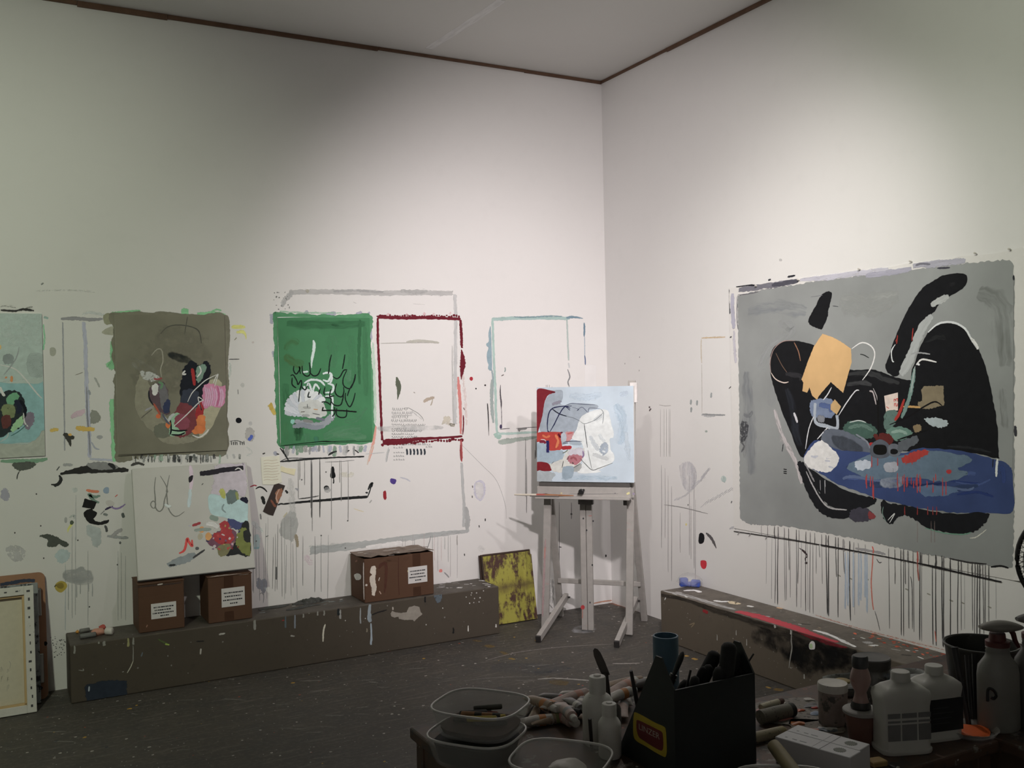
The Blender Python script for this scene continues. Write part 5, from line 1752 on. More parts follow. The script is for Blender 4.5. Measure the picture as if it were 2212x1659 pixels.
# ================================================================== benches
BH,BD = 0.297,0.29
bm = bmesh.new()
box(bm,(-3.49,-BD,0.001),(-1.046,-0.004,BH),0.006,seg=2)
benchL = part('platform_bench', bm,BENCHM)
tag(benchL, 'long grey-brown box bench carrying three cardboard boxes', 'bench')
bm = bmesh.new()
box(bm,(-BD,-5.2,0.001),(-0.004,-0.945,BH),0.006,seg=2)
benchR = part('platform_bench', bm,BENCHM2)
tag(benchR, 'paint-caked box bench below the large pinned painting', 'bench')

BLF = Surf((0,-BD,0),(1,0,0),(0,0,1),benchL,(188,182,174),base=0.0008)
BLT = Surf((0,0,BH),(1,0,0),(0,1,0),benchL,(188,182,174),base=0.0008)
BRF = Surf((-BD,0,0),(0,-1,0),(0,0,1),benchR,(188,182,174),base=0.0008)
BRT = Surf((0,0,BH),(1,0,0),(0,1,0),benchR,(188,182,174),base=0.0008)
BLT.clip,BRT.clip = (-3.488,-.288,-1.048,-.006),(-.288,-5.1,-.006,-.947)
BLF.clip,BRF.clip = (-3.488,.002,-1.048,BH - .001),(.947,.002,5.1,BH - .001)
KL = (0,1200,.21694)
BLF.at(*KL)
WH = (138,134,122)
fill(BLF,[(850,1300),(870,1290),(950,1270),(1040,1250),(1150,1245),(1260,1250),(1262,1390),(1100,1410),(865,1452),(855,1400)],(44,50,60),rag=.35,smooth=False,jit=.003,edge=.01)
stroke(BLF,[(888,1300),(884,1355)],14,(150,156,160),rag=.3)
for x,a,b,w,c in ((740,895,980,16,WH),(1040,850,900,26,WH),(1275,820,910,18,(150,144,90)),(1328,815,890,16,WH),(1325,890,1060,8,WH),(985,850,880,14,WH)):
    drip(BLF,x,a,b,w,c,op=.9)
stroke(BLF,[(1325,1050),(1300,1110),(1265,1170)],9,(170,164,140),rag=.3)
stroke(BLF,[(720,885),(820,872),(940,855),(1050,835),(1200,815)],18,WH,rag=.7)
stroke(BLF,[(1240,820),(1340,795),(1500,780),(1660,760)],12,(156,148,104),rag=.7)
stroke(BLF,[(1575,830),(1620,860),(1690,890)],26,(80,90,50),rag=.7)
stroke(BLF,[(1640,880),(1690,890)],20,(140,160,50),rag=.6)
stroke(BLF,[(780,1140),(830,1145),(825,1125)],10,(130,124,112),rag=.5)
stroke(BLF,[(1215,1160),(1235,1155)],8,(140,134,122))
stroke(BLF,[(1420,960),(1405,1010)],14,(96,104,108),rag=.6)
BLF.at(*KB)
stroke(BLF,[(1560,1495),(1630,1492)],10,(40,40,38),rag=.4)
stroke(BLF,[(1740,1440),(1795,1430)],16,(160,154,142),rag=.5)
stroke(BLF,[(1600,1550),(1596,1600)],12,(165,158,144),rag=.3)
drip(BLF,2030,1310,1400,20,WH)
BLF.at(*KD)
for x,a,b,w,c in ((35,1255,1345,14,WH),(325,1230,1335,12,(120,124,128)),(655,1195,1265,14,(150,146,138)),(640,1180,1240,16,(40,44,44)),(800,1180,1300,10,(140,142,138)),(870,1150,1290,26,(140,148,150)),
                      (875,1290,1455,14,(150,160,164)),(490,1200,1240,10,WH),(535,1200,1240,10,WH),(385,1225,1255,10,WH),(1268,1090,1145,12,(38,36,34)),(1470,1325,1370,12,(36,36,34)),
                      (1580,1310,1355,9,(190,184,170)),(1780,1300,1325,10,(190,184,170)),(1700,1030,1045,8,(40,38,36)),(258,1240,1330,12,(86,96,98)),(845,1330,1360,10,(130,120,100))):
    drip(BLF,x,a,b,w,c,op=.9)
stroke(BLF,[(545,1300),(532,1350),(528,1430)],12,(186,178,156),rag=.3)
fill(BLF,[(1018,1225),(1030,1205),(1045,1215),(1090,1222),(1135,1215),(1150,1180),(1190,1168),(1225,1178),(1235,1215),(1248,1228),(1225,1245),(1200,1268),(1190,1280),(1180,1268),(1120,1270),(1080,1262),(1075,1245),
           (1045,1252),(1025,1245)],(138,128,114),rag=.06,jit=.001,edge=.003,smooth=False)
stroke(BLF,[(1033,1175),(1035,1200)],10,(166,154,140))
stroke(BLF,[(880,1235),(930,1215),(992,1198)],11,(40,38,36),rag=.4)
fill(BLF,[(1330,1070),(1380,1065),(1385,1120),(1360,1145),(1335,1110)],(86,94,98),rag=.8)
for x,y in ((1600,1090),(1625,1115),(1640,1075),(1658,1140),(1665,1110),(1565,1105),(1605,1075),(1395,1185),(1275,1305),(690,1275),(835,1260),(1590,1150),(1620,1145),(1690,1060)):
    dot(BLF,x,y,random.uniform(2,5),random.uniform(3,5),(170,164,154),rag=.2,edge=.001,name='paint_fleck_or_shade')
stroke(BLF,[(290,1385),(325,1388)],14,(150,144,132),rag=.7)
stroke(BLF,[(990,1505),(1040,1500)],9,(150,70,66),rag=.5)
stroke(BLF,[(230,1275),(250,1272)],9,(140,50,44),rag=.5)
stroke(BLF,[(0,1265),(60,1250),(200,1230),(420,1195),(680,1165)],9,(130,132,126),rag=.8,taper=.1)
stroke(BLF,[(1100,1112),(870,1150),(760,1165)],12,(150,158,156),rag=.6)
BLT.at(*KD)
for k in range(26):
    x = random.uniform(1335,1770)
    y = random.uniform(985,1040)
    stroke(BLT,[(x,y),(x + random.uniform(15,60),y + random.uniform(-6,4))],random.uniform(2.5,6),random.choice(((206,200,190),(176,170,160),(150,144,134))),rag=.7)
for k in range(14):
    x = random.uniform(20,650)
    y = 1215 - x * .12 + random.uniform(-15,20)
    stroke(BLT,[(x,y),(x + random.uniform(15,60),y - random.uniform(2,10))],random.uniform(3,6),random.choice(((120,126,124),(150,150,142),(96,104,100),(64,64,60))),rag=.7)
BRT.at(*KH)
for k in range(46):
    x = random.uniform(160,1900)
    y = 735 + (x - 120) * .235 + random.uniform(-15,45)
    stroke(BRT,[(x,y),(x + random.uniform(15,70),y + random.uniform(0,16))],random.uniform(2.5,7),random.choice(((176,172,160),(200,196,186),(70,66,60),(120,112,100),(140,120,96))),rag=.7)
for k in range(60):
    x = random.uniform(1180,1800)
    y = 905 + (x - 1180) * .29 + random.uniform(0,65)
    stroke(BRT,[(x,y),(x + random.uniform(8,34),y + random.uniform(2,12))],random.uniform(4,9),random.choice(((196,84,46),(180,70,40),(150,66,44),(110,78,60),(206,96,60))),rag=.6,op=.9)
stroke(BRT,[(255,735),(320,732),(355,745)],8,(206,202,194),rag=.5)
stroke(BRT,[(430,790),(470,797),(520,795)],8,(206,202,194),rag=.5)
stroke(BRT,[(520,795),(550,808),(580,805)],11,(186,166,130),rag=.4)
stroke(BRT,[(620,820),(660,828)],7,(196,190,180),rag=.5)
stroke(BRT,[(790,830),(830,838)],9,(190,150,110),rag=.6)
for pts,w in (([(130,735),(260,760),(420,806),(560,845)],14),([(740,905),(800,930)],14),([(690,880),(760,885)],12),([(1000,960),(1100,990),(1250,1062)],11),([(1290,1035),(1340,1030)],17),([(1320,1050),(1380,1048)],9)):
    stroke(BRT,pts,w,(196,192,182),rag=.7)
stroke(BRT,[(560,852),(680,880),(790,915),(900,950),(1000,990),(1130,1035)],22,(176,52,62),rag=.35,taper=.3)
BRF.at(*KH)
stroke(BRF,[(560,858),(680,886),(790,922),(900,958),(1000,998),(1130,1045),(1200,1060)],24,(170,44,56),rag=.45,taper=.5,wl=[.5,.8,1,1,1.4,1.2,.5])
stroke(BRF,[(125,760),(250,780),(420,838),(600,892),(760,945),(900,985),(1100,1060),(1260,1100)],70,(36,34,32),rag=.55,op=.95,taper=.2,wl=[.5,.5,.7,.8,1.1,1.5,1.8,1.6])
fill(BRF,[(650,985),(740,975),(800,1000),(860,1020),(1000,1040),(1230,1080),(1240,1180),(1050,1160),(950,1200),(880,1140),(800,1060),(700,1020)],(30,28,27),rag=.75,edge=.04)
fill(BRF,[(900,1060),(1100,1080),(1200,1140),(1000,1180),(890,1140)],(26,25,24),rag=.7,edge=.03)
stroke(BRF,[(880,955),(876,1020),(880,1060),(872,1110),(862,1180)],9,(150,144,132),rag=.4,op=.8)
for x,a,b,w in ((785,922,948,14),(872,958,985,9),(450,985,1020,5),(950,1212,1240,8),(560,960,990,5),(620,1010,1050,5)):
    drip(BRF,x,a,b,w,(176,172,160),op=.8)
stroke(BRF,[(365,848),(400,858)],20,(140,34,38),rag=.5)
stroke(BRF,[(148,788),(156,772)],7,(190,186,176))
stroke(BRF,[(290,930),(320,920),(300,945)],8,(130,112,84),rag=.6)
dot(BRF,995,1048,18,26,(196,200,180),rag=.3,edge=.004)
dot(BRF,990,1052,9,14,(160,180,130),rag=.3)

# ================================================================== cardboard boxes on the bench
LABELM = plain('white_paper_label', (0.72,0.71,0.70),0.7,var=0.05)
DUSTY = plain('dusty_worn_cardboard', (.19,.145,.115),.8,var=.35,scale=22,dirt=(.09,.06,.045),dirt_amt=.1)
TAPE = plain('brown_packing_tape', (0.075,0.038,0.024),0.3,var=0.12,scale=12)


def carton(label,x0,x1,y0,y1,h,lab,flap=0.0,tape=True,dark_top=True):
    z0 = BH + 0.0012
    t = thing('cardboard_box', ((x0 + x1) / 2,(y0 + y1) / 2,z0),label, 'box', 'cardboard boxes on the bench')
    bm = bmesh.new()
    box(bm,(x0,y0,z0),(x1,y1,z0 + h),0.003)
    part('box_body', bm,CARD,t)
    # two top flaps that meet along the middle,lifting a little
    ym = (y0 + y1) / 2
    for (a,b,lift) in ((y0 - 0.003,ym - 0.001,flap),(ym + 0.001,y1,flap * .3)):
        bm = bmesh.new()
        n = 10
        vv = []
        for i in range(n + 1):
            x = x0 - 0.003 + (x1 - x0 + 0.006) * i / n
            w = lift * (0.4 + 0.6 * math.sin(i * 1.7 + a * 30) ** 2)
            vv.append((bm.verts.new((x,a,z0 + h + 0.001 + (w if a < ym - .02 else 0))),bm.verts.new((x,b,z0 + h + 0.001 + (0 if a < ym - .02 else w)))))
        for p,q in zip(vv,vv[1:]):
            bm.faces.new((p[0],q[0],q[1],p[1]))
        f = part('flap', bm,DUSTY if flap else CARD,t)
        m = f.modifiers.new('thickness', 'SOLIDIFY')
        m.thickness = 0.004
        m.offset = 1
    S = Surf((0,y0,0),(1,0,0),(0,0,1),t,(176,168,160),base=0.0006)
    if tape:
        xm = tape
        for za,zb in ((h * .62,h),(.001,h * .22)):
            bm = bmesh.new()
            box(bm,(xm - .025,y0 - 0.0007,z0 + za),(xm + .025,y0 - 0.0001,z0 + zb))
            part('packing_tape', bm,TAPE,t)
    S.k = 30
    lx0,lx1,lz0,lz1 = lab
    bm = bmesh.new()
    box(bm,(lx0,y0 - 0.0016,lz0),(lx1,y0 - 0.0006,lz1))
    lb = part('paper_label', bm,LABELM,t,label='white paper label with four lines of bold print')
    # four lines of print,too small to read
    bm = bmesh.new()
    for k,(a,b) in enumerate(((.10,.88),(.14,.80),(.06,.86),(.36,.66))):
        z = lz1 - (lz1 - lz0) * (.26 + .19 * k)
        x = lx0 + (lx1 - lx0) * a
        while x < lx0 + (lx1 - lx0) * b:
            w = random.uniform(.003,.011)
            box(bm,(x,y0 - 0.0020,z - .0033),(x + w,y0 - 0.0016,z + .0033))
            x += w + random.uniform(.001,.004)
    part('lettering', bm,ink((36,36,40),(188,184,178)),lb)
    return t,S


def zy(px,py,y):
    return on_y(px,py,y)


yf = -0.245
a,b = zy(326,1305,yf),zy(381,1331,yf)
t,S = carton('lower brown carton, nearest the bench end, under the white canvas', -3.155,-2.925,yf,-0.01,0.252,(a.x,b.x,1.6 - (1.6 - b.z),a.z),tape=False)
S.at(*KB)
stroke(S,[(1095,1065),(1200,1050),(1330,1040),(1450,1025)],16,(60,46,40),rag=.6)
stroke(S,[(1250,1045),(1300,1035)],14,(150,136,124),rag=.6)
stroke(S,[(1165,1385),(1175,1360)],12,(130,90,70),rag=.7)
a,b = zy(478,1272,yf),zy(529,1306,yf)
t,S = carton('brown carton with label, supporting the other end of white canvas', -2.80,-2.565,yf,-0.01,0.248,(a.x,b.x,b.z,a.z),tape=-2.69)
S.at(*KB)
stroke(S,[(1650,990),(1780,970),(1990,955)],14,(150,136,124),rag=.7)
yf = -0.262
a,b = zy(881,1226,yf),zy(923,1256,yf)
t,S = carton('widest cardboard box with scuffed top, standing alone on the bench', -1.915,-1.475,yf,-0.02,0.256,(a.x,b.x,b.z,a.z),flap=0.016,tape=-1.585)
S.at(*KD)
fill(S,[(880,885),(905,880),(912,900),(905,980),(915,1040),(900,1098),(885,1090),(882,1040),(865,980),(870,960),(885,945),(870,930)],(176,160,142),rag=.15,smooth=False,jit=.002,edge=.004)
stroke(S,[(835,1015),(850,1022)],16,(170,156,140),rag=.4)
stroke(S,[(940,960),(930,990)],9,(160,146,130),rag=.6)
stroke(S,[(935,1060),(950,1085)],10,(150,120,100),rag=.6)
stroke(S,[(930,900),(955,870),(985,880),(975,1080)],26,(84,48,36),rag=.5,op=.7)
stroke(S,[(1075,815),(1075,950),(1080,1090)],5,(70,40,30),rag=.2,taper=0)
stroke(S,[(822,850),(822,980),(826,1130)],9,(150,138,126),rag=.6)
dot(S,1153,916,12,16,(206,186,110),rag=.3)
dot(S,1262,890,4,4,(190,60,50),rag=.1,edge=.001)
SS = Surf((-1.915,0,0),(0,-1,0),(0,0,1),t,(176,168,160),base=0.0008)
SS.at(*KD)
fill(SS,[(755,945),(785,935),(805,950),(800,975),(770,980)],(176,168,156),rag=.2,jit=.001,edge=.003)
stroke(SS,[(760,850),(780,840)],18,(120,80,60),rag=.7)
ST = Surf((0,0,BH + 0.256 + 0.021),(1,0,0),(0,1,0),t,(188,180,172),base=0.0006)
ST.at(*KD)
for k in range(26):
    x = random.uniform(760,1260)
    y = 845 - (x - 690) * .09 - random.uniform(10,70)
    stroke(ST,[(x,y),(x + random.uniform(20,70),y - random.uniform(0,8))],random.uniform(4,12),random.choice(((150,136,124),(176,164,152),(120,104,92),(96,80,70))),rag=.8,op=.8)

# ================================================================== white canvas resting on two boxes
def slab(P_bl,P_br,P_tl,th):
    """thin slab: bottom-left, bottom-right and top-left corners of its front face; returns frame"""
    U = (P_br - P_bl).normalized()
    V0 = (P_tl - P_bl)
    V = (V0 - U * V0.dot(U)).normalized()
    N = U.cross(V)
    return P_bl,U,V,N,(P_br - P_bl).length,V0.dot(V)


zt = BH + 0.2683
bl,br = Vector((-3.150,-0.215,zt)),Vector((-2.535,-0.215,zt))
tl = Vector((-3.150,-0.065,zt + 0.585))
O,U,V,N,w,h = slab(bl,br,tl,0.035)
M = frame_matrix(O,U,V,N)
bm = bmesh.new()
box(bm,(0,0.004,-0.035),(w,h,0),0.003,M)
wc = part('stretched_canvas', bm,plain('dingy_white_canvas', (.66,.655,.63),.75,var=.06,scale=9))
tag(wc, 'white canvas with loose sketches and colourful corner, propped on two cartons', 'painting')
C2 = Surf(O,U,V,wc,(168,163,156),base=0.0004)
C2.clip = (0,.005,w,h)
C2.at(*KB)
GR = (104,102,94)
stroke(C2,[(1240,185),(1230,270),(1236,350),(1240,430),(1270,460),(1300,430),(1310,370),(1330,300),(1320,250),(1275,175)],9,GR,rag=.3)
stroke(C2,[(1350,170),(1335,240),(1328,300),(1340,430),(1380,492),(1420,495),(1470,460)],8,GR,rag=.3)
stroke(C2,[(1240,435),(1212,430),(1200,400),(1220,377),(1240,400),(1228,435)],8,GR,rag=.3)
stroke(C2,[(1328,290),(1332,310)],16,GR,rag=.3)
stroke(C2,[(1310,400),(1340,420),(1360,410)],30,(164,166,160),rag=.6)
stroke(C2,[(1515,92),(1525,180),(1518,290)],28,(198,156,166),rag=.3)
fill(C2,[(1505,190),(1535,175),(1530,210),(1508,228)],(40,36,40),rag=.1,jit=.001,edge=.003)
stroke(C2,[(1516,280),(1510,360),(1503,430)],28,(156,166,172),rag=.45)
fill(C2,[(1720,88),(1900,84),(1945,88),(1958,330),(1830,320),(1690,330),(1705,210)],(168,156,160),rag=.5,edge=.02,op=.9)
stroke(C2,[(1590,160),(1700,146),(1800,128),(1940,112)],36,(40,36,42),rag=.15,taper=.1)
stroke(C2,[(1870,130),(1900,115),(1935,140)],9,(196,190,194),rag=.4)
fill(C2,[(1668,330),(1780,342),(1880,362),(1965,390),(1972,480),(1952,555),(1800,510),(1680,472)],(146,168,176),rag=.2,jit=.001,edge=.004)
stroke(C2,[(1785,400),(1770,440),(1800,470)],13,(110,126,124),rag=.5)
fill(C2,[(1752,290),(1780,288),(1792,350),(1768,345)],(150,148,62),rag=.2)
fill(C2,[(1808,312),(1850,290),(1890,300),(1896,360),(1840,398),(1812,385)],(88,100,96),rag=.35)
stroke(C2,[(1880,300),(1895,370)],22,(120,124,66),rag=.4)
fill(C2,[(1915,368),(1960,348),(1966,388)],(30,30,44),rag=.1)
fill(C2,[(1820,522),(1950,556),(1980,560),(1960,620),(1880,602),(1830,580)],(62,66,100),rag=.4)
fill(C2,[(1640,690),(1700,640),(1780,600),(1860,610),(1900,680),(1860,740),(1790,780),(1700,740)],(104,66,80),rag=.4)
fill(C2,[(1750,560),(1810,540),(1840,600),(1860,680),(1800,730),(1720,700),(1700,640),(1765,615)],(150,46,50),rag=.3)
fill(C2,[(1970,540),(1990,800),(1900,798),(1800,812),(1870,720),(1905,620)],(40,40,40),rag=.2)
fill(C2,[(1880,690),(1900,620),(1950,590),(1986,660),(1988,800),(1935,792),(1890,740)],(104,108,48),rag=.3)
fill(C2,[(1940,620),(1985,620),(1988,700),(1950,690)],(44,44,42),rag=.5)
fill(C2,[(1740,740),(1830,722),(1810,800),(1750,812)],(110,104,70),rag=.35)
for k in range(30):
    x,y = random.uniform(1660,1900),random.uniform(580,760)
    stroke(C2,[(x,y),(x + random.uniform(-20,30),y + random.uniform(-20,20))],random.uniform(10,26),random.choice(((176,64,60),(206,160,160),(110,84,110),(60,60,90),(150,130,70),(120,36,40),(170,140,150))),rag=.5,op=.85)
dot(C2,1605,605,20,26,(206,124,62),rag=.3)
dot(C2,1660,660,26,30,(206,128,64),rag=.3)
stroke(C2,[(1530,575),(1570,560),(1600,550)],22,(140,50,54),rag=.4)
stroke(C2,[(1670,500),(1710,515),(1740,520)],40,(112,124,112),rag=.4)
stroke(C2,[(1545,612),(1600,605),(1685,602)],26,(122,130,120),rag=.4)
stroke(C2,[(1640,560),(1700,565),(1740,590)],40,(188,196,186),rag=.5)
dot(C2,1595,660,20,26,(150,140,116),rag=.4)
stroke(C2,[(1425,795),(1470,765),(1490,680),(1502,700),(1530,735),(1528,685)],20,(188,58,54),rag=.3)
fill(C2,[(1340,870),(1440,825),(1540,790),(1552,820),(1500,860),(1400,890),(1350,898)],(116,120,120),rag=.3)
stroke(C2,[(1345,890),(1400,885)],16,(44,46,46),rag=.3)
stroke(C2,[(1535,832),(1580,800),(1632,764)],15,(60,58,58),rag=.2)
dot(C2,1570,755,13,12,(80,78,78),rag=.5)
stroke(C2,[(1605,250),(1620,235)],6,(70,68,66))
stroke(C2,[(1500,570),(1520,580)],10,(150,144,150),rag=.6)
# dark painted lower edge
EB = Surf(O + V * 0.004,U,-N,wc,(168,163,156),base=0.0004)
bm = bmesh.new()
box(bm,(0.0,0.0,-0.034),(w,0.0036,0.0004),0,M)
part('painted_edge', bm,plain('black_edge_paint', (0.02,0.02,0.02),0.6),wc)

# ================================================================== yellow metal panels leaning by the easel
def leaning_panel(xl,xr,ybase,ytop,ht,th,mat,label,notch=False):
    bl,br,tl = Vector((xl,ybase,0.001)),Vector((xr,ybase,0.001)),Vector((xl + 0.0,ytop,ht))
    O,U,V,N,w,h = slab(bl,br,tl,th)
    t = thing('metal_panel', bl,label, 'panel', 'scraped panels leaning by the easel')
    M = frame_matrix(O,U,V,N)
    bm = bmesh.new()
    poly = [(0,0.006),(w,0.006),(w,h * .93),(w - .008,h * .94),(w - .008,h),(0,h)]
    prism(bm,poly,-th,0,M)
    # mesh coordinates run along the panel so its wear follows it
    o = part('panel_sheet', bm,mat,t)
    bm = bmesh.new()
    beam(bm,O + N * 0.001 + V * .006,O + N * 0.001 + V * h,.008,.012,up=N)
    beam(bm,O + U * .006 + N * .001 + V * (h - .003),O + U * (w - .01) + N * .001 + V * (h - .003),.012,.006,up=N)
    part('panel_rim', bm,plain('dark_rust', (0.05,0.028,0.022),0.7),t)
    return t


leaning_panel(-1.045 + .008,-0.672,-0.118,-0.040,0.452,0.012,YELLOW, 'front scraped yellow metal panel leaning at the bench end')
leaning_panel(-1.042,-0.655,-0.085,-0.016,0.446,0.012,plain('rusty_dark_panel', (0.07,0.04,0.03),0.7,var=.4), 'dark panel edge showing behind the yellow panel')

# ================================================================== canvases and board at the far end of the long wall
MDF = plain('brown_hardboard', (0.33,0.17,0.095),0.65,var=0.1,scale=18)
PINE = plain('pale_stretcher_wood', (0.56,0.40,0.20),0.6,var=0.15,scale=20)
WEDGE = plain('folded_canvas_edge', (0.66,0.65,0.61),0.8,var=0.08,scale=40,dirt=(0.08,0.08,0.09),dirt_amt=-0.15,dscale=38)
# hardboard drawing board against the wall
xr = on_z(105,1508,0.0).x
bl,br = Vector((xr - 0.62,-0.125,0.001)),Vector((xr,-0.125,0.001))
ztop = on_y(93,1235,-0.02).z
O,U,V,N,w,h = slab(bl,br,Vector((xr - 0.62,-0.020,ztop)),0.006)
t = thing('drawing_board', (xr,-0.125,0), 'brown hardboard drawing board with rounded corners and two metal clips', 'board')
poly = []
for cx_,cy_,a0 in ((0.03,0.03,180),(w - 0.03,0.03,270),(w - 0.03,h - 0.03,0),(0.03,h - 0.03,90)):
    for k in range(6):
        a = math.radians(a0 + k * 18)
        poly.append((cx_ + 0.03 * math.cos(a),cy_ + 0.03 * math.sin(a)))
bm = bmesh.new()
prism(bm,poly,-0.006,0,frame_matrix(O,U,V,N))
part('board', bm,MDF,t)
DB = Surf(O,U,V,t,(160,154,146),base=0.0005)
DB.at(*KL)
stroke(DB,[(0,290),(120,270),(240,250),(350,252)],34,(44,48,60),rag=.35,taper=.1,jit=.2)
stroke(DB,[(360,1300),(400,1320),(420,1330)],50,(40,40,40),rag=.6)
dot(DB,455,875,14,20,(16,16,16),rag=.1)
CLIP = plain('dull_steel_clip', (0.42,0.41,0.38),0.4,metallic=0.6,var=0.15)
for (px0,py0,px1,py1) in ((80,1270,89,1331),(82,1411,95,1476)):
    a,b = DB.crop,None
    DB.crop = (0,0,1)
    q0,q1 = DB.uv((px0 + 1,py1)),DB.uv((px1 - 1,py0))
    bm = bmesh.new()
    M = frame_matrix(O,U,V,N)
    box(bm,(q0[0],q0[1],0.001),(q1[0],q1[1],0.014),0.003,M)
    for vv_ in (q0[1] + .008,q1[1] - .008):
        box(bm,(q0[0] - .012,vv_ - .005,0.006),(q0[0] + .01,vv_ + .005,0.018),0.002,M)
    part('metal_clip', bm,CLIP,t)
# a dark-edged stretched canvas in the middle of the stack
xr = on_z(88,1512,0.0).x
bl,br = Vector((xr - 0.6,-0.20,0.001)),Vector((xr,-0.20,0.001))
O,U,V,N,w,h = slab(bl,br,Vector((xr - 0.6,-0.118,0.60)),0.03)
t = thing('stretched_canvas', (xr,-0.2,0), 'stretched canvas with paint-smeared grey edge sandwiched before the brown board', 'canvas')
M = frame_matrix(O,U,V,N)
bm = bmesh.new()
box(bm,(0,0.004,-0.032),(w,h,0),0.003,M)
part('canvas_body', bm,plain('paint_smeared_edge', (0.30,0.32,0.33),0.7,var=.5,scale=22,dirt=(0.03,0.03,0.035),dirt_amt=.5,dscale=26),t)
# the canvas turned to show its back
xr = on_z(79,1532,0.0).x
zt2 = on_y(74,1262,-0.215).z
bl,br = Vector((xr - 0.62,-0.335,0.001)),Vector((xr,-0.335,0.001))
O,U,V,N,w,h = slab(bl,br,Vector((xr - 0.62 - 0.004,-0.240,zt2)),0.04)
t = thing('stretched_canvas', (xr,-0.335,0), 'foremost stretched canvas showing its raw back and stretcher bars', 'canvas')
M = frame_matrix(O,U,V,N)
bw = 0.042
th = 0.04
bm = bmesh.new()
box(bm,(0.002,0.004,-th),(w - 0.002,h - 0.002,-th + 0.004),0,M)
part('canvas_sheet', bm,CANVAS_RAW,t)
for nm,lo,hi in (('stretcher_bar', (w - bw,0.003,-th + .002),(w,h,0)),('stretcher_bar', (0,0.003,-th + .002),(bw,h,0)),('stretcher_bar', (bw,h - bw,-th + .002),(w - bw,h,0)),('stretcher_bar', (bw,0.003,-th + .002),(w - bw,bw,0))):
    bm = bmesh.new()
    box(bm,lo,hi,0.002,M)
    bar = part(nm,bm,WEDGE,t)
for lo,hi in (((w - bw - .010,bw - .008,-th + .006),(w - bw + .0005,h - bw + .01,-.010)),((bw,h - bw - .010,-th + .006),(w - bw,h - bw + .0005,-.012)),((bw,bw - .0005,-th + .006),(w - bw,bw + .010,-.010))):
    bm = bmesh.new()
    box(bm,lo,hi,0.001,M)
    part('wood_lip', bm,PINE,t)
STP = plain('dark_staple', (0.05,0.05,0.055),0.5)
for k in range(14):
    f = 0.03 + (h - .06) * k / 13
    bm = bmesh.new()
    box(bm,(w - .026 + random.uniform(-.006,.006),f,0),(w - .018 + random.uniform(-.002,.004),f + random.uniform(.008,.016),.0012),0,M)
    part('staple', bm,STP,t)
for k in range(5):
    x = w - .08 - k * .05
    bm = bmesh.new()
    box(bm,(x,h - .024,0),(x + .012,h - .018,.0012),0,M)
    part('staple', bm,STP,t)
BK = Surf(O - N * (th - .004),U,V,t,(160,154,146),base=0.0004)
BK.at(*KL)
for pts in ([(70,1350),(75,1300),(90,1290),(80,1330)],[(70,1260),(80,1210),(75,1240),(90,1230)],[(70,1170),(80,1130),(88,1160)],[(10,1260),(20,1200),(15,1230)],[(10,1160),(12,1110),(30,1150)],[(95,1130),(105,1080),(90,1050)]):
    stroke(BK,pts,6,(130,122,104),rag=.4,name='handwriting')

# ================================================================== odds and ends lying on the long bench
def lump(bm,c,s,seed,M=None,flat=1.0,n=2,amt=.25):
    b2 = bmesh.new()
    bmesh.ops.create_icosphere(b2,subdivisions=n,radius=1.0)
    rnd = random.Random(seed)
    ph = [rnd.uniform(0,6.28) for _ in range(6)]
    for v in b2.verts:
        d = 1 + amt * (math.sin(v.co.x * 3.1 + ph[0]) * math.sin(v.co.y * 2.7 + ph[1]) + .6 * math.sin(v.co.z * 4 + v.co.x * 3 + ph[2])) + rnd.uniform(-.05,.05)
        v.co = Vector((v.co.x * s[0] * d,v.co.y * s[1] * d,v.co.z * s[2] * d)) + Vector(c)
    return merge(bm,b2,M)


ZB_ = BH + 0.001
for nm,px,py,kind,size,color,lab,cat in (
        ('crayon_ball', 167,1368, 'lump', (.009,.009,.009),(0.55,0.26,0.05), 'small orange paint nub at the bench end', 'paint'),
        ('oil_stick', 183,1366, 'cyl', (.011,.050,8),(0.17,0.17,0.16), 'shorter grey oil stick stub behind the longer one', 'oil stick'),
        ('oil_stick', 190,1378, 'cyl', (.013,.078,4),(0.15,0.155,0.15), 'longer grey oil stick stub at the bench end', 'oil stick'),
        ('paint_tube', 211,1372, 'lump', (.042,.026,.020),(0.60,0.30,0.22), 'crumpled pink paint tube on the bench end', 'paint tube'),
        ('tube_cap', 221,1361, 'lump', (.020,.014,.016),(0.48,0.09,0.07), 'red cap behind the crumpled pink tube', 'cap'),
        ('tube_cap', 236,1371, 'cyl', (.019,.040,-35),(0.66,0.64,0.60), 'white cylindrical cap beside the pink tube', 'cap')):
    p = on_z(px,py,ZB_)
    p.y = max(p.y,-0.265)
    m = plain(nm + str(px),color,0.6,var=.2,scale=60)
    bm = bmesh.new()
    if kind == 'lump':
        lump(bm,(p.x,p.y,ZB_ + size[2] * .82),size,px)
    else:
        a = math.radians(size[2])
        d = Vector((math.cos(a),math.sin(a),0)) * size[1] * .5
        c = Vector((p.x,p.y,ZB_ + size[0]))
        M_ = Matrix.Translation(c - d) @ d.to_track_quat('Z', 'Y').to_matrix().to_4x4()
        r,L = size[0],size[1]
        lathe(bm,[(r * .75,0),(r,r * .25),(r,L - r * .25),(r * .75,L)],18,M_)
    o = part(nm,bm,m,smooth=50)
    tag(o,lab,cat)

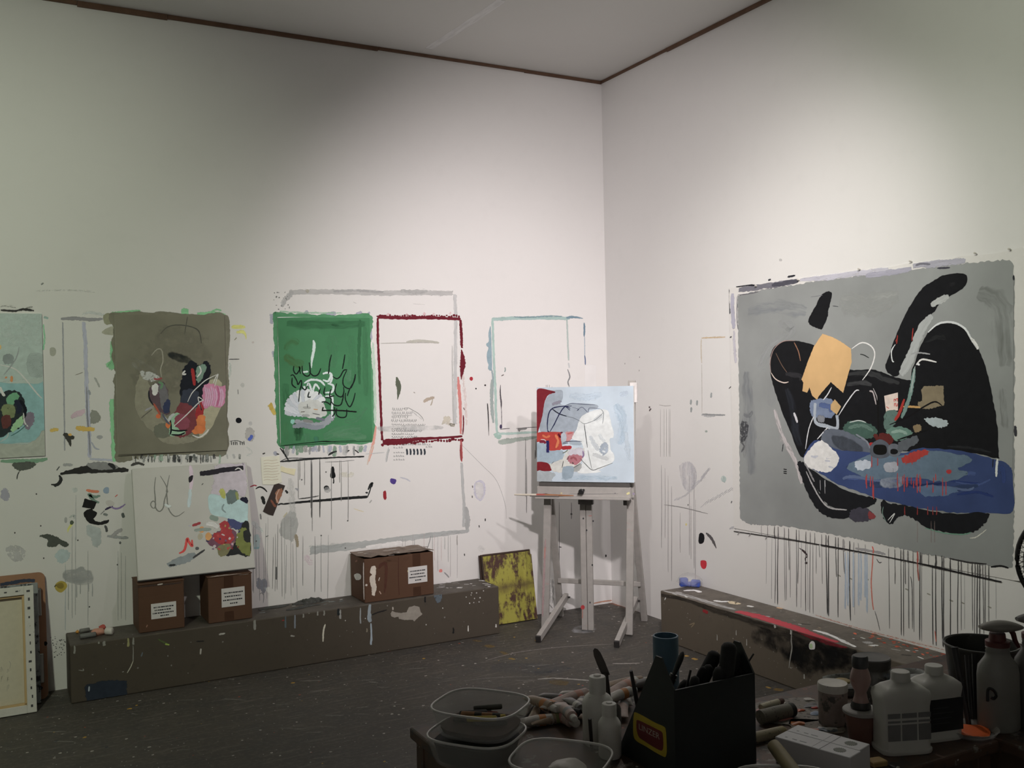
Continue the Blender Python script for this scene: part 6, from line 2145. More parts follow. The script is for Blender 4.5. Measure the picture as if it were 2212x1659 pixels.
RAG = plain('paint_stiffened_rag', (0.055,0.058,0.054),0.7,var=.5,scale=30,dirt=(.16,.17,.16),dirt_amt=.0)
for k,(px,py,L,w_,h_,ang,lab) in enumerate((
        (590,1310,.19,.05,.006,10, 'flat dark strip of dried paint skin lying lowest on the bench'),
        (668,1302,.20,.055,.020,4, 'thick dark paint-stiffened rag on the bench beside the wide box'),
        (655,1290,.13,.030,.016,-8, 'short dark rag roll lying against the wall on the bench'),
        (655,1312,.21,.035,.010,8, 'narrow dark paint strip along the front of the bench edge'))):
    p = on_z(px,py,ZB_)
    p.y = min(max(p.y,-0.24),-0.06)
    bm = bmesh.new()
    n = 14
    rnd = random.Random(k)
    rings = []
    for i in range(n + 1):
        f = i / n
        x = (f - .5) * L
        env = max(.12,math.sin(math.pi * min(max(f,.03),.97)) ** .5)
        ww,hh = w_ * env * rnd.uniform(.75,1.1),h_ * env * rnd.uniform(.6,1.1)
        yo = .008 * math.sin(f * 7 + k)
        rings.append([bm.verts.new((x,yo - ww / 2,.0005)),bm.verts.new((x,yo - ww * .3,hh)),bm.verts.new((x,yo + ww * .15,hh * .7)),bm.verts.new((x,yo + ww * .35,hh * 1.1)),bm.verts.new((x,yo + ww / 2,.0005))])
    for a,b in zip(rings,rings[1:]):
        for j in range(5):
            j2 = (j + 1) % 5
            bm.faces.new((a[j],a[j2],b[j2],b[j]))
    bm.faces.new(rings[0])
    bm.faces.new(rings[-1][::-1])
    o = part('paint_rag', bm,RAG)
    o.location = (p.x,p.y,ZB_ + (.012 if k == 2 else 0))
    o.rotation_euler = (0,0,math.radians(ang))
    tag(o,lab, 'rag', 'dark rags on the bench')

# blue bundle in a clear bag at the start of the right-hand bench
p = on_z(1499,1266,ZB_)
p.x = min(p.x,-0.085)
t = thing('plastic_bag', (p.x,p.y,ZB_), 'clear plastic bag holding blue blocks on the bench corner', 'bag')
BLUE = plain('bright_blue_plastic', (0.055,0.11,0.50),0.45,var=.15)
for (dx,dy,sx,sy,sz,rz) in ((-.035,.02,.05,.035,.055,20),(.03,-.03,.055,.035,.045,-15),(0,0,.03,.03,.03,40)):
    bm = bmesh.new()
    box(bm,(-sx / 2,-sy / 2,0.002),(sx / 2,sy / 2,sz),.006,Matrix.Translation((p.x + dx * .8,p.y + dy,ZB_)) @ Matrix.Rotation(math.radians(rz - 40),4, 'Z'))
    part('blue_block', bm,BLUE,t)
bm = bmesh.new()
lump(bm,(p.x,p.y,ZB_ + .040),(.068,.078,.040),5,n=3,amt=.12)
bagm = NT('clear_bag_film')
bagm.base(bagm.mix(bagm.noise(bagm.coord(),40,4),(.45,.45,.46),(.75,.75,.75)))
bagm.set(Roughness=.25)
bagm.b.inputs['Alpha'].default_value = .28
part('bag_film', bm,bagm.m,t)

# ================================================================== easel
M0 = Vector((-0.778,-0.775,0.0))
EU,EW = Vector((0.690,-0.724,0)),Vector((0.724,0.690,0))


def E(u,w,z):
    return M0 + EU * u + EW * w + Vector((0,0,z))


EASEL = plain('grey_painted_easel_wood', (0.40,0.385,0.365),0.65,var=.18,scale=26,dirt=(.46,.34,.32),dirt_amt=-.1,dscale=14)
DARKEND = plain('dark_foot_cap', (0.03,0.028,0.028),0.6)
es = thing('easel', M0, 'grey paint-marked wooden easel standing in the room corner', 'easel')
yv = EW


def bar(name,a,b,w,t_,up=None,mat=EASEL,parent=None):
    bm = bmesh.new()
    beam(bm,a,b,w,t_,up or yv,bev=.002)
    return part(name,bm,mat,parent or es)


bar('front_leg', E(-.272,.25,0.015),E(-.232,.25,.938),.046,.024)
bar('front_leg', E(.262,.25,0.015),E(.300,.305,1.565),.044,.024)
pm = []
for s in (-1,1):
    bar('center_post', E(-.010 + s * .0195,.31,.012),E(-.004 + s * .0195,.31,1.50),.036,.022)
bar('rear_leg', E(-.238,.30,.95),E(-.278,.650,.004),.040,.024)
bar('rear_leg', E(.285,.30,.95),E(.285,.650,.004),.040,.024)
bar('rear_rail', E(-.262,.545,.262),E(.285,.545,.262),.024,.030,up=Vector((0,0,1)))
for s,u0,u1 in ((-1,-.245,-.222),(1,.235,.242)):
    a,b = E(u0,0.0,.020),E(u1,.60,.150)
    r = bar('runner', a,b,.030,.040,up=Vector((0,0,1)))
    d = (b - a).normalized()
    bm = bmesh.new()
    beam(bm,a - d * .004,a + d * .012,.031,.041,up=Vector((0,0,1)))
    part('foot_cap', bm,DARKEND,r)
    bm = bmesh.new()
    q = b - d * .02
    rod(bm,q - EU * .03,q + EU * .03,.006)
    part('bolt', bm,DARKEND,r)
# tray: face board,ledge,lip,knob
TZ = .885
bm = bmesh.new()
beam(bm,E(-.292,.215,TZ),E(.298,.215,TZ),.022,.068,up=Vector((0,0,1)))
tray = part('tray_face', bm,EASEL,es)
bm = bmesh.new()
beam(bm,E(-.292,.190,TZ - .032),E(.298,.190,TZ - .032),.075,.012,up=Vector((0,0,1)))
part('tray_ledge', bm,EASEL,es)
bm = bmesh.new()
beam(bm,E(-.280,.235,TZ + .047),E(.290,.235,TZ + .047),.055,.024,up=Vector((0,0,1)))
part('canvas_rest', bm,plain('shaded_rest', (.09,.085,.08),.7),es)  # bar coloured dark for the shadow under the canvas
bm = bmesh.new()
M_ = Matrix.Translation(E(-.005,.204,TZ + .006)) @ (-EW).to_track_quat('Z', 'Y').to_matrix().to_4x4()
lathe(bm,[(.006,0),(.006,.010),(.017,.012),(.018,.020),(.012,.024)],14,M_)
box(bm,(-.026,-.006,.014),(.026,.006,.022),.003,M_ @ Matrix.Rotation(math.radians(35),4, 'Z'))
part('knob', bm,plain('black_knob', (.02,.02,.02),.35),es)
for u0,u1 in ((-.05,.045),(.235,.285),(-.27,-.23)):
    bm = bmesh.new()
    beam(bm,E(u0,.295,TZ - .06),E(u1,.295,TZ - .06),.03,.05,up=Vector((0,0,1)))
    part('bracket', bm,plain('dull_bracket', (.16,.155,.15),.5),es)
EF = Surf(E(0,.2035,TZ),EU,(0,0,1),es,(206,198,192),base=.0006)
EF.at(*KP)
for pts,w_,c in (([(500,1470),(525,1465)],18,(196,176,120)),([(1290,1480),(1330,1460)],26,(206,192,130)),([(280,1475),(350,1470)],5,(80,76,78)),([(1150,1465),(1160,1470)],12,(90,86,88)),([(600,1475),(900,1478),(1200,1472)],4,(110,106,106)),
                   ([(1360,1480),(1390,1470)],30,(150,134,150)),([(400,1500),(470,1505)],16,(176,128,96))):
    stroke(EF,pts,w_,c,rag=.5)
EL = Surf(E(-.2,.2375,0),EU,(0,0,1),es,(196,190,186),base=.0008)
EL.at(*KF)
stroke(EL,[(548,700),(542,850),(535,1000),(530,1150),(525,1290)],22,(172,140,138),rag=.7,op=.8)
stroke(EL,[(545,760),(540,860)],16,(186,132,120),rag=.7,op=.8)
EPs = Surf(E(0,.2985,0),EU,(0,0,1),es,(196,190,186),base=.0008)
EPs.at(*KF)
dot(EPs,825,1215,14,16,(176,50,54),rag=.4)
drip(EPs,822,1225,1300,7,(176,120,110),op=.8)
stroke(EPs,[(868,533),(895,533)],5,(180,110,104))
for x,y in ((830,552),(903,572),(880,1180),(897,900),(855,640)):
    dot(EPs,x,y,5,7,(60,60,62),rag=0,edge=.001,name='paint_fleck_or_shade')

# canvas on the easel
cw = .612
O = E(-.291,.205,TZ + .0640)
V = (Vector((0,0,1)) * .575 + EW * .035).normalized()
ch = .586
Nn = EU.cross(V)
t = thing('stretched_canvas', O, 'square light blue canvas with red and white shapes on the easel', 'painting')
M = frame_matrix(O,EU,V,Nn)
bm = bmesh.new()
box(bm,(0,0,-.034),(cw,ch,0),.003,M)
part('canvas_body', bm,CANVAS_W,t)
P = Surf(O,EU,V,t,(234,226,222),base=.0004)
P.rect = P.clip = (0,0,cw,ch)
ground(P,(207,219,229))
P.at(*KP)
for pts,w_,c in (([(600,300),(800,320),(1000,280)],120,(214,224,232)),([(1150,400),(1250,600),(1200,900)],160,(196,214,226)),([(1200,300),(1320,260)],110,(216,222,232)),([(500,1300),(800,1280),(1200,1290)],90,(192,212,222)),([(1280,700),(1320,1100)],80,(212,222,230))):
    stroke(P,pts,w_,c,rag=.8,op=.8)
fill(P,[(370,250),(440,240),(520,244),(526,330),(500,400),(560,420),(640,398),(920,410),(935,455),(850,470),(800,520),(740,580),(700,660),(690,740),(640,800),(600,850),(500,880),(270,740),(282,560),(305,430),(335,340),(370,290)],(172,181,191),rag=.1,jit=.001,edge=.004)
stroke(P,[(400,410),(450,390),(520,370)],46,(164,158,172),rag=.8,op=.8)
stroke(P,[(600,860),(760,880)],50,(176,188,198),rag=.4)
fill(P,[(216,246),(370,240),(440,262),(365,288),(325,340),(300,430),(280,560),(232,735),(218,800),(208,880),(206,600)],(148,34,48),rag=.08,jit=.001,edge=.003)
fill(P,[(700,700),(720,620),(760,550),(850,500),(960,470),(1060,480),(1090,560),(1110,660),(1135,740),(1130,800),(1090,820),(1100,950),(1135,1000),(1135,1080),(1050,1140),(960,1190),(970,1215),(740,1230),(710,1190),(760,1120),(780,1000),(770,900),(740,850),(640,810)],(236,237,236),rag=.15,jit=.001,edge=.005)
for pts,w_,c in (([(850,780),(900,870),(960,960)],70,(224,227,229)),([(960,760),(1000,820),(1040,880)],50,(230,232,232)),([(880,1000),(1000,1040),(1080,1060)],60,(222,222,220)),([(900,600),(960,560),(1000,530)],60,(226,228,228))):
    stroke(P,pts,w_,c,rag=.7,op=.8)
fill(P,[(990,900),(1050,868),(1062,960),(1012,1012),(975,960)],(176,186,198),rag=.8,edge=.012)
stroke(P,[(1000,960),(1040,980)],22,(230,232,234),rag=.5)
fill(P,[(216,748),(500,740),(520,760),(508,830),(520,920),(480,955),(365,955),(365,900),(330,840),(214,850)],(208,62,50),rag=.15,jit=.001,edge=.004)
stroke(P,[(440,765),(475,850),(445,930)],40,(240,132,72),rag=.6)
stroke(P,[(285,770),(330,800),(380,780)],34,(236,118,66),rag=.6)
stroke(P,[(480,750),(500,800),(470,760)],20,(130,26,52),rag=.4)
stroke(P,[(500,745),(530,745)],22,(120,26,56),rag=.4)
stroke(P,[(250,860),(300,850),(330,870)],40,(146,34,62),rag=.4)
stroke(P,[(265,825),(310,830),(330,850)],9,(234,226,222),rag=.4)
fill(P,[(560,745),(655,738),(640,790),(600,850),(565,830)],(216,148,148),rag=.5)
stroke(P,[(580,760),(650,745)],22,(214,110,106),rag=.5)
fill(P,[(520,760),(555,750),(570,810),(545,850),(515,830)],(192,198,206),rag=.3)
fill(P,[(202,890),(330,885),(370,960),(520,960),(520,1060),(360,1110),(200,1100)],(172,190,202),rag=.1,jit=.001,edge=.004)
stroke(P,[(345,838),(352,900),(348,984)],36,(46,42,106),rag=.25,taper=.1)
fill(P,[(520,910),(628,905),(622,938),(560,946),(524,945)],(196,38,48),rag=.15,jit=.001,edge=.003)
fill(P,[(370,1130),(520,1060),(600,950),(770,930),(782,1010),(742,1100),(702,1190),(560,1220),(420,1200)],(224,220,210),rag=.3,edge=.006)
fill(P,[(600,1000),(640,950),(760,940),(780,1020),(720,1030)],(216,208,216),rag=.6)
stroke(P,[(770,960),(775,1020),(750,1050)],22,(150,120,160),rag=.6)
fill(P,[(580,1050),(620,1015),(720,1010),(762,1040),(720,1110),(640,1120)],(200,122,132),rag=.35)
stroke(P,[(620,1060),(660,1040),(700,1080)],30,(176,90,100),rag=.7)
stroke(P,[(525,990),(560,975),(590,950)],10,(110,116,84),rag=.4)
fill(P,[(198,1105),(340,1105),(390,1180),(370,1200),(198,1195)],(148,28,42),rag=.1,jit=.001,edge=.003)
fill(P,[(198,1210),(420,1230),(400,1300),(360,1355),(200,1358)],(182,188,190),rag=.25)
fill(P,[(660,1160),(740,1120),(745,1170),(680,1210)],(176,176,172),rag=.4)
fill(P,[(530,1172),(560,1150),(650,1150),(656,1220),(630,1280),(532,1290)],(160,177,189),rag=.1,jit=.001,edge=.004)
NV = (42,46,88)
for pts,w_,c in (([(350,735),(345,640),(362,520),(400,460),(480,435),(640,425)],14,NV),([(545,428),(600,405),(650,395),(780,405),(920,412)],7,(70,76,104)),([(395,455),(480,515),(580,550)],14,(50,54,70)),
                   ([(580,550),(660,570),(740,610)],6,(110,114,122)),([(375,735),(430,640),(490,520),(555,435),(620,455)],13,NV),([(740,610),(790,637),(900,600),(980,540),(1012,500)],6,(120,124,124)),
                   ([(785,640),(800,750),(825,930)],9,(84,88,90)),([(830,950),(845,1040),(880,1190)],6,(110,112,112)),([(735,1050),(800,1120),(880,1190),(960,1170),(1130,1105)],8,(112,114,112)),
                   ([(640,440),(720,465),(700,480),(760,440),(830,500),(850,450),(980,460)],6,(84,88,116)),([(980,460),(1015,510),(1005,640)],7,(130,134,138)),([(530,862),(640,845),(760,850)],8,(60,66,96)),
                   ([(525,876),(600,870)],7,(66,66,82)),([(355,720),(365,740)],12,NV),([(535,1080),(530,1120),(520,1165)],8,(80,76,76)),([(655,1165),(700,1140),(740,1110)],7,(100,98,96)),([(390,1120),(425,1090)],5,(90,90,88)),
                   ([(585,1070),(600,1030)],7,(70,66,66)),([(640,1100),(660,1115)],13,(90,80,76)),([(560,430),(620,480)],8,NV),([(385,262),(440,264)],7,(70,30,44))):
    stroke(P,pts,w_,c,rag=.35)
# a thin board behind it,standing a little taller
bm = bmesh.new()
box(bm,(cw - .03,ch - .10,-.060),(cw + .014,ch + .022,-.038),.001,M)
part('corner_block', bm,plain('white_block_brown_edge', (.72,.70,.69),.7),es)

# brushes on the easel ledge
def brush_local(bm_h,L,r):
    lathe(bm_h,[(r * .45,0),(r * .8,L * .06),(r,L * .45),(r * .75,L)],12)


for nm,a,b,cols,lab in (('paint_brush', E(-.43,.172,TZ - .0165),E(-.05,.172,TZ - .0165),((.70,.65,.55),(.40,.10,.08),(.33,.15,.07)), 'long cream-handled paint brush jutting from the easel tray'),
                            ('painting_stick', E(-.325,.158,TZ - .0208),E(-.14,.158,TZ - .0208),((.18,.16,.15),), 'thin dark stick under the cream brush on easel tray')):
    d = (b - a).normalized()
    L = (b - a).length
    t = thing(nm,(a + b) / 2,lab, 'brush' if nm == 'paint_brush' else 'stick')
    if nm == 'paint_brush':
        bm = bmesh.new()
        rod(bm,a,a + d * L * .38,.005,.0075)
        part('handle', bm,plain('cream_handle', cols[0],.4),t,smooth=40)
        bm = bmesh.new()
        rod(bm,a + d * L * .38,a + d * L * .52,.0085,.0085)
        part('ferrule', bm,plain('red_ferrule', cols[1],.4),t,smooth=40)
        bm = bmesh.new()
        rod(bm,a + d * L * .52,b,.008,.003)
        part('bristles', bm,plain('brown_bristles', cols[2],.8),t,smooth=40)
    else:
        bm = bmesh.new()
        rod(bm,a,b,.004,.004)
        part('stick', bm,plain('dark_stick', cols[0],.6),t,smooth=40)

# ================================================================== pedestal fan at the picture's edge
fc = at_depth(2331,1217,3.15)
FR = .180
fan = thing('pedestal_fan', (fc.x,fc.y,0), 'black wire pedestal fan cut off at the picture edge', 'fan')
FANM = plain('black_fan_metal', (.018,.018,.019),.4)
fd = (CAM_LOC - fc)
fd.z = 0
fd.normalize()
FQ = Matrix.Translation(fc) @ fd.to_track_quat('Z', 'Y').to_matrix().to_4x4()
bm = bmesh.new()
tube_path(bm,[FQ @ Vector((FR * math.cos(a * math.pi / 24),FR * math.sin(a * math.pi / 24),0)) for a in range(49)],.008,8)
part('outer_ring', bm,FANM,fan,smooth=50)
for zz in (.05,-.07):
    for k in range(64):
        a = k * math.pi * 2 / 64
        ca,sa = math.cos(a),math.sin(a)
        bm = bmesh.new()
        tube_path(bm,[FQ @ Vector((.05 * ca,.05 * sa,zz)),FQ @ Vector((.12 * ca,.12 * sa,zz)),FQ @ Vector((.165 * ca,.165 * sa,zz * .75)),FQ @ Vector((FR * ca,FR * sa,0))],.0013,5)
        part('guard_wire', bm,FANM,fan)
for r in (.09,.13,.160):
    bm = bmesh.new()
    tube_path(bm,[FQ @ Vector((r * math.cos(a * math.pi / 20),r * math.sin(a * math.pi / 20),.05 if r < .15 else .040)) for a in range(41)],.0016,5)
    part('guard_hoop', bm,FANM,fan)
bm = bmesh.new()
lathe(bm,[(.05,.045),(.055,.05),(.045,.056)],24,FQ)
part('badge', bm,FANM,fan,smooth=40)
for k in range(3):
    bm = bmesh.new()
    R_ = FQ @ Matrix.Rotation(k * 2.094,4, 'Z')
    vv = [[bm.verts.new(R_ @ Vector((r,s * w_,s * .022 - .01))) for s in (-1,0,1)] for r,w_ in ((.03,.02),(.08,.055),(.12,.065),(.15,.045))]
    for a,b in zip(vv,vv[1:]):
        for j in range(2):
            bm.faces.new((a[j],a[j + 1],b[j + 1],b[j]))
    bl_ = part('blade', bm,plain('grey_blade', (.08,.08,.085),.4),fan,smooth=60)
    m = bl_.modifiers.new('thickness', 'SOLIDIFY')
    m.thickness = .003
bm = bmesh.new()
lathe(bm,[(.03,-.16),(.06,-.15),(.065,-.08),(.05,-.07)],20,FQ)
rod(bm,FQ @ Vector((0,0,-.05)),FQ @ Vector((0,0,.0)),.03)
part('motor', bm,FANM,fan,smooth=40)
bm = bmesh.new()
q = FQ @ Vector((0,0,-.11))
rod(bm,(q.x,q.y,.03),q,.014)
part('pole', bm,FANM,fan,smooth=40)
bm = bmesh.new()
lathe(bm,[(.17,.001),(.17,.012),(.05,.03),(.02,.05)],28,Matrix.Translation((q.x,q.y,0)))
part('base', bm,FANM,fan,smooth=40)

# ================================================================== worktables in the foreground
TZT = 0.75
TABLEW = NT('paint_crusted_table_wood')
_v = TABLEW.coord()
_c = TABLEW.mix(TABLEW.noise(TABLEW.coord((3,18,3)),1.2,5),(.055,.030,.022),(.13,.075,.05))
_c = TABLEW.mix(TABLEW.ramp(TABLEW.noise(_v,14,6,.7),[(.5,0.0),(.62,.85)]),_c,(.035,.036,.038))
_c = TABLEW.mix(TABLEW.ramp(TABLEW.noise(_v,22,6,.7),[(.60,0.0),(.66,.8)]),_c,(.25,.24,.22))
_c = TABLEW.mix(TABLEW.ramp(TABLEW.noise(_v,31,6,.7),[(.64,0.0),(.68,.8)]),_c,(.28,.09,.06))
_c = spatter(TABLEW,_c,_v,70,.93,(.5,.48,.44),2.0)
TABLEW.base(_c)
TABLEW.set(Roughness=.55)
TABLEW = TABLEW.m


def table(name,x0,x1,y0,y1,label,cat,leg=.045,apron=.06,th=.028):
    t = thing(name,((x0 + x1) / 2,(y0 + y1) / 2,0),label,cat)
    bm = bmesh.new()
    box(bm,(x0,y0,TZT - th),(x1,y1,TZT),.005,seg=2)
    part('table_top', bm,TABLEW,t)
    for lo,hi in (((x0 + .02,y0 + .015,TZT - th - apron),(x1 - .02,y0 + .035,TZT - th)),((x0 + .02,y1 - .035,TZT - th - apron),(x1 - .02,y1 - .015,TZT - th)),
                   ((x0 + .015,y0 + .036,TZT - th - apron),(x0 + .035,y1 - .036,TZT - th)),((x1 - .035,y0 + .036,TZT - th - apron),(x1 - .015,y1 - .036,TZT - th))):
        bm = bmesh.new()
        box(bm,lo,hi,.002)
        part('apron', bm,TABLEW,t)
    for sx in (x0 + .012,x1 - .012 - leg):
        for sy in (y0 + .012,y1 - .012 - leg):
            bm = bmesh.new()
            box(bm,(sx,sy,0.001),(sx + leg,sy + leg,TZT - th),.003)
            part('leg', bm,TABLEW,t)
    return t


table('worktable', -2.935,-2.145,-4.60,-3.43, 'paint-crusted wooden worktable holding plastic containers and the dark brush box', 'table')
table('stool', -2.138,-1.818,-4.225,-3.715, 'narrow paint-crusted wooden side table carrying the two white jugs', 'table')
table('side_table', -1.812,-1.05,-4.9,-3.72, 'dark wooden table carrying the bucket and spray bottles', 'table')
ZT0 = TZT + .0008
ANG0 = math.radians(-28.6)       # across the picture


def on_table(px,py,z=0.0):
    return on_z(px,py,ZT0 + z)


def local_thing(name,p,rz,label,cat,group=None):
    return thing(name,p,label,cat,group,rot=(0,0,rz))


def lpart(name,bm,mat,parent,smooth=40,label=None):
    return part(name,bm,mat,parent,world=False,smooth=smooth,label=label)


# ---- flat paint skins and palette paper lying about the side table (flat things)
def sheet(px,py,w,d,rz,color,label,cat='palette', name='palette_sheet', marks=(),n=10):
    p = on_table(px,py)
    t = local_thing(name,p,rz,label,cat)
    bm = bmesh.new()
    poly = []
    for k in range(24):
        a = k * math.pi / 12
        kx = (abs(math.cos(a)) ** 5 + abs(math.sin(a)) ** 5) ** (-.2)
        r = random.uniform(.92,1.04)
        poly.append((w / 2 * kx * math.cos(a) * r,d / 2 * kx * math.sin(a) * r))
    prism(bm,poly,0,.0025)
    o = lpart('sheet', bm,plain('sheet_%d' % px,color,.7,var=.5,scale=30,dirt=tuple(c * .35 for c in color),dirt_amt=.4),t,smooth=False)
    for k,c in enumerate(marks):
        bm = bmesh.new()
        for q in range(1):
            x,y = random.uniform(-.4,.4) * w,random.uniform(-.4,.4) * d
            lump(bm,(x,y,.0035),(random.uniform(.012,.026),random.uniform(.006,.014),.0035),px + k,n=2,amt=.3)
        lpart('paint_dab', bm,plain('dab_%s' % str(c),c,.4),t,smooth=60)
    return t


sheet(1715,1536,.20,.17,ANG0 + .3,(.22,.20,.18), 'messy palette sheet covered in dabs behind the tin can', marks=((.45,.06,.05),(.5,.22,.2),(.16,.26,.36),(.05,.05,.06),(.55,.12,.05),(.45,.42,.38),(.12,.18,.28),(.4,.1,.1),(.5,.48,.45),(.06,.06,.07)))
sheet(1765,1570,.13,.09,ANG0 - .2,(.20,.17,.14), 'stained brown palette card under the tin can', marks=((.5,.16,.05),(.6,.3,.25),(.5,.5,.48),(.1,.12,.14)))


# ---- plastic food containers
def container(p,rz,sx,sy,h,label,group='open plastic food tubs'):
    t = local_thing('plastic_tub', p,rz,label, 'container', group)
    bm = bmesh.new()
    lathe(bm,[(.02,.003),(.80,.003),(.84,.008),(.955,h - .010),(.965,h - .006),(.965,h),(1.0,h + .001),(1.0,h - .008),(.985,h - .010),(.98,h - .012),(.86,.006),(.81,.0),(.02,.0)],
          48,None,True,True,sx,sy,3.4)
    lpart('tub_body', bm,CLEAR,t,50)
    # the thick rolled rim
    bm = bmesh.new()
    pts = []
    for i in range(49):
        a = 2 * math.pi * i / 48
        c,s = math.cos(a),math.sin(a)
        k = (abs(c) ** 3.4 + abs(s) ** 3.4) ** (-1 / 3.4)
        pts.append((k * c * sx * .99,k * s * sy * .99,h))
    tube_path(bm,pts,.0028,6)
    lpart('rim', bm,plain('milky_rim', (.62,.62,.60),.35,var=.08),t,60)
    return t


def pastel(p,rz,tilt,L,r,color,label,group,name='pastel_stick', cat='pastel', taper=1.0):
    o_bm = bmesh.new()
    lathe(o_bm,[(r * .7,0),(r,r * .4),(r * taper,L - r * .4),(r * .65 * taper,L)],14,Matrix.Rotation(math.pi / 2,4, 'Y') @ Matrix.Translation((0,0,-L / 2)))
    o = part(name,o_bm,plain('pastel_%s' % str(color),color,.7,var=.3,scale=70),smooth=50)
    o.location = p
    o.rotation_euler = (0,tilt,rz)
    return tag(o,label,cat,group)


stack = on_z(1038,1516,ZT0 + .126)
low = Vector((stack.x,stack.y,ZT0))
low += (on_z(1029,1565,ZT0 + .062) - on_z(1038,1565,ZT0 + .062))
container(low,ANG0 - .42,.103,.090,.060, 'lower of two stacked plastic tubs at the table corner')
top_ = Vector((stack.x,stack.y,ZT0 + .0625))
container(top_,ANG0 - .42,.102,.090,.060, 'upper stacked plastic tub holding dark and yellow pastels')
gp = 'pastel sticks in the upper tub'
for k in range(11):
    c = ((.05,.05,.05),(.035,.04,.04),(.42,.32,.06),(.06,.055,.05),(.28,.07,.05),(.045,.045,.05),(.38,.30,.05),(.05,.05,.045),(.30,.16,.08),(.04,.04,.045),(.06,.06,.05))[k]
    nm = {.42: 'yellow ochre', .38: 'yellow ochre', .28: 'dark red', .30: 'brown'}.get(c[0], 'black')
    pastel(top_ + Vector((random.uniform(-.030,.030),-.036 + k % 6 * .0142,.026 + (k // 6) * .0135)),ANG0 + random.uniform(-.35,.35),0,random.uniform(.055,.075),.0062,c,
           '%s pastel stick lying in the upper stacked tub' % nm,gp)
# dark contents of the lower tub,seen through its wall
bm = bmesh.new()
lathe(bm,[(.2,.0065),(.83,.0065),(.93,.046),(.5,.050),(.1,.048)],36,None,True,True,.103 * .93,.090 * .93,3.4)
o = part('charcoal_lumps', bm,plain('charcoal_mass', (.03,.03,.03),.8,var=.6,scale=60),smooth=60)
o.location = low
o.rotation_euler = (0,0,ANG0 - .42)
tag(o, 'heap of dark charcoal dust filling the lower stacked tub', 'charcoal', kind='stuff')

bm = bmesh.new()
lathe(bm,[(.2,.0065),(.83,.0065),(.87,.016),(.5,.019),(.1,.017)],36,None,True,True,.102 * .93,.090 * .93,3.4)
o = part('pastel_dust', bm,plain('pastel_dust_mass', (.07,.045,.04),.9,var=.7,scale=50),smooth=60)
o.location = top_
o.rotation_euler = (0,0,ANG0 - .42)
tag(o, 'dark pinkish pastel dust on the floor of the upper tub', 'pastel', kind='stuff')

c3 = on_z(1212,1632,ZT0 + .062)
c3.z = ZT0
container(c3,ANG0 - .35,.102,.090,.060, 'plastic tub with crumpled tube, in front of the white bottles')
bm = bmesh.new()
lump(bm,(0,0,.026),(.050,.030,.022),11,n=3,amt=.22)
o = part('crumpled_foil', bm,plain('crumpled_pale_tube', (.50,.48,.45),.45,var=.3,scale=25),smooth=35)
o.location = c3 + Vector((.002,-.005,.0045))
o.rotation_euler = (0,0,ANG0 + .5)
tag(o, 'crumpled pale paint tube lying in the plastic tub', 'paint tube')
c4 = on_z(1310,1730,ZT0 + .060)
c4.z = ZT0
container(c4,ANG0 - .25,.108,.094,.060, 'nearest plastic tub filled with orange and red pastels')
gp = 'pastel sticks in the nearest tub'
for k in range(14):
    c = ((.42,.20,.09),(.48,.16,.07),(.40,.27,.12),(.42,.06,.04),(.30,.08,.07),(.45,.40,.33),(.46,.22,.10),(.35,.05,.05),(.50,.18,.08),(.30,.28,.26),(.45,.14,.06),(.38,.25,.13),(.48,.07,.04),(.44,.2,.1))[k]
    nm = 'orange' if c[1] > .12 and c[0] > c[1] * 1.8 else ('red' if c[1] < .1 else 'tan')
    pastel(c4 + Vector((random.uniform(-.025,.025),-.045 + k % 7 * .0155,.013 + (k // 7) * .015)),ANG0 + random.uniform(-.5,.2),0,random.uniform(.06,.085),.0072,c,
           '%s pastel stick lying in the nearest tub' % nm,gp)


# ---- bottles
WHITEP = plain('speckled_white_plastic', (.62,.61,.58),.45,var=.10,scale=40,dirt=(.14,.13,.13),dirt_amt=-.25,dscale=55)


def bottle(p,r,h,neck,label,cap_h,cap_r,sx=1,sy=1,rz=0,power=2.0,mat=None,capmat=None,name='paint_bottle', cat='bottle'):
    t = local_thing(name,p,rz,label,cat)
    bm = bmesh.new()
    prof = [(r * .9,0),(r,.004),(r,h * .72),(r * .97,h * .78),(r * .80,h * .86),(neck,h * .92),(neck,h)]
    lathe(bm,prof,32,None,True,True,sx,sy,power)
    lpart('bottle_body', bm,mat or WHITEP,t,45)
    bm = bmesh.new()
    z = h - .002
    lathe(bm,[(cap_r,z - cap_h * .15),(cap_r,z + cap_h * .8),(cap_r * .93,z + cap_h * .88),(cap_r * .45,z + cap_h * .9),(cap_r * .4,z + cap_h)],28)
    lpart('cap', bm,capmat or WHITEP,t,40)
    return t


pA = on_table(1293,1606)
bottle(pA,.036,.128,.019, 'taller speckled white paint bottle beside the dark brush box', .034,.0195)
pB = on_table(1318,1634)
bottle(pB,.0255,.098,.0155, 'shorter white paint bottle in front of the taller one', .026,.0165)
# dark pencil leaning on the tall bottle
bm = bmesh.new()
a,b = on_z(1279,1622,ZT0 + .004),on_z(1274,1552,ZT0 + .085)
a = pA + (a - pA) * 1.0
rod(bm,a,b,.0042,.0042,8)
o = part('dark_pencil', bm,plain('dark_pencil_wood', (.035,.03,.028),.5),smooth=40)
tag(o, 'short dark pencil leaning before the taller white bottle', 'pencil')

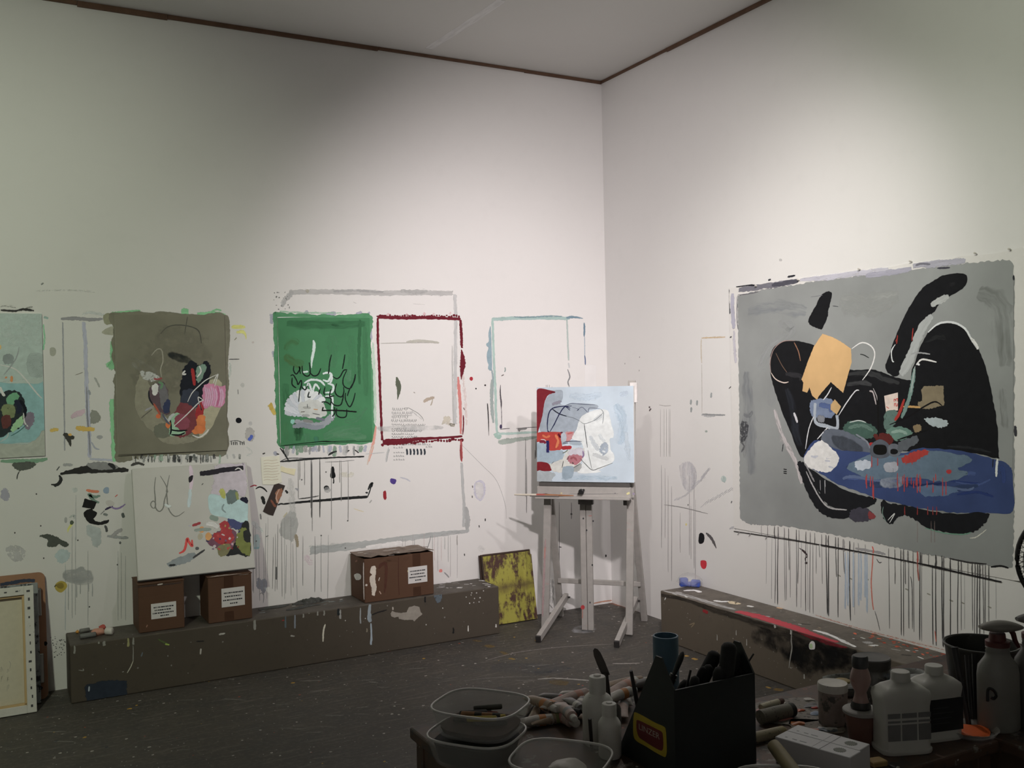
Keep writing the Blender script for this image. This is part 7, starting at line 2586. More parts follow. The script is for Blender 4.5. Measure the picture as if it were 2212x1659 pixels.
# palette knife and brush standing behind the bottles,in a small hidden jar
pj = on_table(1322,1575)
t = local_thing('small_jar', pj,0, 'small dark jar behind the white bottles holding a knife', 'jar')
bm = bmesh.new()
lathe(bm,[(.020,0),(.023,.003),(.023,.05),(.021,.055),(.021,.05),(.018,.006),(.002,.005)],24)
lpart('jar_body', bm,GLASS,t)
a = pj + Vector((0,0,.01))
b = at_depth(1284,1400,(a - CAM_LOC).dot(FWD) + .01)
mid = at_depth(1306,1452,(a - CAM_LOC).dot(FWD) + .005)
t = thing('palette_knife', a, 'long dark-bladed palette knife slanting up behind the white bottles', 'palette knife')
d = (b - mid)
q = d.normalized()
bm = bmesh.new()
side = q.cross(FWD).normalized()
L = d.length
prof = [(-.0095,-.01),(-.0105,L * .35),(-.0095,L * .75),(-.006,L * .93),(0,L),(.005,L * .94),(.0085,L * .75),(.0095,L * .35),(.0085,-.01)]
prism(bm,prof,-.0009,.0009,frame_matrix(mid,side,q,side.cross(q)))
part('blade', bm,plain('dark_stained_steel', (.055,.045,.04),.45,metallic=.3,var=.4,scale=30),t)
bm = bmesh.new()
rod(bm,a,mid,.006,.0085)
part('handle', bm,plain('dark_knife_handle', (.04,.03,.025),.5),t,smooth=40)
a2 = pj + Vector((.03,-.004,.002))
b2_ = at_depth(1363,1449,(a2 - CAM_LOC).dot(FWD))
bm = bmesh.new()
rod(bm,on_table(1384,1560),b2_,.0065,.0042)
o = part('slim_brush', bm,plain('dark_brush_handle', (.05,.05,.052),.4),smooth=40)
tag(o, 'dark tapered brush standing between bottle and brush box', 'brush')

# ---- heap of paint tubes behind the tubs and bottles
def tube_meshes(kind):
    """paint tube lying along x: crimped flat end, body, shoulder, cap"""
    L,r = ((.100,.0135),(.085,.0115),(.120,.0165))[kind]
    b_ = bmesh.new()
    n = 16
    rings = []
    for f in (0,.03,.15,.35,.6,.85,1.0):
        k = min(1,f / .6) ** .6
        ry,rz_ = r * (1.35 - .35 * k),r * (.10 + .90 * k)
        rings.append([b_.verts.new((f * L - L / 2,ry * math.cos(2 * math.pi * i / n),rz_ * math.sin(2 * math.pi * i / n) + r)) for i in range(n)])
    rings.append([b_.verts.new((L / 2 + r * .35,r * .45 * math.cos(2 * math.pi * i / n),r * .45 * math.sin(2 * math.pi * i / n) + r)) for i in range(n)])
    for a_,c_ in zip(rings,rings[1:]):
        for i in range(n):
            j = (i + 1) % n
            b_.faces.new((a_[i],a_[j],c_[j],c_[i]))
    b_.faces.new(rings[0][::-1])
    b_.faces.new(rings[-1])
    cap = bmesh.new()
    lathe(cap,[(r * .62,0),(r * .66,r * .1),(r * .60,r * 1.2),(r * .5,r * 1.3)],14,Matrix.Translation((L / 2 + r * .3,0,r)) @ Matrix.Rotation(math.pi / 2,4, 'Y'))
    band = bmesh.new()
    lathe(band,[(r * 1.015,0),(r * 1.02,L * .17)],16,Matrix.Translation((L * .16,0,r)) @ Matrix.Rotation(math.pi / 2,4, 'Y'),False,False)
    return b_,cap,band


TUBEW = plain('smeared_tube_aluminium', (.46,.43,.40),.4,var=.35,scale=45,dirt=(.10,.09,.09),dirt_amt=.15,dscale=40)
TUBEB = [None,plain('stained_tan_tube', (.36,.27,.20),.5,var=.5,scale=40,dirt=(.07,.06,.06),dirt_amt=.3,dscale=34),plain('dark_smeared_tube', (.14,.13,.13),.45,var=.6,scale=36,dirt=(.45,.42,.38),dirt_amt=.1,dscale=30),
         plain('pinkish_smeared_tube', (.44,.33,.30),.5,var=.45,scale=44,dirt=(.30,.08,.05),dirt_amt=.05,dscale=36)]
CAPW,CAPB = plain('white_tube_cap', (.55,.54,.51),.5,var=.15),plain('black_tube_cap', (.03,.03,.03),.5)
protos = []
for kind in range(3):
    b_,cap,band = tube_meshes(kind)
    protos.append((me_from_bm('tube_body', b_,TUBEW,50),me_from_bm('cap', cap,CAPW if kind != 1 else CAPB,40),me_from_bm('band', band,None,40)))
bands = {'orange': (.50,.20,.06), 'grey': (.26,.26,.27), 'ochre': (.42,.33,.12), 'red': (.50,.05,.04), 'pink': (.52,.26,.20), 'blue': (.04,.05,.12), 'yellow': (.5,.42,.18), 'navy': (.02,.022,.04), 'rose': (.45,.2,.19), 'green': (.20,.22,.10), 'white': (.58,.56,.52)}
# px,py,height above table,heading in degrees from across the picture,size,band
TUBES = [(1140,1543,0,60,1, 'ochre'),(1157,1550,0,80,1, 'navy'),(1178,1535,0,-52,2, 'orange'),(1205,1555,0,-60,2, 'rose'),(1150,1570,0,15,0, 'orange'),(1185,1566,0,20,0, 'green'),
         (1200,1520,0,-40,0, 'red'),(1228,1524,0,35,2, 'pink'),(1243,1510,0,-25,1, 'yellow'),(1262,1518,0,10,0, 'grey'),(1250,1540,0,75,0, 'white'),(1222,1545,.024,-75,0, 'grey'),(1205,1540,.024,-30,1, 'white'),
         (1165,1528,.022,-55,0, 'orange'),(1240,1530,.026,-70,1, 'white'),(1338,1502,0,50,2, 'pink'),(1352,1520,0,85,0, 'red'),(1350,1485,0,15,0, 'white'),(1385,1488,0,20,0, 'ochre'),(1345,1545,0,80,0, 'grey'),(1332,1515,.026,40,0, 'orange'),(1270,1550,0,70,1, 'blue')]
for k,(px,py,dz,hd,kind,bd) in enumerate(TUBES):
    p = on_table(px,py,dz)
    loc_w = 'tall bottle and tubs' if px < 1300 else 'tall bottle and brush box'
    t = local_thing('paint_tube', p,ANG0 + math.radians(hd), '%s %s paint tube%s in the heap between %s' % (('smeared', 'thin', 'fat')[kind],bd, ', on top' if dz else '', loc_w), 'paint tube', 'heap of paint tubes')
    for nm,me in zip(('tube_body', 'cap', 'band'),protos[kind]):
        if nm == 'tube_body' and k % 4:
            me = me.copy()
            me.materials[0] = TUBEB[k % 4]
        if nm == 'band':
            me = me.copy()
            me.materials.clear()
            me.materials.append(plain('band_' + bd,bands[bd],.5,var=.3,scale=50))
        link(nm,me,t,world=False)

# ---- dark wedge-shaped brush box with the yellow badge
HX0,HX1,HY0,HY1 = -2.592,-2.372,-4.035,-3.825
ap = on_x(1420,1418,HX0)
ap2 = on_x(1600,1392,HX1)
zf = on_y(1456,1492,HY0).z
DARKBOX = plain('dark_green_black_card', (.020,.024,.024),.55,var=.15)
hb = thing('brush_box', ((HX0 + HX1) / 2,(HY0 + HY1) / 2,ZT0), 'dark wedge-shaped brush box with yellow and red badge', 'box')
apy,apz = ap.y,ap.z
MYZ = lambda x: Matrix(((0,0,1,x),(1,0,0,0),(0,1,0,0),(0,0,0,1)))
prof = [(HY1,ZT0),(HY0,ZT0),(HY0,zf),(apy - .012,apz),(apy + .006,apz)]
for x in (HX0,HX1 - .004):
    bm = bmesh.new()
    prism(bm,prof[::-1],0,.004,MYZ(x))
    part('side_panel', bm,DARKBOX,hb)
bm = bmesh.new()
box(bm,(HX0 + .0041,HY0,ZT0),(HX1 - .0041,HY0 + .004,zf))
part('front_panel', bm,DARKBOX,hb)
bm = bmesh.new()
box(bm,(HX0 + .0041,HY0 + .0041,ZT0),(HX1 - .0041,HY1 - .012,ZT0 + .004))
part('floor_panel', bm,DARKBOX,hb)
bm = bmesh.new()
a = Vector(((HX0 + HX1) / 2,HY1 - .004,ZT0 + .004))
b = a + (Vector(((HX0 + HX1) / 2,apy,apz - .004)) - a) * .33
beam(bm,a,b,HX1 - HX0 - .010,.004,up=(0,1,0),bev=0)
part('back_panel', bm,DARKBOX,hb)
# badge: yellow rounded shape,dark red field,lettering
HS = Surf((HX0,0,0),(0,-1,0),(0,0,1),hb,(255,255,255),base=.0004)
HS.at(1280,1330,.19892)


def badge(pts,mat,off,nm):
    uv = spline([HS.uv(p) for p in pts],4,closed=True)
    ar = sum(uv[i][0] * uv[(i + 1) % len(uv)][1] - uv[(i + 1) % len(uv)][0] * uv[i][1] for i in range(len(uv)))
    if ar < 0:
        uv = uv[::-1]
    bm = bmesh.new()
    prism(bm,uv,off,off + .0004,frame_matrix(HS.O,HS.U,HS.V,HS.N))
    return part(nm,bm,mat,hb)


BADGEY,BADGER = plain('badge_yellow', (.50,.38,.035),.45,var=.08),plain('badge_dark_red', (.16,.020,.022),.45,var=.08)
bd_ = badge([(465,1048),(560,1092),(680,1160),(778,1205),(798,1250),(806,1360),(808,1470),(796,1530),(770,1528),(680,1480),(580,1418),(480,1360),(448,1300),(444,1180),(450,1080)],BADGEY,.0004, 'badge')
badge([(495,1132),(600,1180),(700,1230),(755,1262),(768,1310),(772,1400),(765,1452),(740,1462),(660,1420),(570,1362),(510,1318),(484,1240),(482,1160)],BADGER,.0009, 'badge_field')
HS.base = .0013
HS.k = 0
text_mesh(HS, 'LINZER', (505,1228),(735,1345),62,(206,190,176),hb,ref=(255,255,255))
# brushes standing in it: dark handles,bristle heads and two rollers
gp = 'brushes standing in the dark box'
BR = plain('blackened_bristles', (.014,.014,.014),.85,var=.4,scale=90)
BRH = plain('blackened_handle', (.022,.021,.020),.5,var=.4,scale=40)
FER = plain('tarnished_ferrule', (.05,.048,.045),.4,metallic=.5)
for k,(px,py,kind,r,lab) in enumerate(((1476,1408, 'flat', .012, 'flat dark brush leaning against the blue pipe'),(1492,1447, 'stick', .0035, 'thinnest brush handle at the left of the dark box'),(1521,1440, 'round', .009, 'short round brush in the dark box'),
                                            (1548,1408, 'roller', .016, 'dark foam roller second from the peak in the brush box'),(1576,1388, 'roller', .017, 'tallest dark roller in the brush box'),(1590,1408, 'round', .015, 'dark stubby round brush before the tallest roller'),
                                            (1612,1424, 'round', .014, 'dark round brush at the right end of the brush box'),(1628,1412, 'stick', .0030, 'thin wire-like handle poking from the right of the brush box'),(1502,1460, 'round', .011, 'low round brush head at the brush box rim'),
                                            (1566,1424, 'flat', .016, 'flat dark brush in the middle of the brush box'),(1534,1436, 'round', .012, 'blunt dark brush left of the foam roller'),(1486,1470, 'round', .012, 'lowest brush head beside the pipe'),
                                            (1556,1440, 'round', .014, 'thick dark brush below the foam roller'),(1600,1440, 'flat', .016, 'wide dark brush below the stubby one'))):
    xx = HX0 + .02 + (HX1 - HX0 - .04) * (px - 1474) / 160
    bp = Vector((max(HX0 + .02,min(HX1 - .02,xx)),HY0 + .030 + .040 * (k % 4),ZT0 + .02))
    if k == 0:
        bp = Vector((HX0 + .022,HY1 - .07,ZT0 + .03))
    tp = at_depth(px,py,(bp - CAM_LOC).dot(FWD) + .004)
    t = thing('paint_brush', bp,lab, 'brush', gp)
    d = (tp - bp)
    L = d.length
    q = d.normalized()
    bm = bmesh.new()
    rod(bm,bp,bp + q * (L if kind == 'stick' else L * .72),.004 if kind != 'stick' else r,.009 if kind != 'stick' else r * .7,10)
    part('handle', bm,BRH,t,smooth=40)
    if kind != 'stick':
        Mh = Matrix.Translation(bp + q * L * .70) @ q.to_track_quat('Z', 'Y').to_matrix().to_4x4()
        Lh = L * .30
        bm = bmesh.new()
        if kind == 'roller':
            lathe(bm,[(r * .85,-.03),(r,-.025),(r,Lh - r * .6),(r * .7,Lh - r * .15),(r * .3,Lh)],18,Mh)
        else:
            lathe(bm,[(r * .6,.012),(r * .95,Lh * .5),(r,Lh * .75),(r * .75,Lh * .93),(r * .2,Lh)],16,Mh,True,True,1.0,1.0 if kind == 'round' else .5)
        part('roller_sleeve' if kind == 'roller' else 'bristles', bm,BR,t,smooth=50)
        if kind != 'roller':
            bm = bmesh.new()
            lathe(bm,[(r * .55,-.006),(r * .72,.014)],14,Mh)
            part('ferrule', bm,FER,t,smooth=40)

# ---- length of blue pipe standing behind the brush box
pp = on_table(1441,1545)
ztop = None
dpt = (pp - CAM_LOC).dot(FWD)
tp = at_depth(1440,1372,dpt)
Rp = 27.5 * dpt / FPX
t = local_thing('blue_pipe', pp,0, 'upright length of blue plastic pipe behind the brush box', 'pipe')
bm = bmesh.new()
hp = tp.z - pp.z
lathe(bm,[(Rp,0),(Rp,hp - .001),(Rp - .001,hp),(Rp - .004,hp),(Rp - .004,0),(Rp,0)],40,None,False,False)
lpart('pipe_wall', bm,plain('blue_pipe_plastic', (.085,.16,.23),.45,var=.12,scale=18),t,40)

# ---- fat oil sticks and tubes right of the brush box
def oilstick(px,py,z,L,r,hd,tilt,color,tip,label):
    p = on_table(px,py,z)
    t = local_thing('oil_stick', p,ANG0 + math.radians(hd),label, 'oil stick', 'fat oil sticks by the brush box')
    t.rotation_euler = (0,math.radians(tilt),ANG0 + math.radians(hd))
    Mx = Matrix.Rotation(math.pi / 2,4, 'Y')
    bm = bmesh.new()
    lathe(bm,[(r * .96,-L / 2),(r,-L / 2 + .003),(r,L / 2 - .02)],20,Matrix.Translation((0,0,r)) @ Mx)
    lpart('wrapper', bm,plain('wrap_%d' % px,color,.6,var=.25,scale=40,dirt=(.06,.055,.05),dirt_amt=.2),t)
    bm = bmesh.new()
    lathe(bm,[(r * .97,L / 2 - .022),(r * .95,L / 2 - .006),(r * .6,L / 2)],20,Matrix.Translation((0,0,r)) @ Mx)
    lpart('tip', bm,plain('tip_%d' % px,tip,.7,var=.2),t)
    return t


oilstick(1668,1528,.004,.085,.0085,35,0,(.50,.46,.34),(.10,.05,.04), 'pale slim oil stick behind the fat dark one')
oilstick(1680,1556,0,.110,.0175,28,0,(.16,.15,.12),(.018,.018,.018), 'fat dark-tipped oil stick right of the brush box')
oilstick(1662,1598,0,.095,.0125,26,0,(.30,.26,.17),(.32,.27,.15), 'tan oil stick lying before the fat dark one')
# bowl with a long ochre stick
c5 = on_z(1700,1692,ZT0 + .055)
c5.z = ZT0
container(c5,ANG0 - .1,.098,.085,.055, 'plastic tub at the bottom edge before the white boxes')
a,b = on_z(1668,1606,ZT0 + .078),c5 + Vector((.030,-.030,.040))
t = thing('oil_stick', (a + b) / 2, 'long worn ochre oil stick leaning in the front tub', 'oil stick')
bm = bmesh.new()
d = b - a
lathe(bm,[(.008,0),(.0135,.006),(.0145,.03),(.0145,d.length)],18,Matrix.Translation(a) @ d.to_track_quat('Z', 'Y').to_matrix().to_4x4())
part('stick_body', bm,plain('ochre_grease', (.27,.23,.13),.6,var=.3,scale=30,dirt=(.40,.28,.05),dirt_amt=-.1),t,smooth=45)

# ---- two long white boxes with a cog printed on top
WB = plain('white_carton', (.60,.60,.62),.6,var=.04)
P1,P2,P3 = on_z(1674,1591,ZT0 + .055),on_z(1836,1637,ZT0 + .055),on_z(1880,1607,ZT0 + .055)
Uw = (P2 - P1)
Lw = Uw.length
Uw.normalize()
Ww = (P3 - P2).length
rzw = math.atan2(Uw.y,Uw.x)
COG = plain('grey_cog_ink', (.18,.19,.17),.7)
PRT = plain('grey_print', (.30,.31,.33),.7)
for k in range(2):
    w_ = Ww / 2 - .001
    off = Vector((-Uw.y,Uw.x,0)) * (k * Ww / 2)
    sh = Uw * (.010 if k == 0 else -.002) * (1 - k)
    t = local_thing('white_box', Vector((P1.x,P1.y,ZT0)) + off,rzw,('nearer', 'farther')[k] + ' of two long white boxes with a grey cog print', 'box', 'pair of white boxes')
    bm = bmesh.new()
    box(bm,(0,0,0),(Lw - k * .004,w_,.055),.0012)
    lpart('box_body', bm,WB,t,False)
    # lid seam and print
    bm = bmesh.new()
    box(bm,(Lw * .60,.0002,.0551),(Lw * .607,w_ - .0002,.0555))
    lpart('lid_seam', bm,PRT,t,False)
    bm = bmesh.new()
    box(bm,(Lw * .50,.002,.0551),(Lw * .503,w_ - .002,.0553))
    lpart('fold_line', bm,PRT,t,False)
    bm = bmesh.new()
    poly = []
    for q in range(32):
        r = (.0135 if q % 2 else .0108)
        a = q * math.pi / 16
        poly.append((Lw * .80 + r * math.cos(a),w_ / 2 + r * math.sin(a)))
    prism(bm,poly,.0551,.0555)
    lpart('cog_print', bm,COG,t,False)
    for q in range(3):
        bm = bmesh.new()
        box(bm,(Lw * (.10 + .1 * q),w_ * .25,.0551),(Lw * (.13 + .13 * q),w_ * .32,.0553))
        lpart('printed_line', bm,PRT,t,False)

# ---- paint tin
pc = on_table(1800,1563)
dp = (pc - CAM_LOC).dot(FWD)
rc = 30.5 * dp / FPX
hc = (at_depth(1798,1474,dp).z - pc.z)
t = local_thing('paint_tin', pc,0, 'dented pinkish metal paint tin with pale lid', 'can')
bm = bmesh.new()
lathe(bm,[(rc * .96,0),(rc,.002),(rc * .99,.010),(rc,.012),(rc,hc - .016),(rc * .985,hc - .012)],36)
lpart('tin_body', bm,plain('worn_pink_tin', (.27,.22,.20),.5,var=.45,scale=30,dirt=(.08,.075,.07),dirt_amt=.45,dscale=28),t)
bm = bmesh.new()
lathe(bm,[(rc * 1.03,hc - .018),(rc * 1.04,hc - .004),(rc * 1.0,hc),(rc * .92,hc - .001),(rc * .1,hc - .001)],36)
lpart('lid', bm,plain('pale_tin_lid', (.58,.56,.52),.5,var=.2,scale=50,dirt=(.2,.19,.17),dirt_amt=-.2),t)

# ---- glass jar with ribbed lid
pj2 = on_table(1885,1519)
dp = (pj2 - CAM_LOC).dot(FWD)
rj = 37 * dp / FPX
hj = at_depth(1885,1418,dp).z - pj2.z
t = local_thing('glass_jar', pj2,0, 'smeared dark glass jar with a wide screw lid', 'jar')
bm = bmesh.new()
lathe(bm,[(rj * .9,0),(rj,.005),(rj,hj * .68),(rj * .93,hj * .76),(rj * .93,hj * .82)],36)
lpart('jar_body', bm,GLASS,t)
bm = bmesh.new()
lathe(bm,[(rj * 1.02,hj * .78),(rj * 1.04,hj * .80),(rj * 1.02,hj * .84),(rj * 1.05,hj * .88),(rj * 1.05,hj * .98),(rj * 1.0,hj),(rj * .9,hj * .985),(rj * .3,hj * .98)],40)
lpart('lid', bm,plain('grimy_lid', (.075,.075,.072),.45,var=.4,scale=30),t)
bm = bmesh.new()
lathe(bm,[(rj * .85,.006),(rj * .93,.01),(rj * .93,hj * .45),(rj * .2,hj * .46)],28)
lpart('murky_water', bm,plain('murky_water', (.05,.05,.05),.2),t)

# ---- terracotta-coloured cup with a lid,and a squeeze bottle in front of the jar
pc2 = on_table(1862,1602)
dp = (pc2 - CAM_LOC).dot(FWD)
t = local_thing('plastic_cup', pc2,0, 'brownish red tapered cup half hidden behind the white jug', 'cup')
hc2 = at_depth(1872,1530,dp).z - pc2.z
rt = 38 * dp / FPX
bm = bmesh.new()
lathe(bm,[(rt * .68,0),(rt * .70,.003),(rt * .94,hc2 - .008),(rt * .95,hc2 - .006)],32)
lpart('cup_body', bm,plain('brown_red_cup', (.15,.075,.058),.5,var=.3,scale=20),t)
bm = bmesh.new()
lathe(bm,[(rt * .96,hc2 - .010),(rt * 1.02,hc2 - .008),(rt * 1.03,hc2 - .002),(rt * .98,hc2),(rt * .6,hc2 - .001)],32)
lpart('lid', bm,plain('grey_cup_lid', (.30,.29,.28),.5,var=.3,scale=30),t)
psq = Vector((pc2.x,pc2.y,pc2.z + hc2 + .0005)) + Vector((.003,.004,0))
dp = (psq - CAM_LOC).dot(FWD)
hs = at_depth(1888,1415,dp).z - psq.z
k_ = dp / FPX
t = local_thing('squeeze_bottle', psq,0, 'waisted squeeze bottle with dark cap standing on the brown cup', 'bottle')
bm = bmesh.new()
lathe(bm,[(20 * k_,0),(21 * k_,.003),(14 * k_,hs * .20),(12 * k_,hs * .30),(20 * k_,hs * .46),(22 * k_,hs * .56),(19 * k_,hs * .68),(15 * k_,hs * .78)],28)
lpart('bottle_body', bm,plain('streaked_red_white', (.34,.22,.20),.45,var=.4,scale=18,dirt=(.22,.02,.025),dirt_amt=.25,dscale=16),t,60)
bm = bmesh.new()
lathe(bm,[(15.5 * k_,hs * .77),(17 * k_,hs * .80),(17 * k_,hs * .97),(15 * k_,hs)],24)
lpart('cap', bm,plain('dark_screw_cap', (.04,.042,.045),.45),t)
bm = bmesh.new()
lathe(bm,[(20.6 * k_,.0002),(21.6 * k_,.003),(18.5 * k_,.015)],28,None,False,False)
lpart('dark_foot', bm,plain('dark_foot_ring', (.03,.028,.026),.5),t)

# ---- white plastic jugs
JUGW = plain('dull_white_jug', (.50,.50,.47),.45,var=.06,scale=14)
LABG = plain('grey_label_panel', (.17,.17,.17),.6,var=.15,scale=60)
LABD = plain('black_label_panel', (.016,.017,.020),.4,var=.2)


def jug(px,py,wpx,ytop,label,rz,dark):
    p = on_table(px,py)
    dp = (p - CAM_LOC).dot(FWD)
    hw = wpx / 2 * dp / FPX
    H_ = at_depth(px,ytop,dp).z - p.z
    t = local_thing('white_jug', p,rz,label, 'jug', 'white plastic jugs')
    dd = hw * .62
    bm = bmesh.new()
    lathe(bm,[(.97,0),(1.0,.004),(1.0,H_ * .055),(.94,H_ * .065),(.94,H_ * .58),(.98,H_ * .66),(1.0,H_ * .71),(.96,H_ * .765),(.70,H_ * .83),(.36,H_ * .875),(.34,H_ * .90)],48,None,True,True,hw,dd,5.0)
    lpart('jug_body', bm,JUGW,t,55)
    bm = bmesh.new()
    rc_ = hw * .345
    n = 40
    prof = []
    lathe(bm,[(rc_,H_ * .885),(rc_,H_ * .985),(rc_ * .92,H_),(rc_ * .3,H_)],n)
    lpart('cap', bm,JUGW,t,40)
    z0,z1 = H_ * .18,H_ * .535
    y = -dd * .94
    if dark:
        bm = bmesh.new()
        box(bm,(-hw * .84,y - .0012,z0 * .80),(hw * .84,y + .001,z1 * 1.10))
        lpart('label_panel', bm,LABD,t,False,label='black printed label')
        bm = bmesh.new()
        for q in range(4):
            zz = z0 + (z1 - z0) * (.2 + .2 * q)
            box(bm,(-hw * .55,y - .0015,zz),(hw * (.2 + .1 * (q % 3)),y - .0012,zz + .002))
        lpart('lettering', bm,plain('faint_label_print', (.05,.05,.055),.5),t,False)
    else:
        xs_ = [-.86,-.32,.32,.86]
        for c in range(3):
            for (fa,fb) in ((.80,1.0),(.64,.74),(0.0,.60)):
                bm = bmesh.new()
                box(bm,(hw * (xs_[c] + .035),y - .0012,z0 + (z1 - z0) * fa + .001),(hw * (xs_[c + 1] - .035),y + .001,z0 + (z1 - z0) * fb - .001))
                pn = lpart('label_panel', bm,LABG,t,False)
    return t


jug(1948,1618,116,1449, 'front white plastic jug printed with a grid of grey panels', ANG0 + .12,False)
jug(2020,1590,108,1436, 'rear white plastic jug with a black label', ANG0 + .25,True)

# ---- grey muffin-tin palette behind the jars
pt = on_table(1850,1474,.0)
pt.y += .01
t = local_thing('palette_tray', on_table(1905,1482),ANG0 + .20, 'grey plastic palette tray with dark paint wells behind the jars', 'palette')
TRAYM = plain('grey_palette_plastic', (.30,.31,.30),.5,var=.3,scale=30,dirt=(.10,.10,.10),dirt_amt=.2)
bm = bmesh.new()
lathe(bm,[(.30,.004),(.92,.004),(.95,.016),(1.0,.020),(1.0,.0175),(.96,.012),(.93,.0005),(.3,.0005)],44,None,True,True,.150,.070,6)
lpart('tray_body', bm,TRAYM,t,50)
for k,(x,y,c) in enumerate(((-.108,-.02,(.015,.015,.015)),(-.06,-.02,(.02,.02,.018)),(-.10,.032,(.28,.20,.06)),(-.01,-.02,(.03,.03,.03)),(.05,.03,(.07,.16,.26)),(.06,-.02,(.02,.025,.03)),(.108,.01,(.25,.26,.25)),(0,.032,(.2,.2,.19)))):
    bm = bmesh.new()
    lathe(bm,[(.021,.0045),(.022,.014),(.017,.0165),(.005,.015)],20,Matrix.Translation((x,y,0)),True,True,1.1,.9)
    lpart('paint_well', bm,plain('well_%d' % k,c,.4,var=.3),t,50)

# ---- shallow glass dish of orange paint
pd = on_table(2098,1586)
t = local_thing('glass_dish', pd,0, 'shallow clear dish of bright orange paint by the jugs', 'dish')
bm = bmesh.new()
lathe(bm,[(.045,0),(.050,.002),(.058,.014),(.060,.016),(.056,.0155),(.048,.004),(.01,.003)],36)
DISH = NT('clear_dish')
DISH.base(DISH.mix(DISH.noise(DISH.coord(),30,3),(.5,.5,.48),(.7,.7,.68)))
DISH.set(Roughness=.12)
DISH.b.inputs['Alpha'].default_value = .35
lpart('dish_body', bm,DISH.m,t,50)
bm = bmesh.new()
lump(bm,(.002,.002,.008),(.043,.038,.006),77,n=3,amt=.15)
lpart('orange_paint', bm,plain('bright_orange_paint', (.72,.13,.025),.5,var=.2),t,50)

# ---- dark bucket with tools at its side
pb = on_table(2122,1524)
dp = (pb - CAM_LOC).dot(FWD)
k_ = dp / FPX
hb_ = at_depth(2125,1390,dp).z - pb.z
t = local_thing('plastic_bucket', pb,0, 'dark clear-walled bucket behind the spray bottle', 'bucket')
bm = bmesh.new()
R1_,R0_ = 75 * k_,58 * k_
lathe(bm,[(R0_,0),(R0_ * 1.02,.003),(R1_ * .97,hb_ - .006),(R1_,hb_ - .005),(R1_,hb_),(R1_ * .95,hb_),(R0_ * .96,.006),(R0_ * .1,.005)],44)
lpart('bucket_wall', bm,plain('grimy_dark_bucket', (.055,.055,.052),.35,var=.5,scale=14,dirt=(.12,.12,.11),dirt_amt=.1),t,40)
bm = bmesh.new()
tube_path(bm,[(R1_ * math.cos(a * math.pi / 22),R1_ * math.sin(a * math.pi / 22),hb_) for a in range(45)],.003,6)
lpart('rim', bm,plain('bucket_rim', (.10,.10,.095),.35),t,60)
for k,(px,py,qx,qy,r,lab) in enumerate(((2062,1398,2078,1500,.0085, 'black brush handle hooked outside the bucket'),(2090,1415,2085,1505,.0075, 'second dark handle against the bucket side'),(2104,1412,2092,1490,.006, 'thin grey tool leaning on the bucket'))):
    a = on_table(qx + 16,1572 - k * 4)
    b = at_depth(px,py,(a - CAM_LOC).dot(FWD) + .04)
    bm = bmesh.new()
    rod(bm,a,b,r * .7,r)
    o = part('tool_handle', bm,plain('black_tool_handle', (.014,.014,.016),.5),smooth=40)
    tag(o,lab, 'handle', 'tools leaning at the bucket')


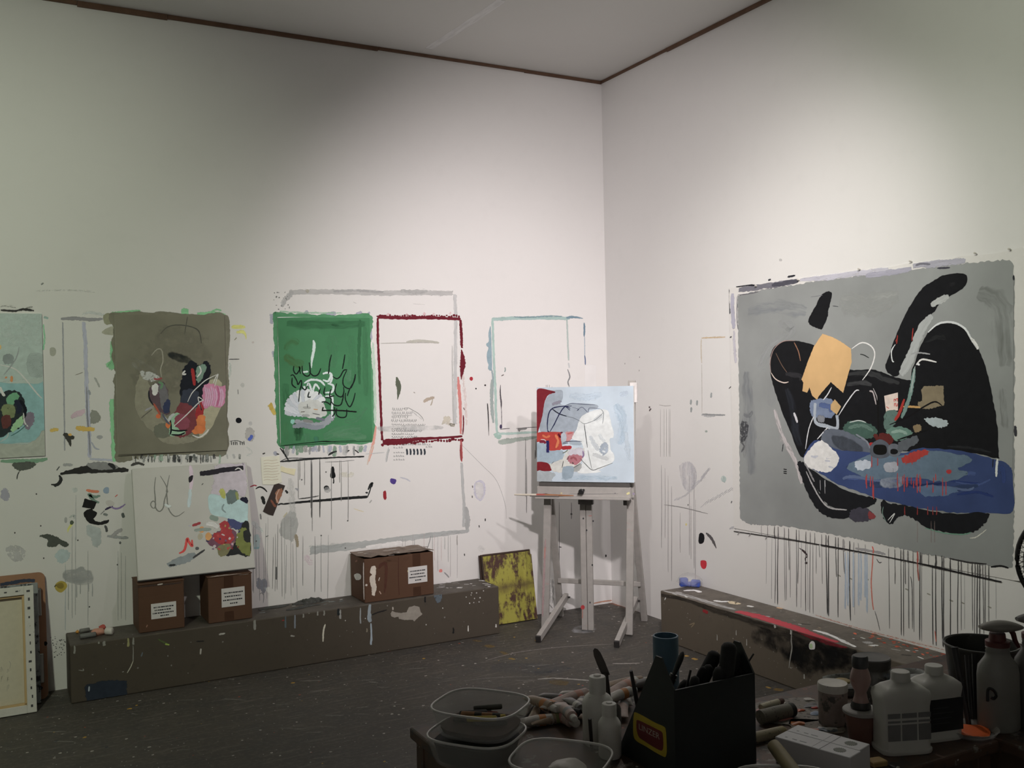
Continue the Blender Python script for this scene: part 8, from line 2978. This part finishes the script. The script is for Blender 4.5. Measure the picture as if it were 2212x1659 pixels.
# ---- spray bottles
def spray(px,py,wpx,ytop,label,rz,body,head):
    p = on_table(px,py)
    dp = (p - CAM_LOC).dot(FWD)
    k_ = dp / FPX
    H_ = at_depth(px,ytop,dp).z - p.z
    r = wpx / 2 * k_
    t = local_thing('spray_bottle', p,rz,label, 'spray bottle', 'trigger spray bottles')
    bm = bmesh.new()
    lathe(bm,[(r * .9,0),(r,.005),(r,H_ * .50),(r * .94,H_ * .58),(r * .62,H_ * .66),(r * .55,H_ * .70),(r * .58,H_ * .71),(r * .55,H_ * .73),(r * .58,H_ * .745),(r * .50,H_ * .77)],36,None,True,True,1,.75)
    lpart('bottle_body', bm,body,t,50)
    bm = bmesh.new()
    lathe(bm,[(r * .56,H_ * .755),(r * .56,H_ * .80),(r * .40,H_ * .81),(r * .36,H_ * .87)],24)
    lpart('collar', bm,plain('dark_red_collar', (.085,.018,.016),.5,var=.3),t,40)
    # trigger head: long rounded hood over the neck
    bm = bmesh.new()
    n = 14
    rings = []
    for i in range(n + 1):
        f = i / n
        x = -r * .85 + f * r * 2.1
        hh = H_ * .052 * (math.sin(math.pi * min(1,max(0.02,f * .9 + .06))) ** .7)
        ww = r * .36 * (math.sin(math.pi * min(1,max(.03,f * .88 + .08))) ** .5)
        zc = H_ * (.925 - .01 * f)
        rings.append([bm.verts.new((x,ww * math.cos(2 * math.pi * q / 14),zc + hh * (1.25 if math.sin(2 * math.pi * q / 14) > 0 else .85) * math.sin(2 * math.pi * q / 14))) for q in range(14)])
    for a_,b_ in zip(rings,rings[1:]):
        for q in range(14):
            j = (q + 1) % 14
            bm.faces.new((a_[q],a_[j],b_[j],b_[q]))
    bm.faces.new(rings[0][::-1])
    bm.faces.new(rings[-1])
    lpart('spray_head', bm,head,t,60)
    bm = bmesh.new()
    tube_path(bm,[(r * .62,0,H_ * .905),(r * .78,0,H_ * .86),(r * .86,0,H_ * .80),(r * 1.05,0,H_ * .735)],[.006,.0065,.006,.004],8)
    lpart('trigger', bm,plain('dark_red_trigger', (.07,.018,.016),.5),t,50)
    return t


HEADM = plain('dusty_grey_head', (.26,.25,.23),.55,var=.3,scale=30)
sp = spray(2158,1574,88,1336, 'cloudy trigger spray bottle with black marker scrawl', ANG0,plain('cloudy_spray_plastic', (.22,.22,.205),.4,var=.15,scale=16),HEADM)
spray(2236,1566,84,1318, 'darker spray bottle cut off at the picture edge', ANG0,plain('dark_spray_plastic', (.10,.095,.09),.4,var=.3,scale=16),plain('dusty_dark_head', (.15,.15,.145),.55,var=.3))
# marker scrawl on the first spray bottle
p = on_table(2158,1574)
dp = (p - CAM_LOC).dot(FWD)
rr = 44 * dp / FPX
bm = bmesh.new()
pts = []
for px,py in ((2124,1518),(2126,1495),(2134,1489),(2146,1492),(2152,1502),(2146,1510),(2138,1508)):
    q = at_depth(px,py,dp - rr * .70)
    pts.append(q)
mk = spline([tuple(q) for q in pts],5)
c_ = p
proj_ = []
for q in mk:
    v = Matrix.Rotation(-ANG0,3, 'Z') @ (Vector(q) - Vector((p.x,p.y,0)))
    ang = math.atan2(v.y / .75,v.x)
    s_ = (rr + .0012) / 1.0
    w_ = Matrix.Rotation(ANG0,3, 'Z') @ Vector((s_ * math.cos(ang),s_ * .75 * math.sin(ang),v.z))
    proj_.append((p.x + w_.x,p.y + w_.y,w_.z))
tube_path(bm,proj_,.0035,6)
part('marker_scrawl', bm,plain('black_marker', (.012,.012,.013),.5),sp)

# yellow block by the jug and a jar under the table edge
pw = on_table(1896,1652)
bm = bmesh.new()
box(bm,(-.020,-.014,0),(.016,.014,.012),.002)
o = part('wood_block', bm,plain('raw_yellow_wood', (.34,.23,.09),.6,var=.3,scale=40))
o.location = pw
o.rotation_euler = (0,0,ANG0 + .3)
tag(o, 'small raw wood offcut beside the white boxes', 'block')
